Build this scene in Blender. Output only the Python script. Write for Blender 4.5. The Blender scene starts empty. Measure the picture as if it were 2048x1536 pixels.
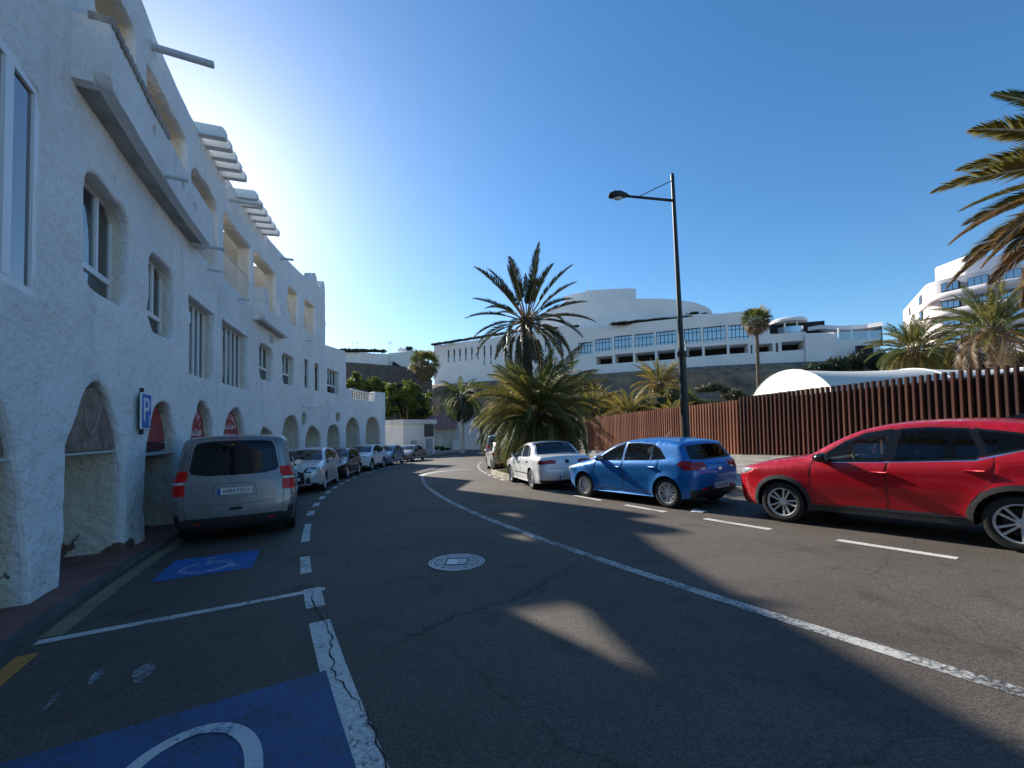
import bpy, bmesh, math, random
import numpy as np
from mathutils import Vector, Matrix, noise, Quaternion
from mathutils.geometry import delaunay_2d_cdt
R_ = math.radians
random.seed(7)
scene = bpy.context.scene
COL = scene.collection
# ---------------------------------------------------------------- camera
CAM_H, FOC, PITCH, ROLL, PPY = 1.62, 860.0, .034, -.018, 833.0
cam = bpy.data.cameras.new('camera')
cam_o = bpy.data.objects.new('camera', cam); COL.objects.link(cam_o)
cam.sensor_width = 36.0; cam.lens = 36.0 * FOC / 2048.0
cam.shift_y = (PPY - 768.0) / 2048.0
cam.clip_start = .05; cam.clip_end = 6000
CAM_M = Matrix.Rotation(math.pi / 2 + PITCH, 4, 'X') @ Matrix.Rotation(ROLL, 4, 'Z')
cam_o.matrix_world = Matrix.Translation((0, 0, CAM_H)) @ CAM_M
scene.camera = cam_o
# ---------------------------------------------------------------- sky, sun, exposure
SUN_AZ, SUN_EL = 39.0, 26.2          # degrees left of straight ahead, above the horizon
sun_dir = Vector((-math.sin(R_(SUN_AZ)) * math.cos(R_(SUN_EL)), math.cos(R_(SUN_AZ)) * math.cos(R_(SUN_EL)), math.sin(R_(SUN_EL))))
world = bpy.data.worlds.new('World'); scene.world = world; world.use_nodes = True
nt = world.node_tree
sky = nt.nodes.new('ShaderNodeTexSky'); sky.sky_type = 'NISHITA'; sky.sun_disc = False
sky.sun_elevation = R_(SUN_EL); sky.sun_rotation = R_(-SUN_AZ)
sky.air_density = 1.0; sky.dust_density = .36; sky.ozone_density = 3.6; sky.altitude = 50
bg = nt.nodes['Background']; bg.inputs['Strength'].default_value = .115
hs_n = nt.nodes.new('ShaderNodeHueSaturation'); hs_n.inputs['Saturation'].default_value = 1.2; hs_n.inputs['Hue'].default_value = .4975
nt.links.new(sky.outputs[0], hs_n.inputs['Color']); nt.links.new(hs_n.outputs[0], bg.inputs['Color'])
sun = bpy.data.lights.new('sun', 'SUN'); sun.energy = 5.0; sun.angle = R_(.55); sun.color = (1.0, .93, .82)
sun_o = bpy.data.objects.new('sun', sun); COL.objects.link(sun_o)
sun_o.rotation_euler = sun_dir.to_track_quat('Z', 'Y').to_euler(); sun_o.location = (-20, 25, 30)
vs = scene.view_settings
vs.view_transform = 'Standard'; vs.look = 'None'; vs.gamma = 1.0; vs.use_curve_mapping = False; vs.exposure = .72
scene.cycles.max_bounces = 8; scene.cycles.transparent_max_bounces = 16
# ---------------------------------------------------------------- layout: the street is an arc about O, its ground gently tilted
OX, OY, RF = 45.0, 30.0, 56.3
def G(X, Y):
    g = -.016 * min(Y, 45.0)
    if Y > 52:
        t = min((Y - 52) / 33.0, 1.0); g += t * t * (3 - 2 * t) * 1.3
    return max(min(X, 16.0), -16.0) * .027 + g
def pol(R, ph, dz=0.0):
    p = R_(ph); X = OX - R * math.cos(p); Y = OY + R * math.sin(p)
    return Vector((X, Y, G(X, Y) + dz))
def ray(px, py):
    d = CAM_M.to_3x3() @ Vector(((px - 1024) / FOC, -(py - PPY) / FOC, -1.0)); return d / d.y
def at(px, py, Y):                      # the point seen at a pixel, Y metres ahead
    return Vector((0, 0, CAM_H)) + ray(px, py) * Y
# ---------------------------------------------------------------- materials
MATS = {}
def nn(t, kind, **kw):
    n = t.nodes.new(kind)
    for k, v in kw.items(): setattr(n, k, v)
    return n
def mat(name, col, rough=.6, metal=0.0, var=0.0, vscale=3.0, col2=None, bump=0.0, bscale=30.0, coat=0.0, spec=.5, detail=5.0, emit=0, stretch=None, rvar=0.0, space='Object'):
    if name in MATS: return MATS[name]
    m = bpy.data.materials.new(name); m.use_nodes = True; MATS[name] = m
    t = m.node_tree; b = t.nodes['Principled BSDF']
    b.inputs['Base Color'].default_value = (*col, 1); b.inputs['Roughness'].default_value = rough
    b.inputs['Metallic'].default_value = metal; b.inputs['Coat Weight'].default_value = coat
    b.inputs['Coat Roughness'].default_value = .03; b.inputs['Specular IOR Level'].default_value = spec
    if emit:
        b.inputs['Emission Color'].default_value = (*col, 1); b.inputs['Emission Strength'].default_value = emit
    if var or bump or col2:
        if space == 'World':
            src = nn(t, 'ShaderNodeNewGeometry').outputs['Position']
        else:
            src = nn(t, 'ShaderNodeTexCoord').outputs['Object']
        if stretch:
            mp = nn(t, 'ShaderNodeMapping'); mp.inputs['Scale'].default_value = stretch
            t.links.new(src, mp.inputs[0]); src = mp.outputs[0]
        if var or col2:
            n1 = nn(t, 'ShaderNodeTexNoise'); n1.inputs['Scale'].default_value = vscale; n1.inputs['Detail'].default_value = detail
            t.links.new(src, n1.inputs['Vector'])
            rmp = nn(t, 'ShaderNodeValToRGB')
            c2 = col2 if col2 else tuple(c * (1 - var) for c in col)
            c1 = col if col2 else tuple(min(1, c * (1 + var)) for c in col)
            rmp.color_ramp.elements[0].position = .32; rmp.color_ramp.elements[1].position = .68
            rmp.color_ramp.elements[0].color = (*c2, 1); rmp.color_ramp.elements[1].color = (*c1, 1)
            t.links.new(n1.outputs['Fac'], rmp.inputs[0]); t.links.new(rmp.outputs[0], b.inputs['Base Color'])
            if rvar:
                mr = nn(t, 'ShaderNodeMapRange'); mr.inputs[3].default_value = rough - rvar; mr.inputs[4].default_value = rough + rvar
                t.links.new(n1.outputs['Fac'], mr.inputs[0]); t.links.new(mr.outputs[0], b.inputs['Roughness'])
        if bump:
            n2 = nn(t, 'ShaderNodeTexNoise'); n2.inputs['Scale'].default_value = bscale; n2.inputs['Detail'].default_value = 6
            bp = nn(t, 'ShaderNodeBump'); bp.inputs['Strength'].default_value = bump; bp.inputs['Distance'].default_value = .02
            t.links.new(src, n2.inputs['Vector']); t.links.new(n2.outputs['Fac'], bp.inputs['Height']); t.links.new(bp.outputs[0], b.inputs['Normal'])
    return m
def glass_mat(name, tint, refl=.08, rough=.02):
    if name in MATS: return MATS[name]
    m = bpy.data.materials.new(name); m.use_nodes = True; MATS[name] = m
    t = m.node_tree; t.nodes.remove(t.nodes['Principled BSDF']); out = t.nodes['Material Output']
    tr = nn(t, 'ShaderNodeBsdfTransparent'); tr.inputs[0].default_value = (*tint, 1)
    gl = nn(t, 'ShaderNodeBsdfGlossy'); gl.inputs['Roughness'].default_value = rough; gl.inputs[0].default_value = (.95, .97, 1, 1)
    fr = nn(t, 'ShaderNodeFresnel'); fr.inputs['IOR'].default_value = 1.5
    ad = nn(t, 'ShaderNodeMath', operation='ADD'); ad.inputs[1].default_value = refl - .04; ad.use_clamp = True
    mx = nn(t, 'ShaderNodeMixShader')
    t.links.new(fr.outputs[0], ad.inputs[0]); t.links.new(ad.outputs[0], mx.inputs[0]); t.links.new(tr.outputs[0], mx.inputs[1]); t.links.new(gl.outputs[0], mx.inputs[2])
    t.links.new(mx.outputs[0], out.inputs[0])
    return m
def leaf_mat(name, col, col2, trans=.35, vscale=1.2):
    if name in MATS: return MATS[name]
    m = bpy.data.materials.new(name); m.use_nodes = True; MATS[name] = m
    t = m.node_tree; b = t.nodes['Principled BSDF']; out = t.nodes['Material Output']
    b.inputs['Roughness'].default_value = .5
    tc = nn(t, 'ShaderNodeNewGeometry'); n1 = nn(t, 'ShaderNodeTexNoise'); n1.inputs['Scale'].default_value = vscale; n1.inputs['Detail'].default_value = 4
    t.links.new(tc.outputs['Position'], n1.inputs['Vector'])
    r = nn(t, 'ShaderNodeValToRGB'); r.color_ramp.elements[0].position = .35; r.color_ramp.elements[1].position = .66
    r.color_ramp.elements[0].color = (*col, 1); r.color_ramp.elements[1].color = (*col2, 1)
    t.links.new(n1.outputs['Fac'], r.inputs[0]); t.links.new(r.outputs[0], b.inputs['Base Color'])
    tl = nn(t, 'ShaderNodeBsdfTranslucent'); t.links.new(r.outputs[0], tl.inputs[0])
    mx = nn(t, 'ShaderNodeMixShader'); mx.inputs[0].default_value = trans
    t.links.new(b.outputs[0], mx.inputs[1]); t.links.new(tl.outputs[0], mx.inputs[2]); t.links.new(mx.outputs[0], out.inputs[0])
    return m
# ---------------------------------------------------------------- objects and meshes
def tag(o, label=None, cat=None, group=None, kind=None):
    if label: o['label'] = label
    if cat: o['category'] = cat
    if group: o['group'] = group
    if kind: o['kind'] = kind
    return o
def thing(name, loc, label, cat, group=None, rz=0.0):
    o = bpy.data.objects.new(name, None); COL.objects.link(o); o.location = loc; o.rotation_euler = (0, 0, rz)
    o.empty_display_size = .2
    return tag(o, label, cat, group)
def link(name, me, parent=None, m=None, loc=None):
    o = bpy.data.objects.new(name, me); COL.objects.link(o)
    if m is not None and len(me.materials) == 0: me.materials.append(m)
    if parent is not None:
        o.parent = parent
    if loc is not None: o.location = loc
    return o
class MB:
    def __init__(s): s.v = []; s.f = []
    def add(s, vs, fs):
        k = len(s.v); s.v += [tuple(p) for p in vs]; s.f += [tuple(i + k for i in f) for f in fs]; return s
    def box(s, c, d, M=None, bev=0.0):
        x, y, z = d[0] / 2, d[1] / 2, d[2] / 2
        if bev:
            b = min(bev, x * .9, y * .9, z * .9); P = []
            for sx in (-1, 1):
                for sy in (-1, 1):
                    for sz in (-1, 1):
                        P += [Vector((sx * x, sy * (y - b), sz * (z - b))), Vector((sx * (x - b), sy * y, sz * (z - b))), Vector((sx * (x - b), sy * (y - b), sz * z))]
            P = [p + Vector(c) for p in P]
            if M is not None: P = [M @ p for p in P]
            I = lambda a, bb, cc, k: ((a * 2 + bb) * 2 + cc) * 3 + k
            F = []
            for a in (0, 1):
                q = [I(a, 0, 0, 0), I(a, 1, 0, 0), I(a, 1, 1, 0), I(a, 0, 1, 0)]; F.append(q if a else q[::-1])
                q = [I(0, a, 0, 1), I(0, a, 1, 1), I(1, a, 1, 1), I(1, a, 0, 1)]; F.append(q if a else q[::-1])
                q = [I(0, 0, a, 2), I(1, 0, a, 2), I(1, 1, a, 2), I(0, 1, a, 2)]; F.append(q if a else q[::-1])
            for a in (0, 1):
                for bb in (0, 1):
                    F.append([I(a, bb, 0, 0), I(a, bb, 1, 0), I(a, bb, 1, 1), I(a, bb, 0, 1)] if (a ^ bb) == 0 else [I(a, bb, 0, 1), I(a, bb, 1, 1), I(a, bb, 1, 0), I(a, bb, 0, 0)])
                    F.append([I(a, 0, bb, 2), I(a, 0, bb, 0), I(a, 1, bb, 0), I(a, 1, bb, 2)] if (a ^ bb) == 0 else [I(a, 1, bb, 2), I(a, 1, bb, 0), I(a, 0, bb, 0), I(a, 0, bb, 2)])
                    F.append([I(0, a, bb, 1), I(0, a, bb, 2), I(1, a, bb, 2), I(1, a, bb, 1)] if (a ^ bb) == 0 else [I(1, a, bb, 1), I(1, a, bb, 2), I(0, a, bb, 2), I(0, a, bb, 1)])
                    for cc in (0, 1):
                        q = [I(a, bb, cc, 0), I(a, bb, cc, 1), I(a, bb, cc, 2)]; F.append(q)
            return s.add(P, F)
        P = [Vector((c[0] + sx * x, c[1] + sy * y, c[2] + sz * z)) for sx in (-1, 1) for sy in (-1, 1) for sz in (-1, 1)]
        if M is not None: P = [M @ p for p in P]
        return s.add(P, [(0, 1, 3, 2), (4, 6, 7, 5), (0, 4, 5, 1), (2, 3, 7, 6), (0, 2, 6, 4), (1, 5, 7, 3)])
    def tube(s, pts, r, n=8, cap=True):
        pts = [Vector(p) for p in pts]; rr = r if isinstance(r, (list, tuple)) else [r] * len(pts); V = []
        for i, p in enumerate(pts):
            d = (pts[min(i + 1, len(pts) - 1)] - pts[max(i - 1, 0)]).normalized()
            a = d.cross(Vector((0, 0, 1)) if abs(d.z) < .95 else Vector((1, 0, 0))).normalized(); b = d.cross(a)
            V += [p + (a * math.cos(2 * math.pi * k / n) + b * math.sin(2 * math.pi * k / n)) * rr[i] for k in range(n)]
        F = [(i * n + k, i * n + (k + 1) % n, (i + 1) * n + (k + 1) % n, (i + 1) * n + k) for i in range(len(pts) - 1) for k in range(n)]
        if cap: F += [tuple(range(n - 1, -1, -1)), tuple((len(pts) - 1) * n + k for k in range(n))]
        return s.add(V, F)
    def lathe(s, prof, n=24, M=None):       # prof: (radius, height) about z
        V = [Vector((r * math.cos(2 * math.pi * k / n), r * math.sin(2 * math.pi * k / n), z)) for r, z in prof for k in range(n)]
        if M is not None: V = [M @ p for p in V]
        F = [(i * n + k, i * n + (k + 1) % n, (i + 1) * n + (k + 1) % n, (i + 1) * n + k) for i in range(len(prof) - 1) for k in range(n)]
        return s.add(V, F)
    def prism(s, poly, h0, h1, M=None):     # polygon in xy, extruded in z
        n = len(poly); V = [Vector((p[0], p[1], h)) for h in (h0, h1) for p in poly]
        if M is not None: V = [M @ p for p in V]
        return s.add(V, [tuple(range(n - 1, -1, -1)), tuple(range(n, 2 * n))] + [(i, (i + 1) % n, n + (i + 1) % n, n + i) for i in range(n)])
    def mesh(s, name, m=None, smooth=False, ang=None):
        me = bpy.data.meshes.new(name); me.from_pydata([tuple(p) for p in s.v], [], s.f)
        if m is not None: me.materials.append(m)
        if smooth:
            me.shade_smooth()
            if ang: me.set_sharp_from_angle(angle=R_(ang))
        me.update(); return me
    def build(s, name, m, parent=None, smooth=False, ang=None, loc=None):
        return link(name, s.mesh(name, m, smooth, ang), parent, None, loc)
def inpoly(P, poly):
    P = np.asarray(P, float); q = np.asarray(poly, float); x, y = P[:, 0], P[:, 1]; r = np.zeros(len(P), bool)
    j = len(q) - 1
    for i in range(len(q)):
        if q[i, 1] != q[j, 1]:
            c = ((q[i, 1] > y) != (q[j, 1] > y)) & (x < (q[j, 0] - q[i, 0]) * (y - q[i, 1]) / (q[j, 1] - q[i, 1]) + q[i, 0]); r ^= c
        j = i
    return r
def dens(poly, step, closed=True):
    out = []; n = len(poly)
    for i in range(n if closed else n - 1):
        a, b = poly[i], poly[(i + 1) % n]; L = math.hypot(b[0] - a[0], b[1] - a[1]); k = max(1, int(L / step))
        out += [(a[0] + (b[0] - a[0]) * t / k, a[1] + (b[1] - a[1]) * t / k) for t in range(k)]
    if not closed: out.append(tuple(poly[-1]))
    return out
def area(poly): return .5 * sum(poly[i][0] * poly[(i + 1) % len(poly)][1] - poly[(i + 1) % len(poly)][0] * poly[i][1] for i in range(len(poly)))
def offset(poly, d):                     # outward for d > 0
    s = 1 if area(poly) > 0 else -1; n = len(poly); out = []
    for i in range(n):
        a, b, c = poly[i - 1], poly[i], poly[(i + 1) % n]
        e1 = Vector((b[0] - a[0], b[1] - a[1])); e2 = Vector((c[0] - b[0], c[1] - b[1]))
        if e1.length < 1e-9 or e2.length < 1e-9: out.append(tuple(b)); continue
        e1.normalize(); e2.normalize(); n1 = Vector((e1.y, -e1.x)) * s; n2 = Vector((e2.y, -e2.x)) * s
        m = n1 + n2
        if m.length < 1e-6: m = n1
        m.normalize(); k = min(1 / max(m.dot(n1), .35), 2.2); out.append((b[0] + m.x * d * k, b[1] + m.y * d * k))
    return out
def crom(pts, k=6):
    P = [Vector(p) for p in pts]; P = [P[0] * 2 - P[1]] + P + [P[-1] * 2 - P[-2]]; out = []
    for i in range(1, len(P) - 2):
        p0, p1, p2, p3 = P[i - 1:i + 3]
        t1 = max((p1 - p0).length, 1e-6) ** .5; t2 = t1 + max((p2 - p1).length, 1e-6) ** .5; t3 = t2 + max((p3 - p2).length, 1e-6) ** .5
        for j in range(k):
            t = t1 + (t2 - t1) * j / k
            a1 = p0 * ((t1 - t) / t1) + p1 * (t / t1); a2 = p1 * ((t2 - t) / (t2 - t1)) + p2 * ((t - t1) / (t2 - t1)); a3 = p2 * ((t3 - t) / (t3 - t2)) + p3 * ((t - t2) / (t3 - t2))
            b1 = a1 * ((t2 - t) / t2) + a2 * (t / t2); b2 = a2 * ((t3 - t) / (t3 - t1)) + a3 * ((t - t1) / (t3 - t1))
            out.append(b1 * ((t2 - t) / (t2 - t1)) + b2 * ((t - t1) / (t2 - t1)))
    out.append(P[-2]); return out
def cdt(polys, pts, chains=()):
    V = []; E = []
    for poly in polys:
        k = len(V); n = len(poly); V += [Vector(p) for p in poly]; E += [(k + i, k + (i + 1) % n) for i in range(n)]
    for ch in chains:
        k = len(V); V += [Vector(p) for p in ch]; E += [(k + i, k + i + 1) for i in range(len(ch) - 1)]
    V += [Vector(p) for p in pts]
    r = delaunay_2d_cdt(V, E, [], 0, 1e-5, False)
    return np.array([(p.x, p.y) for p in r[0]]), [tuple(f) for f in r[2]]
def text_mesh(body, size, extrude=.002, align='CENTER'):
    cu = bpy.data.curves.new('lettering', 'FONT'); cu.body = body; cu.size = size; cu.extrude = extrude; cu.align_x = align; cu.align_y = 'CENTER'; cu.resolution_u = 3
    o = bpy.data.objects.new('lettering', cu); COL.objects.link(o); bpy.context.view_layer.update()
    me = bpy.data.meshes.new_from_object(o.evaluated_get(bpy.context.evaluated_depsgraph_get()))
    bpy.data.objects.remove(o); bpy.data.curves.remove(cu); me.name = 'lettering'; me.materials.clear(); return me
def frame_at(p, xdir, up=Vector((0, 0, 1))):
    x = Vector(xdir).normalized(); y = up.cross(x).normalized(); z = x.cross(y); M = Matrix((x, y, z)).transposed().to_4x4(); M.translation = p; return M
# ---------------------------------------------------------------- ground, road, pavement
def asphalt_mat():
    m = bpy.data.materials.new('asphalt'); m.use_nodes = True; MATS['asphalt'] = m
    t = m.node_tree; b = t.nodes['Principled BSDF']; g = nn(t, 'ShaderNodeNewGeometry').outputs['Position']
    def noi(sc, det=4, rough=.6):
        n = nn(t, 'ShaderNodeTexNoise'); n.inputs['Scale'].default_value = sc; n.inputs['Detail'].default_value = det; n.inputs['Roughness'].default_value = rough
        t.links.new(g, n.inputs['Vector']); return n.outputs['Fac']
    big = nn(t, 'ShaderNodeValToRGB'); e = big.color_ramp.elements
    e[0].position = .3; e[0].color = (.074, .062, .052, 1); e[1].position = .7; e[1].color = (.120, .103, .087, 1)
    t.links.new(noi(.45, 6), big.inputs[0])
    vor = nn(t, 'ShaderNodeTexVoronoi'); vor.inputs['Scale'].default_value = 95; t.links.new(g, vor.inputs['Vector'])
    st = nn(t, 'ShaderNodeValToRGB'); e = st.color_ramp.elements; e[0].position = 0; e[0].color = (.66, .66, .66, 1); e[1].position = 1; e[1].color = (1.45, 1.42, 1.36, 1)
    sep = nn(t, 'ShaderNodeSeparateColor'); t.links.new(vor.outputs['Color'], sep.inputs[0]); t.links.new(sep.outputs[0], st.inputs[0])
    mul = nn(t, 'ShaderNodeMix', data_type='RGBA', blend_type='MULTIPLY'); mul.inputs[0].default_value = 1
    t.links.new(big.outputs[0], mul.inputs[6]); t.links.new(st.outputs[0], mul.inputs[7])
    spot = nn(t, 'ShaderNodeValToRGB'); e = spot.color_ramp.elements; e[0].position = .56; e[0].color = (1, 1, 1, 1); e[1].position = .74; e[1].color = (.55, .55, .56, 1)
    t.links.new(noi(1.7, 5), spot.inputs[0])
    mu2 = nn(t, 'ShaderNodeMix', data_type='RGBA', blend_type='MULTIPLY'); mu2.inputs[0].default_value = 1
    t.links.new(mul.outputs[2], mu2.inputs[6]); t.links.new(spot.outputs[0], mu2.inputs[7])
    # wheel tracks: the lanes are polished paler along the street's arc, the bays stay dark
    dn = nn(t, 'ShaderNodeVectorMath', operation='DISTANCE'); dn.inputs[1].default_value = (OX, OY, 0)
    fl = nn(t, 'ShaderNodeVectorMath', operation='MULTIPLY'); fl.inputs[1].default_value = (1, 1, 0); t.links.new(g, fl.inputs[0]); t.links.new(fl.outputs[0], dn.inputs[0])
    wob = nn(t, 'ShaderNodeMath', operation='MULTIPLY_ADD'); wob.inputs[1].default_value = .5; t.links.new(noi(.8, 3), wob.inputs[0]); t.links.new(dn.outputs['Value'], wob.inputs[2])
    mr = nn(t, 'ShaderNodeMapRange'); mr.inputs[1].default_value = 43.25; mr.inputs[2].default_value = 57.25; t.links.new(wob.outputs[0], mr.inputs[0])
    tr = nn(t, 'ShaderNodeValToRGB'); e = tr.color_ramp.elements; e[0].position = 0; e[0].color = (1, 1, 1, 1); e[1].position = 1; e[1].color = (.76, .77, .78, 1)
    for p_, v_ in [(.27, 1.0), (.31, .93), (.36, 1.14), (.41, .98), (.45, 1.12), (.50, .93), (.57, 1.15), (.63, .99), (.69, 1.1), (.76, .86)]:
        q_ = e.new(p_); q_.color = (v_, v_, v_, 1)
    mut = nn(t, 'ShaderNodeMix', data_type='RGBA', blend_type='MULTIPLY'); mut.inputs[0].default_value = 1; t.links.new(mu2.outputs[2], mut.inputs[6]); t.links.new(tr.outputs[0], mut.inputs[7]); mu2 = mut
    # hairline cracks
    wr = nn(t, 'ShaderNodeTexNoise'); wr.inputs['Scale'].default_value = 1.3; wr.inputs['Detail'].default_value = 5; t.links.new(g, wr.inputs['Vector'])
    ad = nn(t, 'ShaderNodeMix', data_type='VECTOR'); ad.inputs[0].default_value = .35; t.links.new(g, ad.inputs[4]); t.links.new(wr.outputs['Color'], ad.inputs[5])
    vc = nn(t, 'ShaderNodeTexVoronoi', feature='DISTANCE_TO_EDGE'); vc.inputs['Scale'].default_value = .42; t.links.new(ad.outputs[1], vc.inputs['Vector'])
    cr = nn(t, 'ShaderNodeValToRGB'); e = cr.color_ramp.elements; e[0].position = 0; e[0].color = (.35, .35, .35, 1); e[1].position = .004; e[1].color = (1, 1, 1, 1)
    t.links.new(vc.outputs['Distance'], cr.inputs[0])
    mu3 = nn(t, 'ShaderNodeMix', data_type='RGBA', blend_type='MULTIPLY'); mu3.inputs[0].default_value = .55
    t.links.new(mu2.outputs[2], mu3.inputs[6]); t.links.new(cr.outputs[0], mu3.inputs[7])
    t.links.new(mu3.outputs[2], b.inputs['Base Color'])
    b.inputs['Roughness'].default_value = .78; b.inputs['Specular IOR Level'].default_value = .35
    bp = nn(t, 'ShaderNodeBump'); bp.inputs['Strength'].default_value = .35; bp.inputs['Distance'].default_value = .005
    t.links.new(vor.outputs['Distance'], bp.inputs['Height']); t.links.new(bp.outputs[0], b.inputs['Normal'])
    return m
ASPH = asphalt_mat()
def paint_mat(name, col, wear=.5, under=(.06, .06, .06), craze=0.0):
    m = bpy.data.materials.new(name); m.use_nodes = True; MATS[name] = m
    t = m.node_tree; b = t.nodes['Principled BSDF']; g = nn(t, 'ShaderNodeNewGeometry').outputs['Position']
    n = nn(t, 'ShaderNodeTexNoise'); n.inputs['Scale'].default_value = 26; n.inputs['Detail'].default_value = 8; n.inputs['Roughness'].default_value = .75
    n3 = nn(t, 'ShaderNodeTexNoise'); n3.inputs['Scale'].default_value = 2.2; n3.inputs['Detail'].default_value = 3
    t.links.new(g, n.inputs['Vector']); t.links.new(g, n3.inputs['Vector'])
    mm = nn(t, 'ShaderNodeMath', operation='MULTIPLY_ADD'); mm.inputs[1].default_value = .55
    t.links.new(n3.outputs['Fac'], mm.inputs[0]); t.links.new(n.outputs['Fac'], mm.inputs[2])
    r = nn(t, 'ShaderNodeValToRGB'); e = r.color_ramp.elements
    e[0].position = .50 + wear * .22; e[1].position = e[0].position + .16
    e[0].color = (*under, 1); e[1].color = (*col, 1)
    t.links.new(mm.outputs[0], r.inputs[0])
    src = r.outputs[0]
    if craze:
        vc = nn(t, 'ShaderNodeTexVoronoi', feature='DISTANCE_TO_EDGE'); vc.inputs['Scale'].default_value = 17; t.links.new(g, vc.inputs['Vector'])
        cr = nn(t, 'ShaderNodeValToRGB'); e = cr.color_ramp.elements; e[0].position = .01; e[0].color = (.3, .3, .3, 1); e[1].position = .06; e[1].color = (1, 1, 1, 1)
        t.links.new(vc.outputs['Distance'], cr.inputs[0])
        mu = nn(t, 'ShaderNodeMix', data_type='RGBA', blend_type='MULTIPLY'); mu.inputs[0].default_value = craze
        t.links.new(src, mu.inputs[6]); t.links.new(cr.outputs[0], mu.inputs[7]); src = mu.outputs[2]
    t.links.new(src, b.inputs['Base Color']); b.inputs['Roughness'].default_value = .7
    return m
WHITE_P = paint_mat('white_road_paint', (.62, .61, .57), .35, craze=.6)
WORN_P = paint_mat('worn_road_paint', (.50, .49, .46), .75, craze=.7)
YELL_P = paint_mat('yellow_road_paint', (.56, .25, .035), .45)
YELF_P = paint_mat('faded_yellow_paint', (.23, .20, .12), .55)
BLUE_P = paint_mat('blue_road_paint', (.02, .135, .42), .5, under=(.02, .07, .19))
BLUE_W = paint_mat('worn_blue_road_paint', (.022, .082, .21), .6, under=(.03, .05, .085))
CONC = mat('concrete', (.36, .34, .30), .85, var=.22, vscale=2.5, bump=.3, bscale=40, space='World')
PAVE = mat('paving', (.30, .27, .235), .85, var=.25, vscale=1.1, bump=.2, bscale=60, space='World')
def ring(R0, R1, p0, p1, dz, step=1.0, nR=1, skirt=0.0, mb=None):
    mb = mb or MB(); n = max(1, int(abs(p1 - p0) / step)); V = []; F = []
    for i in range(n + 1):
        ph = p0 + (p1 - p0) * i / n
        for j in range(nR + 1): V.append(pol(R0 + (R1 - R0) * j / nR, ph, dz))
    for i in range(n):
        for j in range(nR): a = i * (nR + 1) + j; F.append((a, a + 1, a + nR + 2, a + nR + 1))
    mb.add(V, [f[::-1] for f in F])
    if skirt:
        def sk(loop):
            W = [v for v in loop] + [v - Vector((0, 0, skirt)) for v in loop]; k = len(loop)
            mb.add(W, [(i, i + 1, k + i + 1, k + i) for i in range(k - 1)])
        sk([V[i * (nR + 1)] for i in range(n + 1)]); sk([V[i * (nR + 1) + nR] for i in range(n + 1)][::-1]); sk(V[:nR + 1][::-1]); sk(V[-nR - 1:])
    return mb
def graded():
    xs = [-1500, -700, -300, -150, -100] + list(range(-80, 81, 4)) + [100, 150, 300, 700, 1500]
    ys = [-1500, -500, -150, -60] + list(range(-40, 121, 4)) + [150, 300, 700, 2500]
    mb = MB(); V = [(x, y, G(x, max(y, -40)) - .14) for y in ys for x in xs]; k = len(xs)
    mb.add(V, [(j * k + i, j * k + i + 1, (j + 1) * k + i + 1, (j + 1) * k + i) for j in range(len(ys) - 1) for i in range(k - 1)])
    return mb
tag(graded().build('ground', mat('dry_earth', (.20, .155, .115), .95, var=.3, vscale=.5, bump=.5, bscale=6, space='World'), smooth=True), kind='structure')
road = tag(ring(42.0, 60.0, -78, 66, 0, 1.0, 12).build('road', ASPH, smooth=True), kind='structure')
# pavement along the right, kerb stones of it, pavement under the arcade
pav = tag(ring(24.0, 43.55, -78, 9.5, .13, 1.0, 8, .2).build('pavement_right', PAVE), kind='structure')
KM = [mat('kerb_stone', (.40, .37, .32), .85, var=.25, vscale=3, bump=.3, bscale=50, space='World'), mat('kerb_stone_dark', (.30, .28, .25), .85, var=.25, vscale=3, bump=.3, bscale=50, space='World')]
for i in range(46):
    p0 = -45 + i * 1.2
    k = ring(43.56, 43.76, p0 + .012, p0 + 1.188, .138 + random.uniform(-.004, .004), .6, 1, .2)
    o = k.build('kerb_stone', KM[i % 2], pav)
TILE = mat('terracotta_tiles', (.24, .105, .085), .8, var=.3, vscale=1.6, bump=.3, bscale=25, space='World')
lp = tag(ring(55.98, 58.0, -60, 12, .045, 1.0, 4, .12).build('pavement_arcade', TILE), kind='structure')
ed = ring(55.86, 55.985, -60, 12, .05, 1.0, 1, .12).build('edging', mat('dark_edging', (.10, .095, .09), .9, var=.3, vscale=4, space='World'), lp)
# far pavement at the end of the street
fp = tag(ring(57.6, 75.0, 12.2, 50, .13, 1.0, 8, .2).build('pavement_far', mat('far_paving', (.42, .36, .28), .9, var=.2, vscale=.7, space='World')), kind='structure')
for i in range(26):
    p0 = 12.2 + i * 1.4
    ring(57.42, 57.59, p0 + .01, p0 + 1.39, .135, .7, 1, .2).build('kerb_stone', KM[i % 2], fp)
# ---- painted lines (each dash is a piece of the road)
def mark(name, mb, m): return mb.build(name, m, road)
mark('centre_line', ring(50.14, 50.275, -50, -10.5, .004, .5), WORN_P)
e = MB()
for k in range(14):                                   # the line turns off across the lane at its far end
    a0, a1 = k / 14, (k + 1) / 14
    def q(a, r): ph = -10.5 + 3.2 * math.sin(a * math.pi / 2); return pol(50.2 + r - 2.6 * (1 - math.cos(a * math.pi / 2)), ph + r * .6, .004)
    e.add([q(a0, -.08), q(a0, .2), q(a1, .2), q(a1, -.08)], [(0, 1, 2, 3)])
mark('centre_line', e, WHITE_P)
def dashes(R0, R1, spans, m, nm='dash'):
    for a, b in spans: mark(nm, ring(R0, R1, a, b, .004, .25), m)
dashes(53.44, 53.62, [(-46, -29.0), (-28.55, -27.85)], WHITE_P, 'bay_line')
dashes(53.5, 53.63, [(-27.1, -26.1), (-24.9, -22.9)], WHITE_P, 'bay_line')
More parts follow.
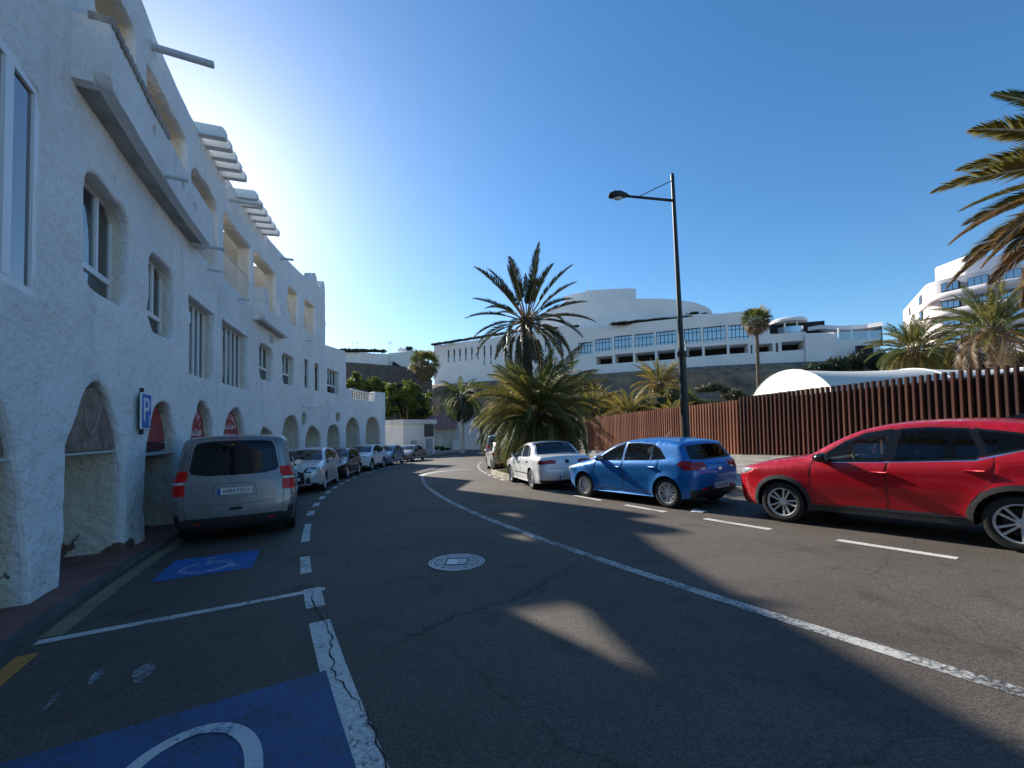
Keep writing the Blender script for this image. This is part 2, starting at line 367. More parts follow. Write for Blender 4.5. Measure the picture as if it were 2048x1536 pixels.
dashes(53.52, 53.68, [(a, a + .85) for a in np.arange(-21.6, 22, 1.75)], WHITE_P)
dashes(47.0, 47.13, [(-42.3 + i * 2.56, -42.3 + i * 2.56 + 1.45) for i in range(10)], WHITE_P)
dashes(47.2, 47.32, [(-16.4 + i * 1.55, -16.4 + i * 1.55 + .75) for i in range(12)], WHITE_P)
mark('bay_line', ring(53.4, 55.75, -28.02, -27.9, .0045, .2, 6), WHITE_P)
mark('yellow_line', ring(55.62, 55.76, -46, -28.25, .004, .4), YELL_P)
mark('yellow_line', ring(55.60, 55.78, -27.85, -23.1, .004, .4), YELF_P)
b1 = mark('blue_bay_square', ring(54.22, 55.33, -26.28, -25.08, .004, .3, 2), BLUE_P)
b2 = mark('blue_bay_square', ring(53.58, 55.36, -32.9, -30.05, .0045, .3, 3), BLUE_W)
def wheelchair(R, ph, k, dz, m):                       # the painted wheelchair sign, strokes laid on the ground
    mb = MB()
    def stroke(pts, w):
        L = []; n = len(pts)
        for i in range(n):
            a, b = pts[max(i - 1, 0)], pts[min(i + 1, n - 1)]; dx, dy = b[0] - a[0], b[1] - a[1]; l = math.hypot(dx, dy) or 1
            for s in (-1, 1): L.append(pol(R - (pts[i][0] - dy / l * w / 2 * s) * k, ph + math.degrees((pts[i][1] + dx / l * w / 2 * s) * k / R), dz))
        mb.add(L, [(2 * i, 2 * i + 1, 2 * i + 3, 2 * i + 2) for i in range(n - 1)])
    arc = [(-.03 + .30 * math.cos(a), -.16 + .30 * math.sin(a)) for a in np.linspace(R_(118), R_(352), 26)]
    stroke(arc, .075); stroke([(-.06, .27), (-.03, -.02), (.22, -.02), (.34, -.36), (.43, -.33)], .075); stroke([(-.05, .13), (.17, .13)], .065)
    stroke([(-.06 + .02 * math.cos(a), .40 + .02 * math.sin(a)) for a in np.linspace(0, 6.283, 14)], .09)
    return mb
link('wheelchair_sign', wheelchair(54.78, -25.68, .95, .008, None).mesh('wheelchair_sign', paint_mat('sign_paint_worn', (.42, .46, .52), .7, under=(.03, .12, .36))), road)
sg = MB()
pts = [(54.72, -31.3), (54.66, -30.95), (54.58, -30.6), (54.48, -30.44), (54.32, -30.36), (54.17, -30.42), (54.06, -30.6), (54.02, -30.85), (54.05, -31.15), (54.16, -31.4)]
cp = crom(pts, 5)
for i in range(len(cp) - 1):
    def ed2(j):
        a, b = cp[max(j - 1, 0)], cp[min(j + 1, len(cp) - 1)]; d = Vector(((b.x - a.x), (b.y - a.y) * R_(1) * 54.3)).normalized(); w = .042
        return [pol(cp[j].x + d.y * w, cp[j].y - math.degrees(d.x * w / 54.3), .009), pol(cp[j].x - d.y * w, cp[j].y + math.degrees(d.x * w / 54.3), .009)]
    sg.add(ed2(i) + ed2(i + 1), [(0, 1, 3, 2)])
sg.build('wheelchair_sign', paint_mat('sign_paint', (.55, .57, .56), .3, under=(.1, .16, .3)), road)
CRK = mat('crack_shadow', (.012, .012, .012), .95)
def crack(pts, w, name='crack', jit=.05):
    P = [Vector((p[0], p[1] * 54 * R_(1))) for p in pts]; P = crom([(p.x, p.y) for p in P], 9); mb = MB(); rnd = random.Random(len(pts) * 7 + int(pts[0][0] * 10))
    Q = [p + Vector((rnd.uniform(-jit, jit), rnd.uniform(-jit, jit))) for p in P]; V = []
    for i, p in enumerate(Q):
        d = (Q[min(i + 1, len(Q) - 1)] - Q[max(i - 1, 0)]).normalized(); ww = w * rnd.uniform(.3, 1.2)
        for s in (-1, 1): c = p + Vector((d.y, -d.x)) * ww * s; V.append(pol(c.x, math.degrees(c.y / 54), .0085))
    mb.add(V, [(2 * i, 2 * i + 1, 2 * i + 3, 2 * i + 2) for i in range(len(Q) - 1)]); return mb.build(name, CRK, road)
crack([(53.10, -30.0), (52.6, -29.75), (52.29, -29.68), (51.64, -29.6), (51.1, -29.3), (50.6, -29.03)], .006)
crack([(53.55, -27.9), (53.52, -28.66), (53.48, -29.4), (53.53, -30.14), (53.44, -30.89), (53.5, -32), (53.5, -34)], .0055, jit=.02)
crack([(49.5, -26.2), (49.0, -26.8), (48.6, -26.6), (48.2, -27.4)], .004)
crack([(52.9, -27.0), (52.2, -26.6), (51.2, -26.5)], .003)
SCUFF = paint_mat('bare_white_scuff', (.28, .31, .34), 1.05)
for R, ph, l, w in [(55.05, -29.1, .24, .03), (54.75, -29.25, .34, .06), (55.2, -29.35, .22, .02)]:
    s = MB(); n = 12; V = [pol(R + w * math.sin(a) * (1 + .3 * math.sin(3 * a + R)), ph + math.degrees(l / 2 * math.cos(a) / R), .004) for a in np.linspace(0, 2 * math.pi, n, False)]
    s.add(V, [tuple(range(n))]); s.build('scuff_mark', SCUFF, road)
# ---- manhole cover
mp = pol(51.78, -27.88, .004)
mh = thing('manhole_cover', mp, 'round pale cast metal manhole cover in the left lane', 'manhole cover')
STEEL = mat('cast_steel', (.38, .39, .40), .5, .55, var=.25, vscale=12)
DARKST = mat('dark_cast_steel', (.10, .10, .105), .6, .4)
MB().lathe([(0, .002), (.37, .002), (.375, -.03)], 40).build('plate', DARKST, mh)
for r0, r1, h in [(.345, .372, .008), (.30, .333, .007)]:
    MB().lathe([(r0, .002), (r0, h), (r1, h), (r1, .002)], 40).build('ring', STEEL, mh)
rb = MB()
for i in range(9):
    y = -.26 + i * .065; hw = math.sqrt(max(.285 ** 2 - y * y, 0))
    if abs(y) < .17:
        for s in (-1, 1): rb.box((s * (hw + .15) / 2, y, .0045), (max(hw - .15, .02), .04, .007))
    else: rb.box((0, y, .0045), (2 * hw, .04, .007))
rb.build('rib', STEEL, mh)
em = MB(); em.box((-.055, 0, .006), (.14, .22, .008)); [em.box((.075, -.085 + i * .058, .006), (.11, .036, .008)) for i in range(4)]
em.build('emblem', mat('worn_steel', (.5, .5, .5), .45, .5), mh)
# small litter
lt = MB(); lt.add([pol(46.7, -27.3, .006), pol(46.5, -27.2, .03), pol(46.45, -27.55, .012), pol(46.68, -27.6, .02)], [(0, 1, 2, 3)])
tag(lt.build('paper_scrap', mat('paper', (.7, .7, .68), .8)), 'crumpled white paper scrap on asphalt behind the blue hatchback', 'litter')
# ---------------------------------------------------------------- walls with openings
def arc_curve(R):
    def c(u):
        p = u / RF; return Vector((OX - R * math.cos(p), OY + R * math.sin(p), 0)), Vector((math.cos(p), -math.sin(p), 0))
    return c
def line_curve(pts):
    P = [Vector((x, y, 0)) for x, y in pts]; L = [0]
    for i in range(len(P) - 1): L.append(L[-1] + (P[i + 1] - P[i]).length)
    def c(u):
        i = 0
        while i < len(P) - 2 and u > L[i + 1]: i += 1
        d = (P[i + 1] - P[i]).normalized(); return P[i] + d * (u - L[i]), Vector((d.y, -d.x, 0))
    c.P, c.L = P, L
    return c
FC = arc_curve(RF)
def on(c, u, z, dep=0.0):
    p, n = c(u); return Vector((p.x - n.x * dep, p.y - n.y * dep, z))
def wall(c, outer, holes, thick=.3, res=.25, amp=0.0, rr=.06, step=.12, grid=True, zfun=None):
    """front face with holes (rounded lips), reveals of the holes and the outer rim"""
    mb = MB()
    O2 = dens(outer, step * 2)
    rings = []
    for h in holes:
        h['p'] = dens(h['poly'], h.get('step', step)); h['o'] = offset(h['p'], h.get('r', rr)) if h.get('r', rr) else h['p']
        rings.append(h['o'])
    us = [p[0] for p in outer]; zs = [p[1] for p in outer]; pts = []
    if grid:
        rnd = random.Random(3)
        gx = np.arange(min(us), max(us), res); gz = np.arange(min(zs), max(zs), res)
        Q = np.array([(x + rnd.uniform(-.2, .2) * res, z + rnd.uniform(-.2, .2) * res) for x in gx for z in gz]); k = inpoly(Q, outer)
        for r in rings: k &= ~inpoly(Q, offset(r, res * .3))
        pts = [tuple(q) for q in Q[k]]
    V, F = cdt([O2] + rings, pts)
    C = np.array([V[list(f)].mean(0) for f in F]); keep = inpoly(C, outer)
    for r in rings: keep &= ~inpoly(C, r)
    def nz(u, z):
        if not amp: return 0.0
        return amp * (noise.noise(Vector((u * 1.7, z * 1.7, 0))) + .6 * noise.noise(Vector((u * 4.3, z * 4.3, 5))))
    W = [on(c, u, z, nz(u, z)) for u, z in V]
    mb.add(W, [tuple(f) for f, k in zip(F, keep) if k])
    for h in holes:
        p, o = h['p'], h['o']; n = len(p); r = h.get('r', rr); D = h.get('depth', thick)
        L = []
        if r:
            mid = [(.3 * a[0] + .7 * b[0], .3 * a[1] + .7 * b[1]) for a, b in zip(o, p)]
            L = [[on(c, u, z, nz(u, z)) for u, z in o], [on(c, u, z, r * .3 + nz(u, z)) for u, z in mid], [on(c, u, z, r + nz(u, z)) for u, z in p]]
        else: L = [[on(c, u, z, nz(u, z)) for u, z in p]]
        m2 = max(1, int(D / .35))
        for j in range(1, m2 + 1):
            dd = r + (D - r) * j / m2
            L.append([on(c, u + (amp * 1.5 * noise.noise(Vector((u * 3, z * 3, dd * 3))) if amp else 0), z, dd) for u, z in p])
        ccw = area(p) > 0
        for a, b in zip(L[:-1], L[1:]):
            k = len(mb.v); mb.v += [tuple(q) for q in a + b]
            for i in range(n):
                q = (k + i, k + (i + 1) % n, k + n + (i + 1) % n, k + n + i); mb.f.append(q if ccw else q[::-1])
    rim = [on(c, u, z, nz(u, z)) for u, z in O2]; bk = [on(c, u, z, thick) for u, z in O2]; n = len(O2); k = len(mb.v)
    mb.v += [tuple(q) for q in rim + bk]
    for i in range(n):
        q = (k + i, k + n + i, k + n + (i + 1) % n, k + (i + 1) % n); mb.f.append(q)
    return mb
def rrect(u0, u1, z0, z1, r, n=5):
    P = []
    for cx, cz, a0 in ((u1 - r, z0 + r, -90), (u1 - r, z1 - r, 0), (u0 + r, z1 - r, 90), (u0 + r, z0 + r, 180)):
        P += [(cx + r * math.cos(R_(a0 + 90 * i / n)), cz + r * math.sin(R_(a0 + 90 * i / n))) for i in range(n + 1)]
    return P
def archp(u0, u1, zb, zt, sh=.55, point=0.0, lean=0.0, n=18):
    """an uneven hand-made arch: straight jambs spreading to the ground"""
    c, w = (u0 + u1) / 2, (u1 - u0) / 2; zs = zt - w * sh * 2; P = [(u0 - .04, zb), (u1 + .06, zb), (u1 + .02, (zb + zs) / 2)]
    for i in range(n + 1):
        a = math.pi * i / n; x = math.cos(a); s = math.sin(a); zz = zs + (zt - zs) * (s ** (.8 + point))
        P.append((c + w * x + lean * s, zz + .03 * math.sin(5 * a + u0)))
    P.append((u0 - .01, (zb + zs) / 2)); return P
# ---------------------------------------------------------------- the white apartment building on the left
def stucco_mat():
    m = bpy.data.materials.new('white_stucco'); m.use_nodes = True; MATS['white_stucco'] = m
    t = m.node_tree; b = t.nodes['Principled BSDF']; g = nn(t, 'ShaderNodeNewGeometry').outputs['Position']
    n1 = nn(t, 'ShaderNodeTexNoise'); n1.inputs['Scale'].default_value = .55; n1.inputs['Detail'].default_value = 6; t.links.new(g, n1.inputs['Vector'])
    r1 = nn(t, 'ShaderNodeValToRGB'); e = r1.color_ramp.elements; e[0].position = .3; e[0].color = (.76, .77, .77, 1); e[1].position = .65; e[1].color = (.87, .87, .86, 1); t.links.new(n1.outputs['Fac'], r1.inputs[0])
    # small dark pits of the rough render
    n2 = nn(t, 'ShaderNodeTexNoise'); n2.inputs['Scale'].default_value = 9; n2.inputs['Detail'].default_value = 5; n2.inputs['Roughness'].default_value = .65; t.links.new(g, n2.inputs['Vector'])
    r2 = nn(t, 'ShaderNodeValToRGB'); e = r2.color_ramp.elements; e[0].position = .27; e[0].color = (.40, .41, .40, 1); e[1].position = .38; e[1].color = (1, 1, 1, 1); t.links.new(n2.outputs['Fac'], r2.inputs[0])
    mu = nn(t, 'ShaderNodeMix', data_type='RGBA', blend_type='MULTIPLY'); mu.inputs[0].default_value = .5; t.links.new(r1.outputs[0], mu.inputs[6]); t.links.new(r2.outputs[0], mu.inputs[7])
    ms = nn(t, 'ShaderNodeMapping'); ms.inputs['Scale'].default_value = (1.5, 1.5, .3); t.links.new(g, ms.inputs[0])
    n5 = nn(t, 'ShaderNodeTexNoise'); n5.inputs['Scale'].default_value = 1.6; n5.inputs['Detail'].default_value = 7; n5.inputs['Roughness'].default_value = .62; t.links.new(ms.outputs[0], n5.inputs['Vector'])
    r5 = nn(t, 'ShaderNodeValToRGB'); e = r5.color_ramp.elements; e[0].position = .54; e[0].color = (1, 1, 1, 1); e[1].position = .80; e[1].color = (.60, .61, .55, 1); t.links.new(n5.outputs['Fac'], r5.inputs[0])
    m5 = nn(t, 'ShaderNodeMix', data_type='RGBA', blend_type='MULTIPLY'); m5.inputs[0].default_value = .5; t.links.new(mu.outputs[2], m5.inputs[6]); t.links.new(r5.outputs[0], m5.inputs[7]); mu = m5
    # flaked paint close to the ground
    sp = nn(t, 'ShaderNodeSeparateXYZ'); t.links.new(g, sp.inputs[0])
    n3 = nn(t, 'ShaderNodeTexNoise'); n3.inputs['Scale'].default_value = 2.6; n3.inputs['Detail'].default_value = 7; n3.inputs['Roughness'].default_value = .6; t.links.new(g, n3.inputs['Vector'])
    h = nn(t, 'ShaderNodeMapRange'); h.inputs[1].default_value = -.45; h.inputs[2].default_value = .7; h.inputs[3].default_value = .14; h.inputs[4].default_value = -.12; t.links.new(sp.outputs[2], h.inputs[0])
    ad = nn(t, 'ShaderNodeMath', operation='ADD'); t.links.new(n3.outputs['Fac'], ad.inputs[0]); t.links.new(h.outputs[0], ad.inputs[1])
    r3 = nn(t, 'ShaderNodeValToRGB'); e = r3.color_ramp.elements; e[0].position = .612; e[0].color = (0, 0, 0, 1); e[1].position = .628; e[1].color = (1, 1, 1, 1); t.links.new(ad.outputs[0], r3.inputs[0])
    m3 = nn(t, 'ShaderNodeMix', data_type='RGBA'); m3.inputs[7].default_value = (.20, .125, .095, 1)
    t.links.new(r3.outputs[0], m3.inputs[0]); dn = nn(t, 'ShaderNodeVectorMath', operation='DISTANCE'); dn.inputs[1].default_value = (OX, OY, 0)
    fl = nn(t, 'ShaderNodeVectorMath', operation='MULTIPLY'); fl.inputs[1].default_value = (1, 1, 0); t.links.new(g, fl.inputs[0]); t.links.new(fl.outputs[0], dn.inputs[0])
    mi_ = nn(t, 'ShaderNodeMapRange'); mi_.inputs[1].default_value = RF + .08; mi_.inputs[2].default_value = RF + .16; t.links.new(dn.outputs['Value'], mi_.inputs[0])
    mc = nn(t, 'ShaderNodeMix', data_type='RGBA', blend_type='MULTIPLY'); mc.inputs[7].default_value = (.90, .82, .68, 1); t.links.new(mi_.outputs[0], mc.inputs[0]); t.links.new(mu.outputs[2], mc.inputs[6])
    t.links.new(mc.outputs[2], m3.inputs[6]); t.links.new(m3.outputs[2], b.inputs['Base Color'])
    b.inputs['Roughness'].default_value = .9; b.inputs['Specular IOR Level'].default_value = .2
    n4 = nn(t, 'ShaderNodeTexNoise'); n4.inputs['Scale'].default_value = 8; n4.inputs['Detail'].default_value = 7; n4.inputs['Roughness'].default_value = .6; t.links.new(g, n4.inputs['Vector'])
    n6 = nn(t, 'ShaderNodeTexNoise'); n6.inputs['Scale'].default_value = 3.2; n6.inputs['Detail'].default_value = 3; t.links.new(g, n6.inputs['Vector'])
    s6 = nn(t, 'ShaderNodeMath', operation='MULTIPLY_ADD'); s6.inputs[1].default_value = 1.6; t.links.new(n6.outputs['Fac'], s6.inputs[0]); t.links.new(n4.outputs['Fac'], s6.inputs[2])
    sb = nn(t, 'ShaderNodeMath', operation='MULTIPLY_ADD'); sb.inputs[1].default_value = -.35; t.links.new(r3.outputs[0], sb.inputs[0]); t.links.new(s6.outputs[0], sb.inputs[2])
    bp = nn(t, 'ShaderNodeBump'); bp.inputs['Strength'].default_value = 1.0; bp.inputs['Distance'].default_value = .05; t.links.new(sb.outputs[0], bp.inputs['Height']); t.links.new(bp.outputs[0], b.inputs['Normal'])
    return m
STUC = stucco_mat()
SMOOTHW = mat('smooth_white_render', (.76, .76, .74), .85, var=.06, vscale=1.5, bump=.15, bscale=20, space='World')
ALU = mat('white_aluminium', (.78, .79, .80), .4, .0)
GLB = glass_mat('window_glass', (.78, .84, .84), .10)
CURT = mat('white_curtain', (.80, .82, .84), .9)
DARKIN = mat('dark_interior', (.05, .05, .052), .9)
bld = thing('apartment_building', pol(RF, -14, 0), 'long curved white stucco apartment building with arcades, balconies and roof beams', 'building')
BI = Matrix.Translation(-bld.location)
def bpart(mb, name, m, parent=None, smooth=False, ang=None):
    mb.v = [tuple(Vector(p) - bld.location) for p in mb.v]
    return mb.build(name, m, parent or bld, smooth, ang)
U0 = -52.0
top = [(6.9, 5.05), (6.75, 5.12), (4.95, 5.02), (4.8, 4.97), (4.75, 4.2), (.55, 4.05), (.5, 4.72), (-.72, 4.75), (-.75, 7.2), (-.95, 7.28), (-4.3, 7.0),
       (-4.35, 10.5), (-4.45, 10.72), (-4.72, 10.76), (-4.95, 10.62), (-5.1, 10.3), (-5.35, 10.15), (-5.6, 10.3), (-5.78, 10.62), (-6.05, 10.75), (-6.35, 10.62), (-6.55, 10.25), (-6.9, 10.05),
       (-8.4, 9.9), (-11.2, 9.78), (-13.7, 9.68), (-16.5, 9.65), (-19.5, 9.46), (-21.5, 9.5), (-23, 9.62), (-26, 9.72), (-32, 9.6), (-40, 9.7), (U0, 9.6)]
outer = [(U0, -1.4), (6.9, -1.6)] + top
gz = lambda u: G(*on(FC, u, 0).xy) + .03
H = []
def hole(poly, depth, **k): d = dict(poly=poly, depth=depth, **k); H.append(d); return d
# ground-floor arches
AR = [(-35.2, -32.9, 2.45, .55, 0), (-32.0, -29.6, 2.4, .55, 0), (-28.6, -26.2, 2.4, .95, .12), (-25.42, -23.5, 2.42, 1.0, .12), (-22.55, -20.8, 2.38, .95, .1), (-19.95, -18.25, 2.54, .75, .1), (-17.35, -15.2, 2.54, .62, .1),
      (-13.85, -12.0, 1.95, .3, .4), (-10.85, -8.35, 2.56, .5, 0), (-7.55, -5.1, 2.08, .35, .3), (-4.05, -1.75, 2.25, .45, 0), (-.75, 1.9, 2.78, .5, 0), (3.0, 5.8, 2.97, .5, 0)]
for u0, u1, zt, sh, pt in AR: hole(archp(u0, u1, gz((u0 + u1) / 2) - .3, zt, sh, pt), 1.25, r=.055)
# oval light holes and the blind niches
hole([(-7.7 + .42 * math.cos(a), 2.42 + .36 * math.sin(a)) for a in np.linspace(0, 6.283, 14, False)], .35, r=.05)
hole([(-2.1 + .42 * math.cos(a), 2.72 + .32 * math.sin(a)) for a in np.linspace(0, 6.283, 14, False)], .35, r=.05)
hole(rrect(-7.65, -7.1, 4.1, 5.6, .06), .14, r=.03); hole(rrect(-6.05, -5.4, 4.1, 5.65, .06), .14, r=.03)
# first-floor windows: u0, u1, z0, z1, corner, mullions, transom, curtain side
WN = [(-33.2, -31.4, 3.3, 5.5, .3, 3, None, 0), (-30.6, -29.0, 3.7, 5.4, .45, 2, 4.2, 0), (-28.3, -26.15, 3.22, 5.58, .07, 4, None, 1), (-24.95, -23.38, 3.78, 5.46, .34, 3, 4.22, 1), (-22.5, -21.1, 3.7, 5.24, .32, 3, 4.15, 1), (-20.2, -18.28, 3.15, 5.06, .04, 5, None, 0),
      (-17.65, -15.1, 3.22, 5.12, .04, 6, None, 0), (-13.75, -12.05, 3.83, 5.24, .33, 3, 4.35, 0), (-10.85, -9.2, 3.98, 5.36, .30, 3, 4.5, 0), (-4.0, -1.98, 4.2, 5.65, .10, 4, 4.7, 0)]
for u0, u1, z0, z1, r, n, tr, cu in WN: hole(rrect(u0, u1, z0, z1, r), .34 if u0 != -28.3 else .12, r=.05 if r > .1 else .025)
# upper loggias
LG = [(-32.5, -29.5, 6.3, 8.7, .12), (-28.2, -25.6, 7.2, 8.85, .15), (-24.75, -23.25, 7.2, 8.85, .1), (-22.72, -20.4, 7.2, 8.72, .12), (-20.08, -17.95, 6.35, 8.42, .45), (-17.5, -14.72, 6.4, 8.45, .12), (-14.4, -11.72, 6.45, 8.56, .12), (-10.15, -8.6, 6.95, 8.68, .15), (-7.72, -6.0, 7.12, 8.8, .12)]
for u0, u1, z0, z1, r in LG: hole(rrect(u0, u1, z0, z1, r), .45, r=.04)
wl = bpart(wall(FC, outer, H, .45, .2, .03, .06, .12), 'wall', STUC, smooth=True, ang=50)
def shell(u0, u1, R, z0, z1, name, m, n=None, th=.2):
    n = n or max(1, int((u1 - u0) / 1.5)); mb = MB()
    for i in range(n + 1):
        u = u0 + (u1 - u0) * i / n
        for dd in (0, th):
            for z in (z0, z1): mb.v.append(tuple(on(FC, u, z, R + dd)))
    for i in range(n):
        a = i * 4; b = a + 4; mb.f += [(a, b, b + 1, a + 1), (a + 2, a + 3, b + 3, b + 2), (a + 1, b + 1, b + 3, a + 3), (a, a + 2, b + 2, b)]
    mb.f += [(0, 1, 3, 2), (n * 4, n * 4 + 2, n * 4 + 3, n * 4 + 1)]
    return bpart(mb, name, m)
shell(U0, 6.85, 1.26, -1.5, 3.0, 'arcade_wall', mat('cream_render', (.62, .58, .50), .9, var=.1, vscale=1.2, bump=.4, bscale=9, space='World'))
shell(U0, 6.85, .46, 2.99, 3.12, 'floor_slab', SMOOTHW, th=9.4)
shell(U0, -4.4, .46, 6.0, 6.18, 'floor_slab', SMOOTHW, th=9.4)
shell(-4.39, -.8, .46, 6.8, 6.95, 'roof', SMOOTHW, th=9.4)
shell(-.79, 6.85, .46, 3.9, 4.02, 'roof', SMOOTHW, th=9.4)
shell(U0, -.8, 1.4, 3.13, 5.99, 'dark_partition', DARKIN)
BEIGE = mat('beige_render', (.50, .45, .37), .9, var=.15, vscale=1.5, bump=.5, bscale=9, space='World')
shell(U0, -4.4, 2.9, 6.2, 9.3, 'loggia_wall', BEIGE)
shell(U0, -4.4, 3.15, 9.2, 9.35, 'roof', SMOOTHW, th=6.6)
shell(U0, -4.45, 9.6, -1.5, 9.2, 'rear_wall', SMOOTHW); shell(-4.4, 6.8, 9.6, -1.5, 3.95, 'rear_wall', SMOOTHW)
shell(.3, 5.2, 3.2, 4.03, 5.0, 'terrace_wall', SMOOTHW)
def cross_wall(u, z0, z1, d0=.45, d1=9.6, th=.22, name='cross_wall', m=None):
    mb = MB(); V = [on(FC, u + s * th / 2, z, d) for s in (-1, 1) for d in (d0, d1) for z in (z0, z1)]
    mb.add(V, [(0, 1, 3, 2), (4, 6, 7, 5), (0, 4, 5, 1), (2, 3, 7, 6), (1, 5, 7, 3), (0, 2, 6, 4)]); return bpart(mb, name, m or STUC)
for u in (-33.4, -28.9, -25.2, -23.0, -20.24, -17.72, -14.56, -11.3, -8.15): cross_wall(u, 6.19, 9.0 if u in (-11.3, -14.56, -8.15) else 9.3, .452, 3.1, m=BEIGE)
cross_wall(6.75, -1.5, 3.94, .452, 9.8); cross_wall(-4.53, 6.19, 9.9, .452, 9.6); cross_wall(-.92, 3.13, 6.79, .452, 9.6)
for u in [-29.1, -26.0, -23.0, -20.4, -17.8, -14.5, -11.4, -8.0, -4.6, -1.2, 2.4]: cross_wall(u, -1.4, 2.98, 1.0, 1.27, 1.0, 'pier')
# windows
def lbox(mb, M, x0, x1, z0, z1, y0, y1): mb.box(((x0 + x1) / 2, (y0 + y1) / 2, (z0 + z1) / 2), (x1 - x0, y1 - y0, z1 - z0), M)
for u0, u1, z0, z1, r, n, tr, cu in WN:
    uc = (u0 + u1) / 2
    tx = (on(FC, uc + .1, 0) - on(FC, uc - .1, 0)); M = frame_at(on(FC, uc, 0, .24 if u0 != -28.3 else -.005), tx); w = (u1 - u0) / 2 + .03; f = .055 if u0 != -28.3 else .1
    fr = MB(); za, zb = z0 - .03, z1 + .03
    lbox(fr, M, -w, -w + f, za, zb, 0, .07); lbox(fr, M, w - f, w, za, zb, 0, .07); lbox(fr, M, -w + f, w - f, za, za + f, 0, .07); lbox(fr, M, -w + f, w - f, zb - f, zb, 0, .07)
    xs = [-w + f + (2 * w - 2 * f) * i / n for i in range(n + 1)]; zl = (tr + .045) if tr else za + f
    if tr: lbox(fr, M, -w + f, w - f, tr - .045, tr + .045, -.005, .065)
    mw = .035 if u0 != -28.3 else .075
    for x in xs[1:-1]: lbox(fr, M, x - mw, x + mw, zl, zb - f, -.006, .064)
    wo = bpart(fr, 'window', ALU)
    for i in range(n):
        pn = MB(); lbox(pn, M, xs[i] + (mw if i else 0), xs[i + 1] - (mw if i < n - 1 else 0), zl, zb - f, .03, .036); bpart(pn, 'pane', GLB, wo)
    if tr:
        for i in range(2): pn = MB(); lbox(pn, M, -w + f + i * (w - f), -w + f + (i + 1) * (w - f), za + f, tr - .045, .03, .036); bpart(pn, 'pane', GLB, wo)
    if cu or r < .05 or n == 3:
        for a0, a1 in ([(xs[i] + .05, xs[i] + (xs[1] - xs[0]) * .52) for i in range(n)] if cu else [(-w, -w + .22)]):
            k = 24; V = []; cb = MB()
            for i in range(k + 1):
                x = a0 + (a1 - a0) * i / k
                for z in (za, (za + zb) / 2, zb): V.append(M @ Vector((x + .03 * math.sin(z * 5 + a0), .12 + .025 * math.sin(i * 1.1), z)))
            cb.add(V, [(3 * i + j, 3 * i + 3 + j, 3 * i + 4 + j, 3 * i + 1 + j) for i in range(k) for j in (0, 1)]); bpart(cb, 'curtain', CURT, wo, smooth=True)
# metal railings in the loggias
IRON = mat('white_painted_iron', (.70, .71, .71), .5)
def railing(u0, u1, zb, zt, dep, name='railing', gap=.13, r=.011):
    mb = MB(); n = int((u1 - u0) / gap)
    for i in range(n + 1):
        u = u0 + (u1 - u0) * i / n; mb.tube([on(FC, u, zb, dep), on(FC, u, zt, dep)], r, 5)
    for z in (zb + .04, zt): mb.tube([on(FC, u0 + (u1 - u0) * i / 6, z, dep) for i in range(7)], r * 1.7, 6)
    return bpart(mb, name, IRON)
railing(-20.05, -17.98, 6.42, 7.32, .12); railing(-17.45, -14.77, 6.47, 7.35, .12); railing(-13.8, -12.3, 6.6, 7.35, .12); railing(-10.1, -8.65, 7.0, 7.55, .2); railing(-7.6, -6.1, 7.15, 7.6, .2); railing(.6, 4.7, 4.15, 4.85, .2, gap=.3, r=.03); railing(-32.4, -29.6, 6.4, 7.3, .12)
# jutting balconies
def balcony(u0, u1, zb, zt, p, name, holes=(), notch=None):
    c = arc_curve(RF - p); hs = [dict(poly=[(hu + hr * math.cos(a), hz + 1.35 * hr * math.sin(a)) for a in np.linspace(0, 6.283, 10, False)], depth=.16, r=.02, step=.2) for hu, hz, hr in holes]
    tp = [(u1, zt), (u0, zt)] if not notch else [(u1, zt), (notch[1] + .1, zt), (notch[1], notch[2]), (notch[0], notch[2]), (notch[0] - .1, zt), (u0, zt)]
    o = [(u0, zb + .12), (u0 + .12, zb), (u1 - .12, zb), (u1, zb + .12)] + tp
    b = bpart(wall(c, o, hs, .17, .22, .02, .03, .12), name, STUC, smooth=True, ang=50)
    mb = MB(); n = 14                                   # sloping underside and floor
    for i in range(n + 1):
        u = u0 + .175 + (u1 - u0 - .35) * i / n
        for d, z in ((.01, zb + .02), (p + .02, zb - .03), (p + .02, zb + .2), (.01, zb + .2)): mb.v.append(tuple(on(c, u, z, d)))
    for i in range(n):
        for j in range(4): mb.f.append((i * 4 + j, i * 4 + (j + 1) % 4, (i + 1) * 4 + (j + 1) % 4, (i + 1) * 4 + j))
    mb.f += [(3, 2, 1, 0), (n * 4, n * 4 + 1, n * 4 + 2, n * 4 + 3)]
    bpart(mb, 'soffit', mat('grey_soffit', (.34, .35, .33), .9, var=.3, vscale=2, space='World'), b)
    for u in (u0 + .09, u1 - .09):
        w2 = MB(); V = [on(c, u + s * .085, z, d) for s in (-1, 1) for d in (.172, p + .02) for z in (zb - .02, zt - .002)]
        w2.add(V, [(0, 1, 3, 2), (4, 6, 7, 5), (0, 4, 5, 1), (2, 3, 7, 6), (1, 5, 7, 3), (0, 2, 6, 4)]); bpart(w2, 'side_wall', STUC, b)
    return b
balcony(-25.45, -19.75, 6.34, 7.2, .40, 'balcony', [(-23.6, 6.9, .07), (-22.0, 6.8, .09), (-21.7, 6.75, .06), (-21.2, 6.75, .07)])
balcony(-14.55, -11.15, 5.92, 7.1, .38, 'balcony', [(-11.75, 6.75, .12), (-12.15, 6.8, .06)], notch=(-13.9, -12.6, 6.45))
COPE = mat('clay_coping', (.33, .30, .27), .85, var=.25, vscale=6)
cp_ = MB()
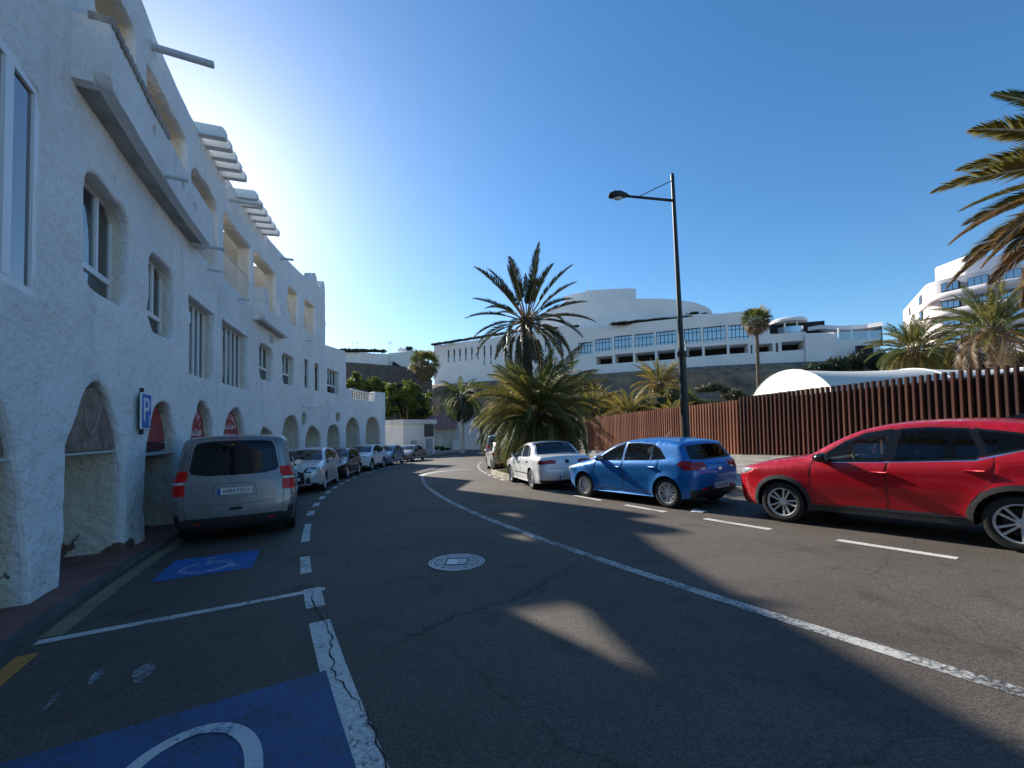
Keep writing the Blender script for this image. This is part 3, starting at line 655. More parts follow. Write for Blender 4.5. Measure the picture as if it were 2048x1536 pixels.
for i in range(16):
    u = -25.4 + i * .16; cp_.tube([on(arc_curve(RF - .43), u, 7.22, 0), on(arc_curve(RF - .43), u, 7.22, .26)], .075, 8)
bpart(cp_, 'coping', COPE)
# roof beams
for g0, g1, k, zt in [(-19.55, -17.55, 5, 9.68), (-16.2, -13.45, 6, 9.80)]:
    for i in range(k):
        u = g0 + (g1 - g0) * i / (k - 1); z = zt + .03 * i / k; hw = .1
        poly = [(-.56, z - .28), (-.60, z - .25), (-.60, z - .08), (-.53, z), (.3, z), (.3, z - .28)]
        mb = MB(); V = [on(FC, u + s * hw, zz, d) for s in (-1, 1) for d, zz in poly]; n = 6
        mb.add(V, [tuple(range(n)), tuple(range(2 * n - 1, n - 1, -1))] + [(j, n + j, n + (j + 1) % n, (j + 1) % n) for j in range(n)]); bpart(mb, 'roof_beam', SMOOTHW)
PIPE = mat('drain_pipe', (.55, .57, .58), .6)
for u, z, l, r in [(-22.45, 9.2, 1.0, .07), (-23.1, 6.38, .75, .035), (-16.9, 9.05, .9, .06), (-20.3, 6.2, .75, .035), (-11.2, 9.45, .55, .05), (-18.9, 6.1, .35, .03), (-16.1, 6.15, .35, .03), (-11.9, 5.9, .4, .03), (-7.6, 6.55, .35, .03)]:
    mb = MB(); a = on(FC, u, z, -l); b_ = on(FC, u, z + .05, .2); mb.tube([a, b_], r, 10); bpart(mb, 'drain_spout', PIPE)
mb = MB(); V = [on(FC, -8.0 + 3.2 * i / 6, 3.05 + .02 * i, d) + Vector((0, 0, zz)) for i in range(7) for d, zz in ((-.05, 0), (-.05, .05), (.1, .05), (.1, 0))]
mb.add(V, [(i * 4 + j, i * 4 + (j + 1) % 4, i * 4 + 4 + (j + 1) % 4, i * 4 + 4 + j) for i in range(6) for j in range(4)]); bpart(mb, 'ledge', SMOOTHW)
mb = MB(); lb = frame_at(on(FC, -12.35, 0, 0), on(FC, -12.2, 0) - on(FC, -12.5, 0)); mb.box((0, -.015, 5.62), (.34, .04, .3), lb); bpart(mb, 'wall_vent', mat('vent_grey', (.45, .47, .48), .6))
# dark doorway in the last arch
mb = MB(); lb = frame_at(on(FC, 4.0, 0, 1.16), on(FC, 4.2, 0) - on(FC, 3.8, 0)); mb.box((-.2, 0, .35), (1.0, .1, 2.3), lb); bpart(mb, 'door', mat('dark_door', (.03, .028, .028), .5))
# ---------------------------------------------------------------- shop signs in the arches, parking sign
def tympanum(u0, u1, zb, zt, dep, th, sh=.97, pt=.12):
    """a half-round board that closes the head of an arch"""
    P = [(u, z) for u, z in archp(u0, u1, gz((u0 + u1) / 2) - .3, zt, sh, pt) if z > zb]; P = [p for p in P if p[1] > zb + .03]; P = [(P[-1][0] - .02, zb), (P[0][0] + .02, zb)] + P
    c = offset(P, -.03); mb = MB(); n = len(c)
    mb.v = [tuple(on(FC, u, z, dep)) for u, z in c] + [tuple(on(FC, u, z, dep + th)) for u, z in c]
    mb.f = [tuple(range(n)), tuple(range(2 * n - 1, n - 1, -1))] + [(i, n + i, n + (i + 1) % n, (i + 1) % n) for i in range(n)]
    return mb
def sign_thing(name, u, label, cat):
    t = thing(name, on(FC, u, 1.9, .3), label, cat); return t
def spart(mb, name, m, t):
    mb.v = [tuple(Vector(p) - t.location) for p in mb.v]; return mb.build(name, m, t)
def put_text(t, body, size, u, z, dep, m, lean=0, sx=1.0):
    me = text_mesh(body, size, .004); o = link('lettering', me, t, m)
    tx = on(FC, u + .1, 0) - on(FC, u - .1, 0); M = frame_at(on(FC, u, z, dep), tx) @ Matrix.Rotation(math.pi / 2, 4, 'X') @ Matrix.Rotation(lean, 4, 'Z') @ Matrix.Diagonal((sx, 1, 1, 1))
    o.matrix_local = Matrix.Translation(-t.location) @ M; return o
BROWN = mat('brown_board', (.24, .165, .125), .7, var=.35, vscale=5, bump=.2, bscale=30)
TRIMW = mat('pale_trim', (.5, .49, .46), .6); TRIMD = mat('dull_lettering', (.36, .32, .27), .7)
for u0, u1, zt, lab in [(-25.42, -23.5, 2.4, 'arched brown wooden sign board in the arch beside the parking sign'), (-28.6, -26.2, 2.38, 'arched brown wooden sign board in the arch at the left picture edge')]:
    t = sign_thing('shop_sign', (u0 + u1) / 2, lab, 'sign')
    spart(tympanum(u0, u1, 1.42, zt - .03, .075, .05), 'board', BROWN, t)
    c = arc_curve(RF); e = MB(); e.tube([on(c, u0 + .05 + (u1 - u0 - .1) * i / 4, 1.41, .085) for i in range(5)], .022, 6); spart(e, 'trim', TRIMW, t)
    a = MB(); a.tube([on(c, (u0 + u1) / 2 - .05 + .38 * x, 1.75 + .28 * x * x * 2.2 - .05, .066) for x in np.linspace(-.55, 1, 12)], .010, 5); a.tube([on(c, (u0 + u1) / 2 - .25 + .02 * k, 2.15 - .1 * k, .066) for k in range(5)], .008, 5); spart(a, 'lettering', TRIMD, t)
    for k in range(5):
        v = MB(); q = (u0 + u1) / 2 - .45 + k * .22; v.tube([on(c, q - .04, 1.56, .066), on(c, q, 1.48, .066), on(c, q + .04, 1.56, .066)], .008, 5); spart(v, 'lettering', TRIMD, t)
REDS = mat('red_sign', (.36, .022, .028), .45, var=.12, vscale=3)
WTXT = mat('white_lettering', (.75, .74, .74), .6)
for u0, u1, zt, zb, lab in [(-22.5, -20.85, 2.33, 1.5, 'dark red arched awning board with white shelf in the arch left of the van'), (-19.9, -18.3, 2.45, 1.2, 'red drink advertising sign filling the arch head right above the van roof'), (-17.3, -15.25, 2.45, 1.55, 'red drink advertising sign with white border, second sign above the van')]:
    t = sign_thing('shop_sign', (u0 + u1) / 2, lab, 'sign'); uc = (u0 + u1) / 2; h = (zt - zb)
    spart(tympanum(u0, u1, zb, zt, .2, .06, .95 if u0 < -20 else (.75 if u0 < -18 else .62), .1), 'board', REDS, t)
    if u0 > -20:
        put_text(t, 'Coca-Cola', .27, uc - .05, zb + h * .42, .194, WTXT, sx=.8)
        up = 'CAFETERIA' ; k = len(up)
        for i, ch in enumerate(up):
            a = math.pi * (.86 - .72 * i / (k - 1)); put_text(t, ch, .21, uc + .56 * math.cos(a) * (u1 - u0) / 1.75, zb + .18 + (h - .38) * math.sin(a), .194, WTXT, lean=(a - math.pi / 2) * .9)
        if zb > 1.3: put_text(t, 'Bar Comidas caseras', .13, uc, zb + .12, .194, WTXT); e = MB(); e.tube([on(FC, u0 + (u1 - u0) * i / 4, zb, .19) for i in range(5)], .03, 6); spart(e, 'trim', TRIMW, t)
        else: put_text(t, 'Bar', .15, uc + .3, zb + .25, .194, WTXT)
    else:
        e = MB(); M = frame_at(on(FC, uc, 0, .3), on(FC, uc + .1, 0) - on(FC, uc - .1, 0)); e.box((0, 0, zb - .2), (1.6, .5, .05), M); spart(e, 'shelf', TRIMW, t)
        e = MB(); e.box((0, .06, zb - .07), (1.5, .3, .13), M); spart(e, 'awning_valance', mat('dark_red_cloth', (.10, .012, .016), .8), t)
ps = thing('parking_sign', on(FC, -22.9, 2.1, -.09), 'blue and white parking P sign fixed to the white wall', 'sign')
M = frame_at(Vector((0, 0, 0)), on(FC, -22.8, 0) - on(FC, -23.0, 0))
b = MB(); b.box((0, 0, 0), (.46, .03, .66), M, .02); b.build('frame', mat('sign_white', (.75, .77, .78), .4), ps)
b = MB(); b.box((0, -.017, 0), (.40, .006, .60), M); b.build('panel', mat('sign_blue', (.008, .13, .50), .5), ps)
o = link('lettering', text_mesh('P', .62, .003), ps, WTXT); o.matrix_local = Matrix.Translation(M @ Vector((-.03, -.023, 0))) @ M @ Matrix.Rotation(math.pi / 2, 4, 'X')
b = MB(); b.box((.13, -.022, -.17), (.1, .004, .2), M); b.build('small_plate', mat('sign_pale_blue', (.25, .38, .6), .4), ps)
b = MB(); b.box((0, .06, 0), (.05, .06, .84), M); b.build('bracket', mat('dark_iron', (.03, .03, .033), .6), ps)
# ---------------------------------------------------------------- cars: side panels and a top strip, cut into parts along drawn outlines
TYRE = mat('tyre_rubber', (.016, .016, .017), .85, var=.2, vscale=30)
RIM = mat('alloy', (.60, .61, .62), .35, .45)
RIMD = mat('dark_alloy', (.03, .03, .032), .45, .4)
PLASTIC = mat('black_plastic', (.022, .022, .024), .55)
GREYPL = mat('grey_plastic', (.085, .085, .09), .6)
TRIMB = mat('gloss_black', (.008, .008, .009), .15)
SHUT = mat('shut_line', (.006, .006, .006), .8)
CHROME = mat('chrome', (.75, .76, .78), .12, 1.0)
LRED = mat('tail_lamp_red', (.62, .012, .008), .3, spec=.25, coat=.25)
LDRED = mat('tail_lamp_dark_red', (.30, .008, .010), .25, spec=.3, coat=.35)
LCLR = mat('lamp_clear', (.62, .64, .66), .08, .35, coat=1.0)
CGL = glass_mat('car_glass', (.60, .66, .65), .07)
CGD = glass_mat('tinted_car_glass', (.06, .07, .08), .035)
SEAT = mat('seat_cloth', (.075, .075, .08), .9)
PLW = mat('plate_white', (.68, .69, .68), .4)
PLB = mat('plate_blue', (.01, .06, .38), .4)
PLT = mat('plate_black', (.012, .012, .012), .5)
def paint(name, col, metal=.0, rough=.28): return mat('paint_' + name, col, max(rough, .38), metal, coat=.8, spec=.25, var=.06, vscale=9, bump=.01, bscale=3)
class Car:
    def __init__(s, spec):
        s.__dict__.update(spec); s.tp = [(p.x, p.y) for p in crom(s.top, 5)]; n = len(s.tp)
        s.hw = s.W / 2; P = np.array(s.tp); s.P = P
        d = np.gradient(P, axis=0); d /= np.linalg.norm(d, axis=1)[:, None] + 1e-9; s.N = np.stack([-d[:, 1], d[:, 0]], 1)
        s.S = np.concatenate([[0], np.cumsum(np.linalg.norm(np.diff(P, axis=0), axis=1))])
        A, Bq = P[:-1], P[1:]; s.sa, s.sb = A, Bq; nm = np.abs((s.N[:-1, 0] + s.N[1:, 0]) / 2)
        mid = (A + Bq) / 2; k = np.clip(nm, 0, 1) ** 2
        isf = mid[:, 0] < s.L / 2; low = mid[:, 1] < s.belt_z + .05
        re = np.where(isf, s.rf[0], s.rr[0]); ee = np.where(isf, s.rf[1], s.rr[1])
        k = np.where(low, k, 0 if not s.van else k * .8)
        s.r = s.rt[0] * (1 - k) + re * k; s.e = s.rt[1] * (1 - k) + ee * k
        s.belt_u = np.array([b[0] for b in s.belt]); s.belt_zz = np.array([b[1] for b in s.belt])
    def width(s, Q):
        Q = np.asarray(Q, float); u, z = Q[:, 0], Q[:, 1]
        zb = np.interp(u, s.belt_u, s.belt_zz)
        w = s.hw - .035 * np.clip((s.zmid - z) / .45, 0, 1.2) ** 2 * 1.4 - .02 * np.clip((z - s.zmid) / .3, 0, 1) ** 2
        w += .012 * np.exp(-((z - (zb - .10)) / .045) ** 2) - .012 * np.exp(-((z - .5) / .10) ** 2)
        t = z - zb + .03; sp = np.where(t > .25, t, .035 * np.log1p(np.exp(np.clip(t / .035, -30, 30)))); w -= s.tum * sp + .018 * np.clip(t / .05, 0, 1)
        for wu in s.wh:
            d = np.hypot(u - wu, z - s.wr); w += .028 * np.exp(-((d - s.ra) / .07) ** 2) * (z < zb)
        ins = np.zeros(len(Q)); AB = s.sb - s.sa; L2 = (AB ** 2).sum(1) + 1e-12
        for j in range(len(s.sa)):
            t = np.clip(((Q - s.sa[j]) * AB[j]).sum(1) / L2[j], 0, 1); d = np.linalg.norm(Q - s.sa[j] - t[:, None] * AB[j], axis=1)
            x = np.clip(1 - d / s.r[j], 0, 1); ins = np.maximum(ins, s.e[j] * (1 - np.sqrt(np.clip(1 - x * x, 0, 1))))
        return np.maximum(w - ins, .3)
    def sz(s, z, front):                    # arc position of a height on the nose or the tail
        idx = [i for i in range(len(s.P)) if (s.P[i, 0] < s.L * .3) == front and (s.P[i, 0] < s.L * .3 or s.P[i, 0] > s.L * .6)]
        zz = s.P[idx, 1]; ss = s.S[idx]; o = np.argsort(zz); return float(np.interp(z, zz[o], ss[o]))
    def su(s, u): return float(np.interp(u, s.P[:, 0], s.S))
    def strip_poly(s, zone, pts):
        pts = dens(pts, .08)
        if zone == 'front': return [(s.sz(a, True), v) for a, v in pts]
        if zone == 'rear': return [(s.sz(a, False), v) for a, v in pts]
        return [(s.su(a), v) for a, v in pts]
    def build(s, name, loc, yaw, pm, label, cat, group=None, tilt=None, plate=None, rimstyle=5, glass=None, detail=True):
        root = thing(name, loc, label, cat, group); q = Quaternion((0, 0, 1), yaw)
        if tilt is not None: q = Vector((0, 0, 1)).rotation_difference(tilt) @ q
        root.rotation_mode = 'QUATERNION'; root.rotation_quaternion = q
        gm = glass or CGL
        mats = dict(body=pm, door=pm, bonnet=pm, tailgate=pm, shut=SHUT, trim=TRIMB, glass=gm, tint=CGD, black=PLASTIC, grey=GREYPL, red=LRED, dred=LDRED, clear=LCLR, chrome=CHROME, alu=GREYPL, white=PLW, lamp=TRIMB)
        # ---- side outline with wheel arches
        zs = s.sill; a0 = math.asin(min(.95, (s.wr - zs) / s.ra)); bot = []
        for wu in sorted(s.wh, reverse=True):
            bot += [(wu + s.ra * math.cos(a), s.wr + s.ra * math.sin(a)) for a in np.linspace(-a0, math.pi + a0, 19)]
        side = s.tp + [(s.tp[-1][0] - .04, zs + .02)] + bot + [(s.tp[0][0] + .06, zs + .02)]
        # ---- regions of the side
        REG = []
        for d in s.doors: REG.append(('shut', offset(d, .006), None)); REG.append(('door', offset(d, -.003), None))
        if s.clad:
            for wu in s.wh: REG.append(('black', [(wu + (s.ra + .065) * math.cos(a), s.wr + (s.ra + .065) * math.sin(a)) for a in np.linspace(0, 6.283, 40, False)], None))
            REG.append(('black', [(s.wh[0], zs - .1), (s.wh[1], zs - .1), (s.wh[1], zs + .10), (s.wh[0], zs + .10)], None))
        for nm_, poly in s.side: REG.append((nm_, poly, None))
        for i, w in enumerate(s.wins): REG.append(('trim', offset(w, .028), None)); REG.append(('tint' if (s.tintrear and i) else 'glass', w, i))
        REG = [(a, dens(p, .12), c) for a, p, c in REG]
        h = s.step; us = np.arange(0, s.L, h); zz = np.arange(.1, max(p[1] for p in s.tp), h)
        Q = np.array([(u, z) for u in us for z in zz]); Q = Q[inpoly(Q, offset(side, -.02))]
        rings = []
        for f in (.04, .14, .3, .55, .9):
            rr = np.interp(s.S, (s.S[:-1] + s.S[1:]) / 2, s.r); rp = s.P - s.N * (rr * f)[:, None] * (1 if s.N[len(s.N) // 2, 1] > 0 else -1); rp = rp[::2]; rings += [tuple(p) for p in rp[inpoly(rp, side)]]
        V, F = cdt([side] + [p for _, p, _ in REG], [tuple(p) for p in Q] + rings)
        C = np.array([V[list(f)].mean(0) for f in F]); ok = inpoly(C, side); key = np.zeros(len(F), int)
        for k, (a, p, c) in enumerate(REG): key[inpoly(C, p)] = k + 1
        wv = s.width(V)
        ALLV = []; TRI = []
        def push(vs, fs, keys): k = len(ALLV); ALLV.extend(vs); TRI.extend([(tuple(i + k for i in f), kk) for f, kk in zip(fs, keys)])
        for sg in (1, -1):
            vs_ = [(u - s.L / 2, sg * w, z) for (u, z), w in zip(V, wv)]
            fs_ = [f if sg < 0 else f[::-1] for f, o in zip(F, ok) if o]; ks = [(('S%+d' % sg), kk) for kk, o in zip(key, ok) if o]
            push(vs_, fs_, ks)
        # ---- strip over bonnet, glass, roof and tail
        SR = [(a, s.strip_poly(zn, p), c) for a, zn, p, c in s.strip]
        sc = s.hw; vq = np.linspace(-1, 1, 17)[1:-1]
        bd = [(x, -sc) for x in s.S] + [(x, sc) for x in s.S[::-1]]
        pt = [(x, v * sc) for x in s.S[1:-1] for v in vq]
        V2, F2 = cdt([bd] + [[(x, v * sc) for x, v in p] for _, p, _ in SR], pt)
        C2 = np.array([V2[list(f)].mean(0) for f in F2]); ok2 = (np.abs(C2[:, 1]) < sc) & (C2[:, 0] > 0) & (C2[:, 0] < s.S[-1]); key2 = np.zeros(len(F2), int)
        for k, (a, p, c) in enumerate(SR): key2[inpoly(C2, [(x, v * sc) for x, v in p])] = k + 1
        wp = s.width(s.P); sg_n = 1 if s.N[len(s.N) // 2, 1] > 0 else -1; vs_ = []
        for x, y in V2:
            x = min(max(x, 0), s.S[-1]); pu, pz = np.interp(x, s.S, s.P[:, 0]), np.interp(x, s.S, s.P[:, 1]); nu, nz_ = np.interp(x, s.S, s.N[:, 0]) * sg_n, np.interp(x, s.S, s.N[:, 1]) * sg_n
            v = max(-1, min(1, y / sc)); cr = (.035 if nz_ > .6 else .05) * (1 - v * v); w = np.interp(x, s.S, wp)
            vs_.append((pu + nu * cr - s.L / 2, v * w, pz + nz_ * cr))
        push(vs_, [f for f, o in zip(F2, ok2) if o], [('T', kk) for kk, o in zip(key2, ok2) if o])
        # ---- welded normals, then split into parts
        A = np.array(ALLV); idx = {}; wid = np.array([idx.setdefault(tuple(np.round(p, 4)), len(idx)) for p in A]); NN = np.zeros((len(idx), 3))
        T = np.array([t for t, _ in TRI]); fn = np.cross(A[T[:, 1]] - A[T[:, 0]], A[T[:, 2]] - A[T[:, 0]])
        for k in range(3): np.add.at(NN, wid[T[:, k]], fn)
        NN /= np.linalg.norm(NN, axis=1)[:, None] + 1e-12
        parts = {}
        for (t, kk) in TRI:
            zone, k = kk
            if zone == 'T':
                nm_ = ('body', None) if k == 0 else (SR[k - 1][0], SR[k - 1][2])
                pk = nm_[0] if nm_[0] == 'body' else (nm_[0], 'T', nm_[1] if nm_[0] not in ('black', 'grey', 'lamp', 'shut', 'trim') else 'n%d' % k)
            else:
                nm_ = ('body', None) if k == 0 else (REG[k - 1][0], k)
                a = nm_[0]
                if a == 'body': pk = a
                elif a in ('shut', 'trim'): pk = (a, zone, 'all')
                elif a in ('black', 'grey'): pk = (a, zone, 'n%d' % k)
                elif a == 'door': pk = ('door', zone, k)
                elif a in ('glass', 'tint'): pk = (a, zone, REG[k - 1][2])
                elif a in ('chrome', 'alu'): pk = (a, zone, 'n%d' % k)
                else: pk = (a, 'T', a + zone[-2])
            parts.setdefault(pk, []).append(t)
        NAMES = dict(body='body', shut='shut_line', trim='window_trim', black='cladding', grey='bumper_insert', door='door', red='tail_lamp', dred='tail_lamp', clear='headlamp', chrome='chrome_trim', alu='side_moulding', tailgate='tailgate', bonnet='bonnet', white='reversing_lamp', lamp='lamp_surround')
        first = {}
        for pk, tl in sorted(parts.items(), key=lambda x: str(x[0])):
            a = pk if isinstance(pk, str) else pk[0]; uq = {}; vs2 = []; nr = []; f2 = []
            for t in tl:
                q2 = []
                for i in t:
                    if i not in uq: uq[i] = len(vs2); vs2.append(ALLV[i]); nr.append(NN[wid[i]])
                    q2.append(uq[i])
                f2.append(q2)
            nmx = NAMES.get(a)
            if a == 'tailgate': nmx = pk[2]
            if a in ('glass', 'tint'): nmx = 'side_window' if pk[1] != 'T' else pk[2]
            me = bpy.data.meshes.new(nmx); me.from_pydata(vs2, [], f2); me.materials.append(mats[a]); me.shade_smooth(); me.normals_split_custom_set_from_vertices([tuple(v) for v in nr])
            o = link(nmx, me, root); first[pk] = o
        if detail:                              # door handles
            for pk, o in list(first.items()):
                if isinstance(pk, tuple) and pk[0] == 'door':
                    d = REG[pk[2] - 1][1]; um = max(p[0] for p in d); hu = um - .17; hz = float(np.interp(hu, s.belt_u, s.belt_zz)) - .13; w = s.width([(hu, hz)])[0]; sg = 1 if pk[1] == 'S+1' else -1
                    hb = MB(); hb.box((hu - s.L / 2, sg * (w + .016), hz), (.2, .03, .032), None, .01); hb.build('handle', pm if s.painthandle else PLASTIC, o, smooth=True)
        # ---- underside, wheel wells, cabin
        ub = MB(); zt = .5 if not s.van else .6
        ub.box((0, 0, (zs + .06 + zt) / 2), ((s.wh[1] - s.wh[0]) - 2 * s.ra - .02, s.W - .16, zt - zs - .06)); ub.box((s.wh[0] * .5 - s.L / 2 - .02 + .05, 0, .42), (max(s.wh[0] - s.ra - .14, .1), s.W - .5, .3)); ub.box(((s.wh[1] + s.L) / 2 - s.L / 2, 0, .42), (max(s.L - s.wh[1] - s.ra - .2, .1), s.W - .45, .3))
        ub.box((0, 0, .62), (s.L - .5, s.W - .62, .26)); ub.build('underbody', PLASTIC, root)
        for wu in s.wh:
            R0 = s.ra + .012
            for sg in (-1, 1):
                V3 = []; lm = MB()
                for a in np.linspace(-a0, math.pi + a0, 15): V3 += [(wu - s.L / 2 + R0 * math.cos(a), sg * (s.hw - .03), s.wr + R0 * math.sin(a)), (wu - s.L / 2 + R0 * math.cos(a), sg * (s.hw - .36), s.wr + R0 * math.sin(a))]
                lm.add(V3, [(2 * i, 2 * i + 1, 2 * i + 3, 2 * i + 2) for i in range(14)] + [tuple(range(1, 30, 2))])
                lm.build('wheel_well', PLASTIC, root)
        cb = s.cab
        for x in cb['rows']:
            for y in (-.36, .36):
                st = MB(); x0 = x - s.L / 2; M = Matrix.Translation((x0, y, cb['z'])) @ Matrix.Rotation(R_(12), 4, 'Y')
                st.box((.12, 0, .30), (.13, .46, .56), M, .05); st.box((-.16, 0, .02), (.5, .48, .14), M, .05); st.box((.14, 0, .68), (.09, .26, .18), M, .04)
                st.build('seat', SEAT, root, smooth=True, ang=40)
        ds = MB(); ds.box((cb['dash'] - s.L / 2, 0, cb['z'] + .30), (.45, s.W - .36, .28), None, .08); ds.build('dashboard', SEAT, root)
        sw = MB(); M = Matrix.Translation((cb['dash'] + .36 - s.L / 2, -.36, cb['z'] + .38)) @ Matrix.Rotation(R_(65), 4, 'Y')
        sw.tube([M @ Vector((.18 * math.cos(a), .18 * math.sin(a), 0)) for a in np.linspace(0, 6.283, 17)], .016, 6); sw.box((0, 0, 0), (.1, .34, .03), M); sw.build('steering_wheel', PLASTIC, root)
        # ---- mirrors
        for sg in (-1, 1):
            mu, mz = s.mir; w = s.width([(mu, mz)])[0]; mb = MB()
            M = Matrix.Translation((mu - s.L / 2, sg * (w + .11), mz + .05)); prof = [(-.13, .02), (-.10, .65), (-.02, .97), (.05, 1.0), (.075, .9)]
            n = 12; V3 = [M @ Vector((x, .105 * k * math.cos(2 * math.pi * i / n), .078 * k * math.sin(2 * math.pi * i / n))) for x, k in prof for i in range(n)]
            mb.add(V3, [(j * n + i, j * n + (i + 1) % n, (j + 1) * n + (i + 1) % n, (j + 1) * n + i) for j in range(len(prof) - 1) for i in range(n)])
            mo = mb.build('mirror', mats['body'] if s.mirpaint else TRIMB, root, smooth=True)
            g = MB(); g.add([M @ Vector((.07, .092 * math.cos(2 * math.pi * i / n), .066 * math.sin(2 * math.pi * i / n))) for i in range(n)], [tuple(range(n))]); g.build('mirror_glass', CHROME, mo)
            g = MB(); g.tube([(mu - s.L / 2, sg * (w - .02), mz - .04), (mu - s.L / 2, sg * (w + .07), mz + .01)], .028, 7); g.build('mirror_arm', TRIMB, mo)
        # ---- wheels
        R0 = s.wr; rr = R0 * .70; key_ = (s.wr, rimstyle)
        if key_ not in WHEELS:
            ty = MB(); w = .10; ty.lathe([(rr * .97, -w * .85), (rr * 1.06, -w), (R0 * .93, -w * 1.02), (R0 * .985, -w * .85), (R0, -w * .5), (R0, w * .5), (R0 * .985, w * .85), (R0 * .93, w * 1.02), (rr * 1.06, w), (rr * .97, w * .85), (rr * .9, w * .4), (rr * .9, -w * .85)], 40)
            rim = MB(); rim.lathe([(rr * .90, -.09), (rr * .92, .05), (rr * .985, .088), (rr, .094), (rr * .96, .097), (rr * .90, .07)], 40)
            ns = rimstyle
            for i in range(ns):
                a = 2 * math.pi * i / ns
                for da in ((-.16, .16) if ns <= 6 else (-.10, .10) if ns == 8 else (0,)):
                    M = Matrix.Rotation(a, 4, 'Z'); x0, x1 = rr * .16, rr * .95; wd0, wd1 = (.030, .040) if ns <= 8 else (.018, .024)
                    y0, y1 = da * rr * .35, da * rr * (1.25 if ns <= 6 else 1.6)
                    P8 = [Vector((x0, y0 - wd0 / 2, .03)), Vector((x0, y0 + wd0 / 2, .03)), Vector((x1, y1 + wd1 / 2, .055)), Vector((x1, y1 - wd1 / 2, .055)), Vector((x0, y0 - wd0 / 3, .062)), Vector((x0, y0 + wd0 / 3, .062)), Vector((x1, y1 + wd1 / 3, .084)), Vector((x1, y1 - wd1 / 3, .084))]
                    rim.add([M @ p for p in P8], [(4, 5, 6, 7), (0, 4, 7, 3), (1, 2, 6, 5), (0, 1, 5, 4), (2, 3, 7, 6)])
            rim.lathe([(0, .075), (rr * .15, .072), (rr * .24, .06), (rr * .26, .03)], 20)
            hub = MB(); hub.lathe([(0, .0), (rr * .72, .0), (rr * .72, -.03), (rr * .9, -.05)], 28)
            WHEELS[key_] = (ty.mesh('tyre', TYRE, True, 50), rim.mesh('rim', RIM, True, 35), hub.mesh('wheel', RIMD, True, 35))
        tm, rm, hm = WHEELS[key_]
        for wu in s.wh:
            for sg in (-1, 1):
                w = link('wheel', hm, root); w.matrix_local = Matrix.Translation((wu - s.L / 2, sg * (s.hw - .115), s.wr)) @ Matrix.Rotation(-sg * math.pi / 2, 4, 'X') @ Matrix.Rotation(random.random() * 3, 4, 'Z')
                link('tyre', tm, w); link('rim', rm, w)
        # ---- number plates
        if plate:
            txt, zc, zone, pw = plate; x = float(np.interp(s.sz(zc, zone == 'front'), s.S, s.P[:, 0])) - s.L / 2; sgx = 1 if zone == 'rear' else -1
            M = Matrix.Translation((x + sgx * .066, 0, zc)) @ Matrix.Rotation(sgx * math.pi / 2, 4, 'Z') @ Matrix.Rotation(math.pi / 2 - (.06 if sgx > 0 else 0), 4, 'X')
            pb = MB(); pb.box((0, 0, 0), (.52, .115, .012), M, .004); po = pb.build('number_plate', PLW, root)
            pb = MB(); pb.box((-.238, 0, .0068), (.042, .112, .004), M); pb.build('plate_band', PLB, po)
            if txt: o = link('lettering', text_mesh(txt, .098, .001), po, PLT); o.matrix_local = M @ Matrix.Translation((.022, 0, .008)) @ Matrix.Diagonal((.93, 1, 1, 1))
        return root
WHEELS = {}
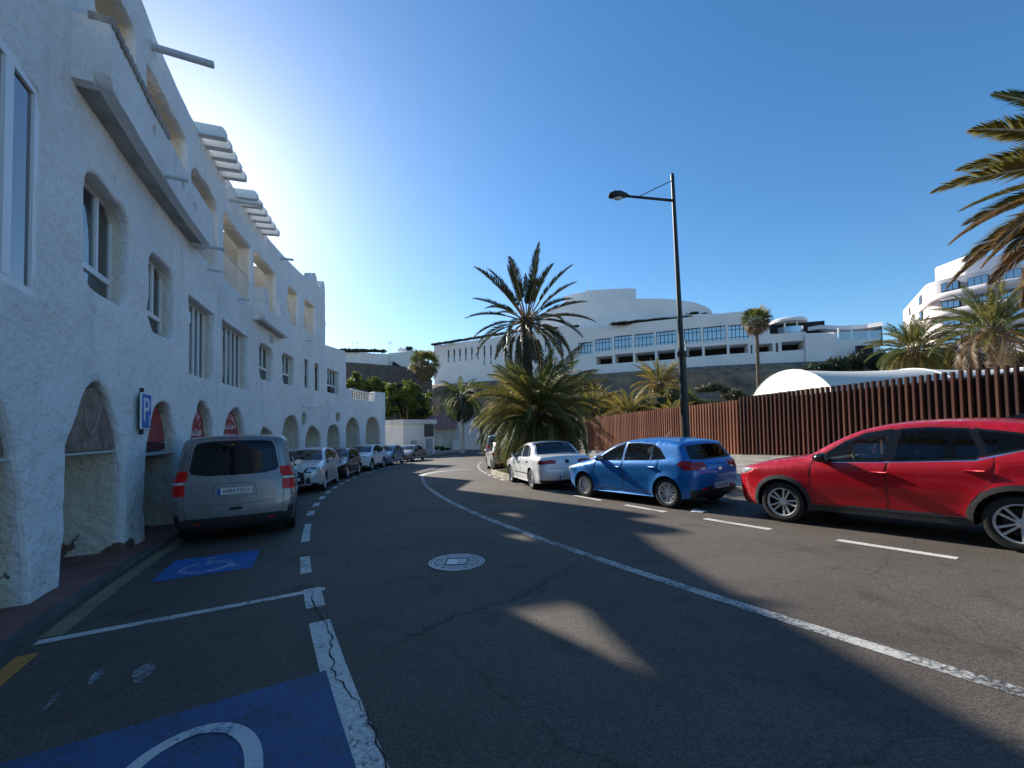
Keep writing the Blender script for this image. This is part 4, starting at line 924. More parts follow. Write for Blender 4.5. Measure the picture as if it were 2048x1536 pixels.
SUV = dict(L=4.23, W=1.80, belt_z=1.0, zmid=.72, tum=.36, van=False, sill=.25, wr=.335, ra=.395, wh=(.84, 3.48), clad=True, tintrear=True, painthandle=True, mirpaint=False, step=.1, mir=(1.50, 1.04),
    top=[(.12, .22), (.05, .34), (.01, .50), (.02, .68), (.07, .80), (.16, .88), (.35, .95), (.7, 1.02), (1.05, 1.07), (1.22, 1.10), (1.45, 1.24), (1.75, 1.41), (1.98, 1.50), (2.35, 1.565), (2.8, 1.58), (3.3, 1.555), (3.75, 1.49), (3.95, 1.44), (4.0, 1.36), (4.07, 1.15), (4.17, 1.01), (4.22, .88), (4.23, .70), (4.22, .50), (4.17, .36), (4.08, .26)],
    belt=[(0, .9), (1.2, .99), (2.0, 1.01), (3.0, 1.05), (3.5, 1.14), (4.2, 1.2)], rf=(.55, .34), rr=(.34, .2), rt=(.11, .075),
    doors=[[(1.31, .98), (1.30, .62), (1.33, .37), (2.24, .37), (2.24, .9), (2.27, 1.02), (2.36, 1.515), (2.0, 1.465), (1.7, 1.33), (1.45, 1.16), (1.33, 1.05)], [(2.262, .37), (3.0, .37), (3.05, .50), (3.18, .70), (3.30, .86), (3.31, 1.1), (3.17, 1.495), (2.75, 1.53), (2.385, 1.52), (2.29, 1.02), (2.262, .9)]],
    wins=[[(1.46, 1.045), (2.21, 1.06), (2.29, 1.47), (2.02, 1.43), (1.76, 1.31), (1.54, 1.15)], [(2.34, 1.065), (3.14, 1.105), (3.19, 1.16), (3.08, 1.455), (2.72, 1.485), (2.42, 1.475)], [(3.26, 1.155), (3.55, 1.235), (3.78, 1.31), (3.5, 1.385), (3.17, 1.445)]],
    side=[('chrome', [(1.5, 1.012), (2.25, 1.027), (3.15, 1.068), (3.25, 1.10), (3.55, 1.195), (3.85, 1.285), (3.84, 1.30), (3.54, 1.21), (3.24, 1.115), (3.14, 1.083), (2.25, 1.04), (1.5, 1.025)]), ('trim', [(2.18, 1.04), (2.42, 1.05), (2.45, 1.49), (2.26, 1.49)]), ('trim', [(3.1, 1.09), (3.34, 1.15), (3.25, 1.46), (3.03, 1.47)]), ('clear', [(-.1, .74), (.22, .79), (.42, .885), (.30, .90), (-.1, .86)]), ('alu', [(1.75, .335), (2.85, .335), (2.75, .375), (1.75, .365)]), ('red', [(3.95, .90), (4.3, .88), (4.3, 1.01), (4.02, 1.03)]), ('black', [(-.1, .1), (.25, .1), (.22, .33), (-.1, .36)]), ('black', [(4.0, .1), (4.4, .1), (4.4, .42), (4.05, .42)])],
    strip=[('trim', 'top', [(1.21, -.97), (1.21, .97), (1.94, .96), (1.94, -.96)], 0), ('glass', 'top', [(1.26, -.91), (1.26, .91), (1.90, .90), (1.90, -.90)], 'windscreen'), ('trim', 'rear', [(1.40, -.95), (1.40, .95), (1.07, .96), (1.07, -.96)], 0), ('tint', 'rear', [(1.37, -.9), (1.37, .9), (1.10, .88), (1.10, -.88)], 'rear_window'),
        ('red', 'rear', [(.90, .55), (.90, 1.05), (1.01, 1.05), (1.01, .6)], 'r+'), ('red', 'rear', [(.90, -.55), (.90, -1.05), (1.01, -1.05), (1.01, -.6)], 'r-'), ('black', 'rear', [(.1, -1.1), (.1, 1.1), (.45, 1.1), (.45, -1.1)], 0),
        ('black', 'front', [(.34, -.62), (.30, .62), (.46, .70), (.70, .62), (.75, .3), (.75, -.3), (.70, -.62), (.46, -.70)], 0), ('lamp', 'front', [(.715, .56), (.69, 1.1), (.885, 1.1), (.875, .60)], 0), ('lamp', 'front', [(.715, -.56), (.69, -1.1), (.885, -1.1), (.875, -.60)], 0), ('clear', 'front', [(.75, .68), (.73, 1.1), (.83, 1.1), (.85, .66)], 'clear+'), ('clear', 'front', [(.75, -.68), (.73, -1.1), (.83, -1.1), (.85, -.66)], 'clear-'), ('black', 'front', [(.05, -1.1), (.05, 1.1), (.28, 1.1), (.28, -1.1)], 0), ('black', 'front', [(.34, .72), (.34, .98), (.56, .98), (.50, .78)], 0), ('black', 'front', [(.34, -.72), (.34, -.98), (.56, -.98), (.50, -.78)], 0)],
    cab=dict(rows=(2.15, 3.0), z=.62, dash=1.45))
HATCH = dict(L=4.07, W=1.725, belt_z=.95, zmid=.66, tum=.36, van=False, sill=.21, wr=.312, ra=.365, wh=(.83, 3.41), clad=False, tintrear=False, painthandle=True, mirpaint=True, step=.1, mir=(1.46, .97),
    top=[(.14, .20), (.05, .33), (.0, .50), (.02, .64), (.09, .74), (.22, .80), (.5, .88), (.85, .95), (1.08, .99), (1.2, 1.03), (1.45, 1.17), (1.75, 1.31), (2.0, 1.385), (2.35, 1.44), (2.75, 1.45), (3.25, 1.425), (3.58, 1.38), (3.72, 1.335), (3.76, 1.27), (3.86, 1.08), (3.94, .98), (4.02, .90), (4.06, .76), (4.07, .60), (4.05, .42), (4.0, .30), (3.9, .22)],
    belt=[(0, .8), (1.2, .93), (2.0, .95), (3.0, .975), (3.6, 1.01), (4.1, 1.03)], rf=(.5, .32), rr=(.36, .22), rt=(.11, .075),
    doors=[[(1.27, .92), (1.26, .6), (1.30, .30), (2.17, .30), (2.18, .95), (2.20, 1.385), (1.95, 1.35), (1.7, 1.245), (1.42, 1.08), (1.30, .99)], [(2.195, .30), (2.96, .30), (3.0, .42), (3.10, .60), (3.22, .74), (3.23, .98), (3.05, 1.355), (2.6, 1.395), (2.225, 1.39), (2.2, .95)]],
    wins=[[(1.42, .985), (2.13, .995), (2.15, 1.345), (1.95, 1.31), (1.7, 1.20), (1.5, 1.08)], [(2.25, 1.0), (2.96, 1.012), (2.98, 1.315), (2.6, 1.35), (2.26, 1.35)], [(3.03, 1.015), (3.36, 1.045), (3.2, 1.22), (3.04, 1.30)]],
    side=[('clear', [(-.1, .62), (.16, .66), (.5, .80), (.4, .83), (-.1, .77)]), ('dred', [(3.70, .93), (3.86, .80), (4.2, .80), (4.2, .965), (3.80, .99)]), ('black', [(3.85, .1), (4.2, .1), (4.2, .40), (3.95, .40)])],
    strip=[('trim', 'top', [(1.17, -.97), (1.17, .97), (1.93, .96), (1.93, -.96)], 0), ('glass', 'top', [(1.23, -.91), (1.23, .91), (1.89, .90), (1.89, -.90)], 'windscreen'), ('trim', 'rear', [(1.29, -.97), (1.29, .97), (1.02, .93), (.98, .6), (.98, -.6), (1.02, -.93)], 0), ('tint', 'rear', [(1.27, -.88), (1.27, .88), (1.06, .84), (1.02, .55), (1.02, -.55), (1.06, -.84)], 'rear_window'),
        ('dred', 'rear', [(.80, .62), (.79, 1.05), (.955, 1.05), (.94, .58)], 'dred+'), ('dred', 'rear', [(.80, -.62), (.79, -1.05), (.955, -1.05), (.94, -.58)], 'dred-'), ('white', 'rear', [(.805, .66), (.80, .86), (.835, .86), (.835, .66)], 'wh+'), ('white', 'rear', [(.805, -.66), (.80, -.86), (.835, -.86), (.835, -.66)], 'wh-'), ('black', 'rear', [(.1, -1.1), (.1, 1.1), (.38, 1.1), (.46, .7), (.46, -.7), (.38, -1.1)], 0), ('red', 'rear', [(.40, .66), (.40, .9), (.43, .9), (.43, .66)], 'rf+'), ('red', 'rear', [(.40, -.66), (.40, -.9), (.43, -.9), (.43, -.66)], 'rf-'), ('shut', 'rear', [(.63, -.66), (.63, .66), (.637, .66), (.637, -.66)], 0),
        ('black', 'front', [(.26, -.6), (.26, .6), (.42, .66), (.42, -.66)], 0), ('black', 'front', [(.60, -.5), (.60, .5), (.67, .55), (.67, -.55)], 0), ('lamp', 'front', [(.61, .55), (.58, 1.1), (.78, 1.1), (.77, .6)], 0), ('lamp', 'front', [(.61, -.55), (.58, -1.1), (.78, -1.1), (.77, -.6)], 0), ('clear', 'front', [(.64, .66), (.61, 1.1), (.74, 1.1), (.75, .68)], 'clear+'), ('clear', 'front', [(.64, -.66), (.61, -1.1), (.74, -1.1), (.75, -.68)], 'clear-')],
    cab=dict(rows=(2.05, 2.9), z=.52, dash=1.42))
SEDAN = dict(HATCH, L=4.28, W=1.70, wh=(.84, 3.32), tintrear=False, mirpaint=False, painthandle=False, belt_z=.96,
    top=[(.14, .20), (.05, .33), (.0, .50), (.02, .64), (.09, .74), (.22, .80), (.5, .88), (.85, .95), (1.08, .99), (1.2, 1.03), (1.45, 1.17), (1.75, 1.31), (2.0, 1.385), (2.35, 1.435), (2.7, 1.435), (3.0, 1.39), (3.2, 1.31), (3.42, 1.14), (3.58, 1.05), (3.8, 1.025), (4.05, 1.01), (4.18, .98), (4.24, .88), (4.26, .70), (4.28, .56), (4.26, .42), (4.2, .30), (4.08, .22)],
    belt=[(0, .8), (1.2, .93), (2.0, .95), (3.0, .98), (3.6, 1.0), (4.3, 1.0)], rr=(.30, .17),
    doors=[[(1.27, .92), (1.26, .6), (1.30, .30), (2.17, .30), (2.18, .95), (2.20, 1.375), (1.95, 1.34), (1.7, 1.24), (1.42, 1.08), (1.30, .99)], [(2.195, .30), (2.86, .30), (2.90, .42), (3.0, .60), (3.08, .74), (3.10, .98), (2.95, 1.32), (2.6, 1.385), (2.225, 1.38), (2.2, .95)]],
    wins=[[(1.42, .985), (2.13, .995), (2.15, 1.335), (1.95, 1.30), (1.7, 1.195), (1.5, 1.08)], [(2.25, 1.0), (2.92, 1.012), (2.86, 1.29), (2.6, 1.34), (2.26, 1.34)], [(2.99, 1.02), (3.14, 1.04), (3.05, 1.19), (2.95, 1.25)]],
    side=[('clear', [(-.1, .62), (.16, .66), (.5, .80), (.4, .83), (-.1, .77)]), ('dred', [(4.05, .80), (4.4, .78), (4.4, .90), (4.1, .90)]), ('black', [(1.35, .43), (2.15, .43), (2.15, .47), (1.35, .47)]), ('black', [(2.21, .43), (2.85, .43), (2.87, .47), (2.21, .47)]), ('black', [(4.0, .1), (4.4, .1), (4.4, .33), (4.1, .33)])],
    strip=[('trim', 'top', [(1.17, -.97), (1.17, .97), (1.93, .96), (1.93, -.96)], 0), ('glass', 'top', [(1.23, -.91), (1.23, .91), (1.89, .90), (1.89, -.90)], 'windscreen'), ('trim', 'top', [(3.0, -.96), (3.0, .96), (3.56, .94), (3.56, -.94)], 0), ('glass', 'top', [(3.04, -.90), (3.04, .90), (3.52, .88), (3.52, -.88)], 'rear_window'),
        ('dred', 'rear', [(.80, .50), (.79, 1.05), (.90, 1.05), (.91, .75), (.89, .52)], 'dred+'), ('dred', 'rear', [(.80, -.50), (.79, -1.05), (.90, -1.05), (.91, -.75), (.89, -.52)], 'dred-'), ('shut', 'rear', [(.655, -.78), (.655, .78), (.663, .78), (.663, -.78)], 0), ('shut', 'rear', [(.43, -.44), (.43, .44), (.435, .44), (.435, -.44)], 0), ('black', 'rear', [(.1, -1.1), (.1, 1.1), (.33, 1.1), (.33, -1.1)], 0),
        ('black', 'front', [(.26, -.6), (.26, .6), (.42, .66), (.42, -.66)], 0), ('black', 'front', [(.60, -.5), (.60, .5), (.67, .55), (.67, -.55)], 0), ('lamp', 'front', [(.61, .55), (.58, 1.1), (.78, 1.1), (.77, .6)], 0), ('lamp', 'front', [(.61, -.55), (.58, -1.1), (.78, -1.1), (.77, -.6)], 0), ('clear', 'front', [(.64, .66), (.61, 1.1), (.74, 1.1), (.75, .68)], 'clear+'), ('clear', 'front', [(.64, -.66), (.61, -1.1), (.74, -1.1), (.75, -.68)], 'clear-')],
    cab=dict(rows=(2.05, 2.85), z=.52, dash=1.42))
VAN = dict(L=4.96, W=1.92, belt_z=1.15, zmid=.8, tum=.17, van=True, sill=.25, wr=.335, ra=.40, wh=(.88, 4.10), clad=False, tintrear=True, painthandle=True, mirpaint=True, step=.12, mir=(1.35, 1.18),
    top=[(.14, .22), (.04, .38), (.0, .58), (.03, .82), (.14, .97), (.35, 1.05), (.7, 1.14), (.95, 1.23), (1.25, 1.47), (1.6, 1.74), (1.85, 1.84), (2.3, 1.89), (3.2, 1.90), (4.3, 1.885), (4.60, 1.865), (4.72, 1.82), (4.77, 1.72), (4.82, 1.45), (4.87, 1.18), (4.91, 1.02), (4.94, .80), (4.96, .55), (4.95, .40), (4.9, .28), (4.8, .22)],
    belt=[(0, 1.0), (1.0, 1.14), (2, 1.16), (5, 1.16)], rf=(.5, .32), rr=(.17, .10), rt=(.16, .10),
    doors=[[(1.35, 1.1), (1.34, .6), (1.40, .35), (2.2, .35), (2.22, 1.15), (2.2, 1.77), (1.88, 1.74), (1.6, 1.58), (1.4, 1.38)], [(2.23, .35), (3.42, .35), (3.42, 1.78), (2.23, 1.78)]],
    wins=[[(1.5, 1.2), (2.14, 1.2), (2.14, 1.70), (1.9, 1.68), (1.66, 1.53)], [(2.34, 1.2), (3.36, 1.2), (3.36, 1.70), (2.34, 1.70)], [(3.48, 1.2), (4.5, 1.2), (4.44, 1.70), (3.48, 1.70)]],
    side=[('clear', [(-.1, .72), (.2, .78), (.5, .98), (.2, .95), (-.1, .88)]), ('red', [(4.75, 1.10), (5.1, 1.10), (5.1, 1.29), (4.77, 1.29)]), ('white', [(4.80, 1.06), (5.1, 1.06), (5.1, 1.09), (4.80, 1.09)]), ('red', [(4.75, .86), (5.1, .86), (5.1, 1.05), (4.75, 1.05)]), ('black', [(4.55, .1), (5.1, .1), (5.1, .55), (4.6, .55)]), ('black', [(1.3, .1), (3.7, .1), (3.7, .34), (1.3, .34)])],
    strip=[('trim', 'top', [(.97, -.96), (.97, .96), (1.78, .95), (1.78, -.95)], 0), ('glass', 'top', [(1.02, -.9), (1.02, .9), (1.74, .88), (1.74, -.88)], 'windscreen'), ('shut', 'rear', [(1.84, -.93), (1.84, .93), (.45, .89), (.45, -.89)], 0), ('tailgate', 'rear', [(1.832, -.92), (1.832, .92), (.458, .881), (.458, -.881)], 'tailgate'),
        ('tint', 'rear', [(1.76, -.80), (1.775, -.6), (1.78, 0), (1.775, .6), (1.76, .80), (1.68, .86), (1.28, .87), (1.22, .80), (1.175, .55), (1.165, 0), (1.175, -.55), (1.22, -.80), (1.28, -.87), (1.68, -.86)], 'rear_window'), ('red', 'rear', [(1.80, -.17), (1.80, .17), (1.822, .17), (1.822, -.17)], 'brake'),
        ('red', 'rear', [(1.10, .87), (1.10, 1.1), (1.29, 1.1), (1.285, .91), (1.26, .875)], 'red+'), ('white', 'rear', [(1.06, .90), (1.06, 1.1), (1.09, 1.1), (1.09, .90)], 'white+'), ('red', 'rear', [(.86, .87), (.86, 1.1), (1.05, 1.1), (1.05, .87)], 'red+'), ('red', 'rear', [(1.10, -.87), (1.10, -1.1), (1.29, -1.1), (1.285, -.91), (1.26, -.875)], 'red-'), ('white', 'rear', [(1.06, -.90), (1.06, -1.1), (1.09, -1.1), (1.09, -.90)], 'white-'), ('red', 'rear', [(.86, -.87), (.86, -1.1), (1.05, -1.1), (1.05, -.87)], 'red-'),
        ('shut', 'rear', [(1.02, -.36), (1.03, 0), (1.02, .36), (.80, .40), (.785, 0), (.80, -.40)], 0), ('tailgate', 'rear', [(1.013, -.352), (1.023, 0), (1.013, .352), (.804, .392), (.789, 0), (.804, -.392)], 'plate_recess'), ('shut', 'rear', [(.705, -.75), (.645, 0), (.705, .75), (.698, .75), (.638, 0), (.698, -.75)], 0), ('shut', 'rear', [(.565, -.10), (.565, .13), (.61, .13), (.61, -.10)], 0),
        ('black', 'rear', [(.1, -1.1), (.1, 1.1), (.45, 1.1), (.45, -1.1)], 0), ('red', 'rear', [(.36, .62), (.36, .75), (.385, .75), (.385, .62)], 'rf+'), ('red', 'rear', [(.36, -.62), (.36, -.75), (.385, -.75), (.385, -.62)], 'rf-'),
        ('black', 'front', [(.3, -.7), (.3, .7), (.7, .6), (.7, -.6)], 0), ('clear', 'front', [(.74, .6), (.72, 1.1), (.9, 1.1), (.9, .66)], 'clear+'), ('clear', 'front', [(.74, -.6), (.72, -1.1), (.9, -1.1), (.9, -.66)], 'clear-')],
    cab=dict(rows=(2.1, 2.95, 3.8), z=.85, dash=1.35))
NRM = Vector((-.027, .016, 1)).normalized()
def park(spec, R, ph, facing, turn=0.0, **kw):          # facing +1: drives away along the street, -1: faces the camera
    k = Car(spec); p = pol(R, ph, .004); fw = Vector((math.sin(R_(ph)), math.cos(R_(ph)), 0)) * facing; yaw = math.atan2(-fw.y, -fw.x) + R_(turn)
    return k.build(loc=p, yaw=yaw, tilt=NRM if p.y < 45 else None, **kw)
def park2(spec, fx, fy, rx, ry, **kw):        # by the ground points of the left front and left rear wheels
    k = Car(spec); f = Vector((fx, fy, 0)); r = Vector((rx, ry, 0)); fw = (f - r).normalized(); left = Vector((-fw.y, fw.x, 0)); c = (f + r) / 2 - left * (spec['W'] / 2 - .1)
    wm = (spec['wh'][0] + spec['wh'][1]) / 2 - spec['L'] / 2; c += fw * wm; c.z = G(c.x, c.y) + .004
    return k.build(loc=c, yaw=math.atan2(-fw.y, -fw.x), tilt=NRM, **kw)
GRP_L, GRP_R = 'cars parked along the arcade', 'cars parked along the right kerb'
park(VAN, 54.86, -21.42, 1, turn=5.0, name='passenger_van', pm=paint('grey_beige', (.25, .25, .25), .6, .3), label='silver-grey passenger van seen from behind, parked by the arcade', cat='van', group=GRP_L, plate=('6084 MZH', .90, 'rear', 1), rimstyle=5, glass=CGD)
def scaled(sp, kx, ky=1.0, kz=1.0, **over):
    f = lambda P: [(u * kx, z * kz) for u, z in P]
    d = dict(sp, L=sp['L'] * kx, W=sp['W'] * ky, wh=tuple(w * kx for w in sp['wh']), top=f(sp['top']), belt=f(sp['belt']), doors=[f(p) for p in sp['doors']], wins=[f(p) for p in sp['wins']], side=[(a, f(p)) for a, p in sp['side']], belt_z=sp['belt_z'] * kz, mir=(sp['mir'][0] * kx, sp['mir'][1] * kz),
             strip=[(a, zn, [(q * (kz if zn != 'top' else kx), v) for q, v in p], c) for a, zn, p, c in sp['strip']], cab=dict(rows=tuple(r * kx for r in sp['cab']['rows']), z=sp['cab']['z'] * kz, dash=sp['cab']['dash'] * kx))
    d.update(over); return d
FAR = dict(step=.16)
park(scaled(HATCH, .66, .9, 1.04, **FAR), 55.3, -17.3, -1, name='small_car', pm=paint('white', (.74, .75, .76)), label='small white car half hidden by the van', cat='car', group=GRP_L, rimstyle=10)
park(scaled(SUV, 1.05, 1.03, 1.0, clad=False, mirpaint=True, step=.13), 54.72, -13.5, -1, name='crossover_car', pm=paint('pale_silver', (.55, .57, .58), .35), label='pale silver crossover with a big dark grille, right in front of the van', cat='car', group=GRP_L, plate=('', .50, 'front', 1), rimstyle=5)
park(scaled(HATCH, 1.0, 1.02, 1.03, **FAR), 54.75, -7.7, -1, name='hatchback_car', pm=paint('black_blue', (.012, .014, .022), .3), label='near-black hatchback parked behind the silver crossover', cat='car', group=GRP_L, plate=('', .50, 'front', 1), rimstyle=8)
park(scaled(SUV, 1.04, 1.04, 1.02, mirpaint=True, **FAR), 54.75, -1.95, -1, name='crossover_car', pm=paint('white', (.74, .75, .76)), label='bright white crossover with black wheels between dark and light blue cars', cat='car', group=GRP_L, plate=('', .50, 'front', 1), rimstyle=10)
park(scaled(HATCH, .95, .98, 1.02, **FAR), 54.75, 3.3, -1, name='hatchback_car', pm=paint('light_blue', (.16, .25, .36), .5), label='light blue metallic hatchback behind the white crossover', cat='car', group=GRP_L, plate=('', .50, 'front', 1), rimstyle=10)
park(scaled(SEDAN, 1.0, 1.0, .97, **FAR), 54.75, 8.7, -1, name='coupe_car', pm=paint('beige_grey', (.27, .25, .22), .5), label='beige-grey coupe, last in the row beneath the arcade', cat='car', group=GRP_L, plate=('', .48, 'front', 1), rimstyle=10)
RED = park2(dict(SUV, step=.07), 4.62, 7.32, 6.02, 5.15, name='crossover_car', pm=paint('red', (.44, .003, .012), .1, .25), label='glossy red crossover with black wheel-arch cladding at right edge', cat='car', group=GRP_R, rimstyle=5)
BLUE = park2(dict(HATCH, step=.07), 1.99, 11.24, 3.25, 9.22, name='hatchback_car', pm=paint('blue', (.006, .15, .46), .3, .25), label='bright blue hatchback with alloy wheels in front of the lamp post', cat='car', group=GRP_R, plate=('5726 LRW', .46, 'rear', 1), rimstyle=8)
SEAT_CAR = park2(SEDAN, .02, 15.9, .65, 13.52, name='saloon_car', pm=paint('silver_white', (.70, .72, .73), .05), label='silver-white saloon with slim red tail lamps by the kerbed palm bed', cat='car', group=GRP_R, plate=('4727 DBY', .40, 'rear', 1), rimstyle=10)
park(scaled(HATCH, .93, .98, 1.0, **FAR), 46.0, -9.1, 1, name='hatchback_car', pm=paint('silver', (.52, .51, .48), .4), label='silver hatchback behind the palm bed, partly hidden by fronds', cat='car', group=GRP_R, plate=('', .70, 'rear', 1), rimstyle=10)
park(scaled(VAN, .92, .97, .97, **FAR), 45.8, -3.6, 1, name='people_carrier', pm=paint('grey_green', (.22, .25, .24), .4), label='grey-green people carrier in front of the silver hatchback', cat='van', group=GRP_R, rimstyle=10, glass=CGD)
# badges, aerials
for car, x, y, z, kind in [(BLUE, 4.07 / 2 + .055, 0, .80, 'oval'), (SEAT_CAR, 4.28 / 2 - .0, 0, .86, 'square')]:
    b = MB()
    if kind == 'oval': b.lathe([(0, .006), (.05, .006), (.055, 0)], 20, Matrix.Translation((x - .015, y, z)) @ Matrix.Rotation(math.pi / 2, 4, 'Y') @ Matrix.Diagonal((.55, 1.1, 1, 1)))
    else: b.box((x + .03, y, z), (.015, .11, .10), None, .01)
    b.build('badge', CHROME if kind == 'oval' else TRIMB, car)
    a = MB(); a.tube([(.75, 0, 1.46), (.95, 0, 1.62)], [.008, .004], 6); a.box((.74, 0, 1.465), (.07, .04, .03)); a.build('aerial', PLASTIC, car)
a = MB(); a.add([(1.15, -.03, 1.57), (1.15, .03, 1.57), (1.38, .025, 1.56), (1.38, -.025, 1.56), (1.34, .0, 1.64), (1.38, 0, 1.64)], [(0, 1, 4), (1, 2, 5, 4), (3, 0, 4, 5), (2, 3, 5)]); a.build('aerial_fin', TRIMB, RED)
# ---------------------------------------------------------------- hillside with the hotel
HC = line_curve([(-70, 134), (-20, 110), (14.6, 95), (42.5, 82), (58, 77), (84, 72), (120, 62)])
def hz(px, py):                       # pixel -> (u, z) on the hotel front
    d = ray(px, py)
    for i in range(len(HC.P) - 1):
        a, b = HC.P[i], HC.P[i + 1]; e = b - a
        # point d.xy*Y on the segment
        det = d.x * -e.y + e.x * 1.0
        if abs(det) < 1e-9: continue
        Y = (a.x * -e.y + e.x * a.y) / det; t = ((d.x * Y - a.x) * e.x + (Y - a.y) * e.y) / e.length_squared
        if -1e-6 <= t <= 1 + 1e-6 and Y > 0: return HC.L[i] + t * e.length, CAM_H + d.z * Y
    return None
def rock_mat(name, a, b, sc):
    return mat(name, a, .95, col2=b, vscale=sc, bump=1.0, bscale=2.2, detail=9, space='World')
def hill():
    mb = MB(); nu, us = 170, np.linspace(0, HC.L[-1], 171)
    prof = [(-34, 0), (-30, .02), (-26, .06), (-22, .14), (-19, .26), (-16, .40), (-13, .52), (-11, .62), (-9, .72), (-7.5, .80), (-6, .86), (-4.5, .93), (-3.5, .985), (-2, 1.0), (2, 1.0), (8, 1.0), (25, 1.02), (60, 1.05), (120, 1.05)]
    for u in us:
        p, n = HC(u); base = np.interp(u, [0, 40, 58, 95, 128, 145, 160, 200], [13.6, 13.6, 13.6, 13.6, 12.6, 13.2, 15.0, 15.0])
        for w, k in prof:
            q = Vector((p.x - n.x * w, p.y - n.y * w, 0)); g = G(q.x, q.y) - .25; z = g + (base - g) * k
            if 0 < k < 1: s = noise.fractal(Vector((q.x * .12, q.y * .12, z * .1)), 1.0, 2.0, 5); q -= n * (-s * 3.4 * min(1, 6 * k * (1 - k))); z += s * 1.1 * min(1, 6 * k * (1 - k))
            mb.v.append((q.x, q.y, z))
    k = len(prof)
    mb.f = [(i * k + j, i * k + j + 1, (i + 1) * k + j + 1, (i + 1) * k + j) for i in range(nu) for j in range(k - 1)]
    mb.f = [f[::-1] for f in mb.f]
    return mb
tag(hill().build('hillside', rock_mat('dark_volcanic_slope', (.36, .22, .125), (.12, .085, .06), .5), smooth=True), kind='structure')
HWALL = mat('hotel_white', (.80, .77, .74), .85, var=.05, vscale=.3, space='World')
HDARK = mat('dark_opening', (.02, .02, .022), .9)
HGL = glass_mat('hotel_glass', (.16, .2, .24), .45, .03)
HFR = mat('dark_window_frame', (.02, .022, .026), .5)
hotel = thing('hotel', HC(90)[0] + Vector((0, 0, 13.6)), 'long white curved hotel with terraces on the cliff top', 'building')
def hpart(mb, name, m, parent=None, smooth=False, ang=None):
    mb.v = [tuple(Vector(p) - hotel.location) for p in mb.v]; return mb.build(name, m, parent or hotel, smooth, ang)
def hpoly(*px): return [hz(*p) for p in px]
holes = []; wins = []; parks = []; slots = []
for x0, x1, t0, t1 in [(1155.6, 1186.4, 685, 711), (1190, 1224.5, 678, 705), (1228, 1264.7, 672, 700), (1268.8, 1308, 668, 696), (1312, 1352.6, 663, 691), (1361, 1402, 658, 688), (1406, 1451.6, 654, 685), (1456, 1497, 650, 681)]:
    a = hz(x0, t0 + 1); b = hz(x1, t1 - 2); u0, u1, z1, z0 = a[0], b[0], a[1], b[1]; zz = (hz(x0, t1)[1] + hz(x1, t1 - 4)[1]) / 2
    wins.append((u0, u1, zz, z1)); holes.append(dict(poly=[(u0, zz), (u1, zz), (u1, z1), (u0, z1)], depth=.7, r=0, step=5))
for x0, x1, t0, t1 in [(1192, 1224.5, 714, 730), (1229.5, 1266, 709, 727), (1270, 1310, 706, 724), (1314, 1350, 702, 721), (1356, 1404, 697, 716), (1409, 1454, 693, 712), (1458.6, 1496, 690, 708), (1501, 1505, 690, 707), (1510, 1546, 689, 705), (1551, 1557, 686, 704), (1563, 1610, 684, 702)]:
    a = hz(x0, t0); u0, u1, z1 = a[0], hz(x1, t0)[0], a[1]; z0 = hz(x0, t1)[1]; parks.append((u0, u1, z0, z1)); holes.append(dict(poly=[(u0, z0), (u1, z0), (u1, z1), (u0, z1)], depth=4.0, r=0, step=9))
for i, (x, lng) in enumerate([(897, 0), (908.5, 0), (920, 0), (931.5, 0), (943.5, 0), (955.5, 0), (968.5, 1), (981.5, 1), (994.5, 0), (1007, 0), (1020.5, 0), (1034.5, 0), (1048, 1), (1062, 1), (1077, 0), (1091, 0), (1106.5, 0), (1121, 0)]):
    yt = 700 - (x - 897) * .113; a = hz(x - 1.7, yt); b = hz(x + 1.7, yt); z0 = hz(x, yt + (38 if lng else 25))[1]; slots.append((a[0], b[0], z0, a[1])); holes.append(dict(poly=[(a[0], z0), (b[0], z0), (b[0], a[1]), (a[0], a[1])], depth=.3, r=0, step=5))
zb = 13.0
tp = hpoly((1675, 664), (1612, 667), (1540, 668), (1535, 622), (1500, 622), (1470, 624), (1425, 629), (1225, 651), (1150, 658), (1145, 650), (1055, 663.5), (960, 679), (868, 692))
o_ = [(tp[-1][0], zb), (tp[0][0], zb)] + tp
hpart(wall(HC, o_, holes, 1.0, 2, 0, 0, 3.0, grid=False), 'wall', HWALL)
for (u0, u1, z0, z1) in wins:
    uc = (u0 + u1) / 2; p, n = HC(uc); tx = HC(uc + .1)[0] - HC(uc - .1)[0]; M = frame_at(on(HC, uc, 0, .45), tx); w = (u1 - u0) / 2 - .02; fr = MB(); h = z1 - z0; k = 5
    for i in range(k + 1): x = -w + 2 * w * i / k; lbox(fr, M, x - .06, x + .06, z0, z1, 0, .12)
    for z in (z0 + .05, z0 + h * .2, z0 + h * .72, z1 - .07): lbox(fr, M, -w, w, z - .05, z + .05, -.01, .13)
    wo = hpart(fr, 'window', HFR)
    for i in range(k): pn = MB(); lbox(pn, M, -w + 2 * w * i / k + .06, -w + 2 * w * (i + 1) / k - .06, z0, z1, .05, .07); hpart(pn, 'pane', HGL, wo)
    bk = MB(); lbox(bk, M, -w, w, z0, z1, .6, .7); hpart(bk, 'blind', mat('pale_blind', (.5, .5, .48), .9), wo)
for (u0, u1, z0, z1) in slots:
    uc = (u0 + u1) / 2; M = frame_at(on(HC, uc, 0, .2), HC(uc + .1)[0] - HC(uc - .1)[0]); w = (u1 - u0) / 2; b = MB(); lbox(b, M, -w, w, z0, z1, 0, .1); so = hpart(b, 'slot_window', HFR); b = MB(); lbox(b, M, -w * .45, w * .45, z0 + .3, z0 + (z1 - z0) * .45, -.02, 0); hpart(b, 'pane', HGL, so)
pk = MB()
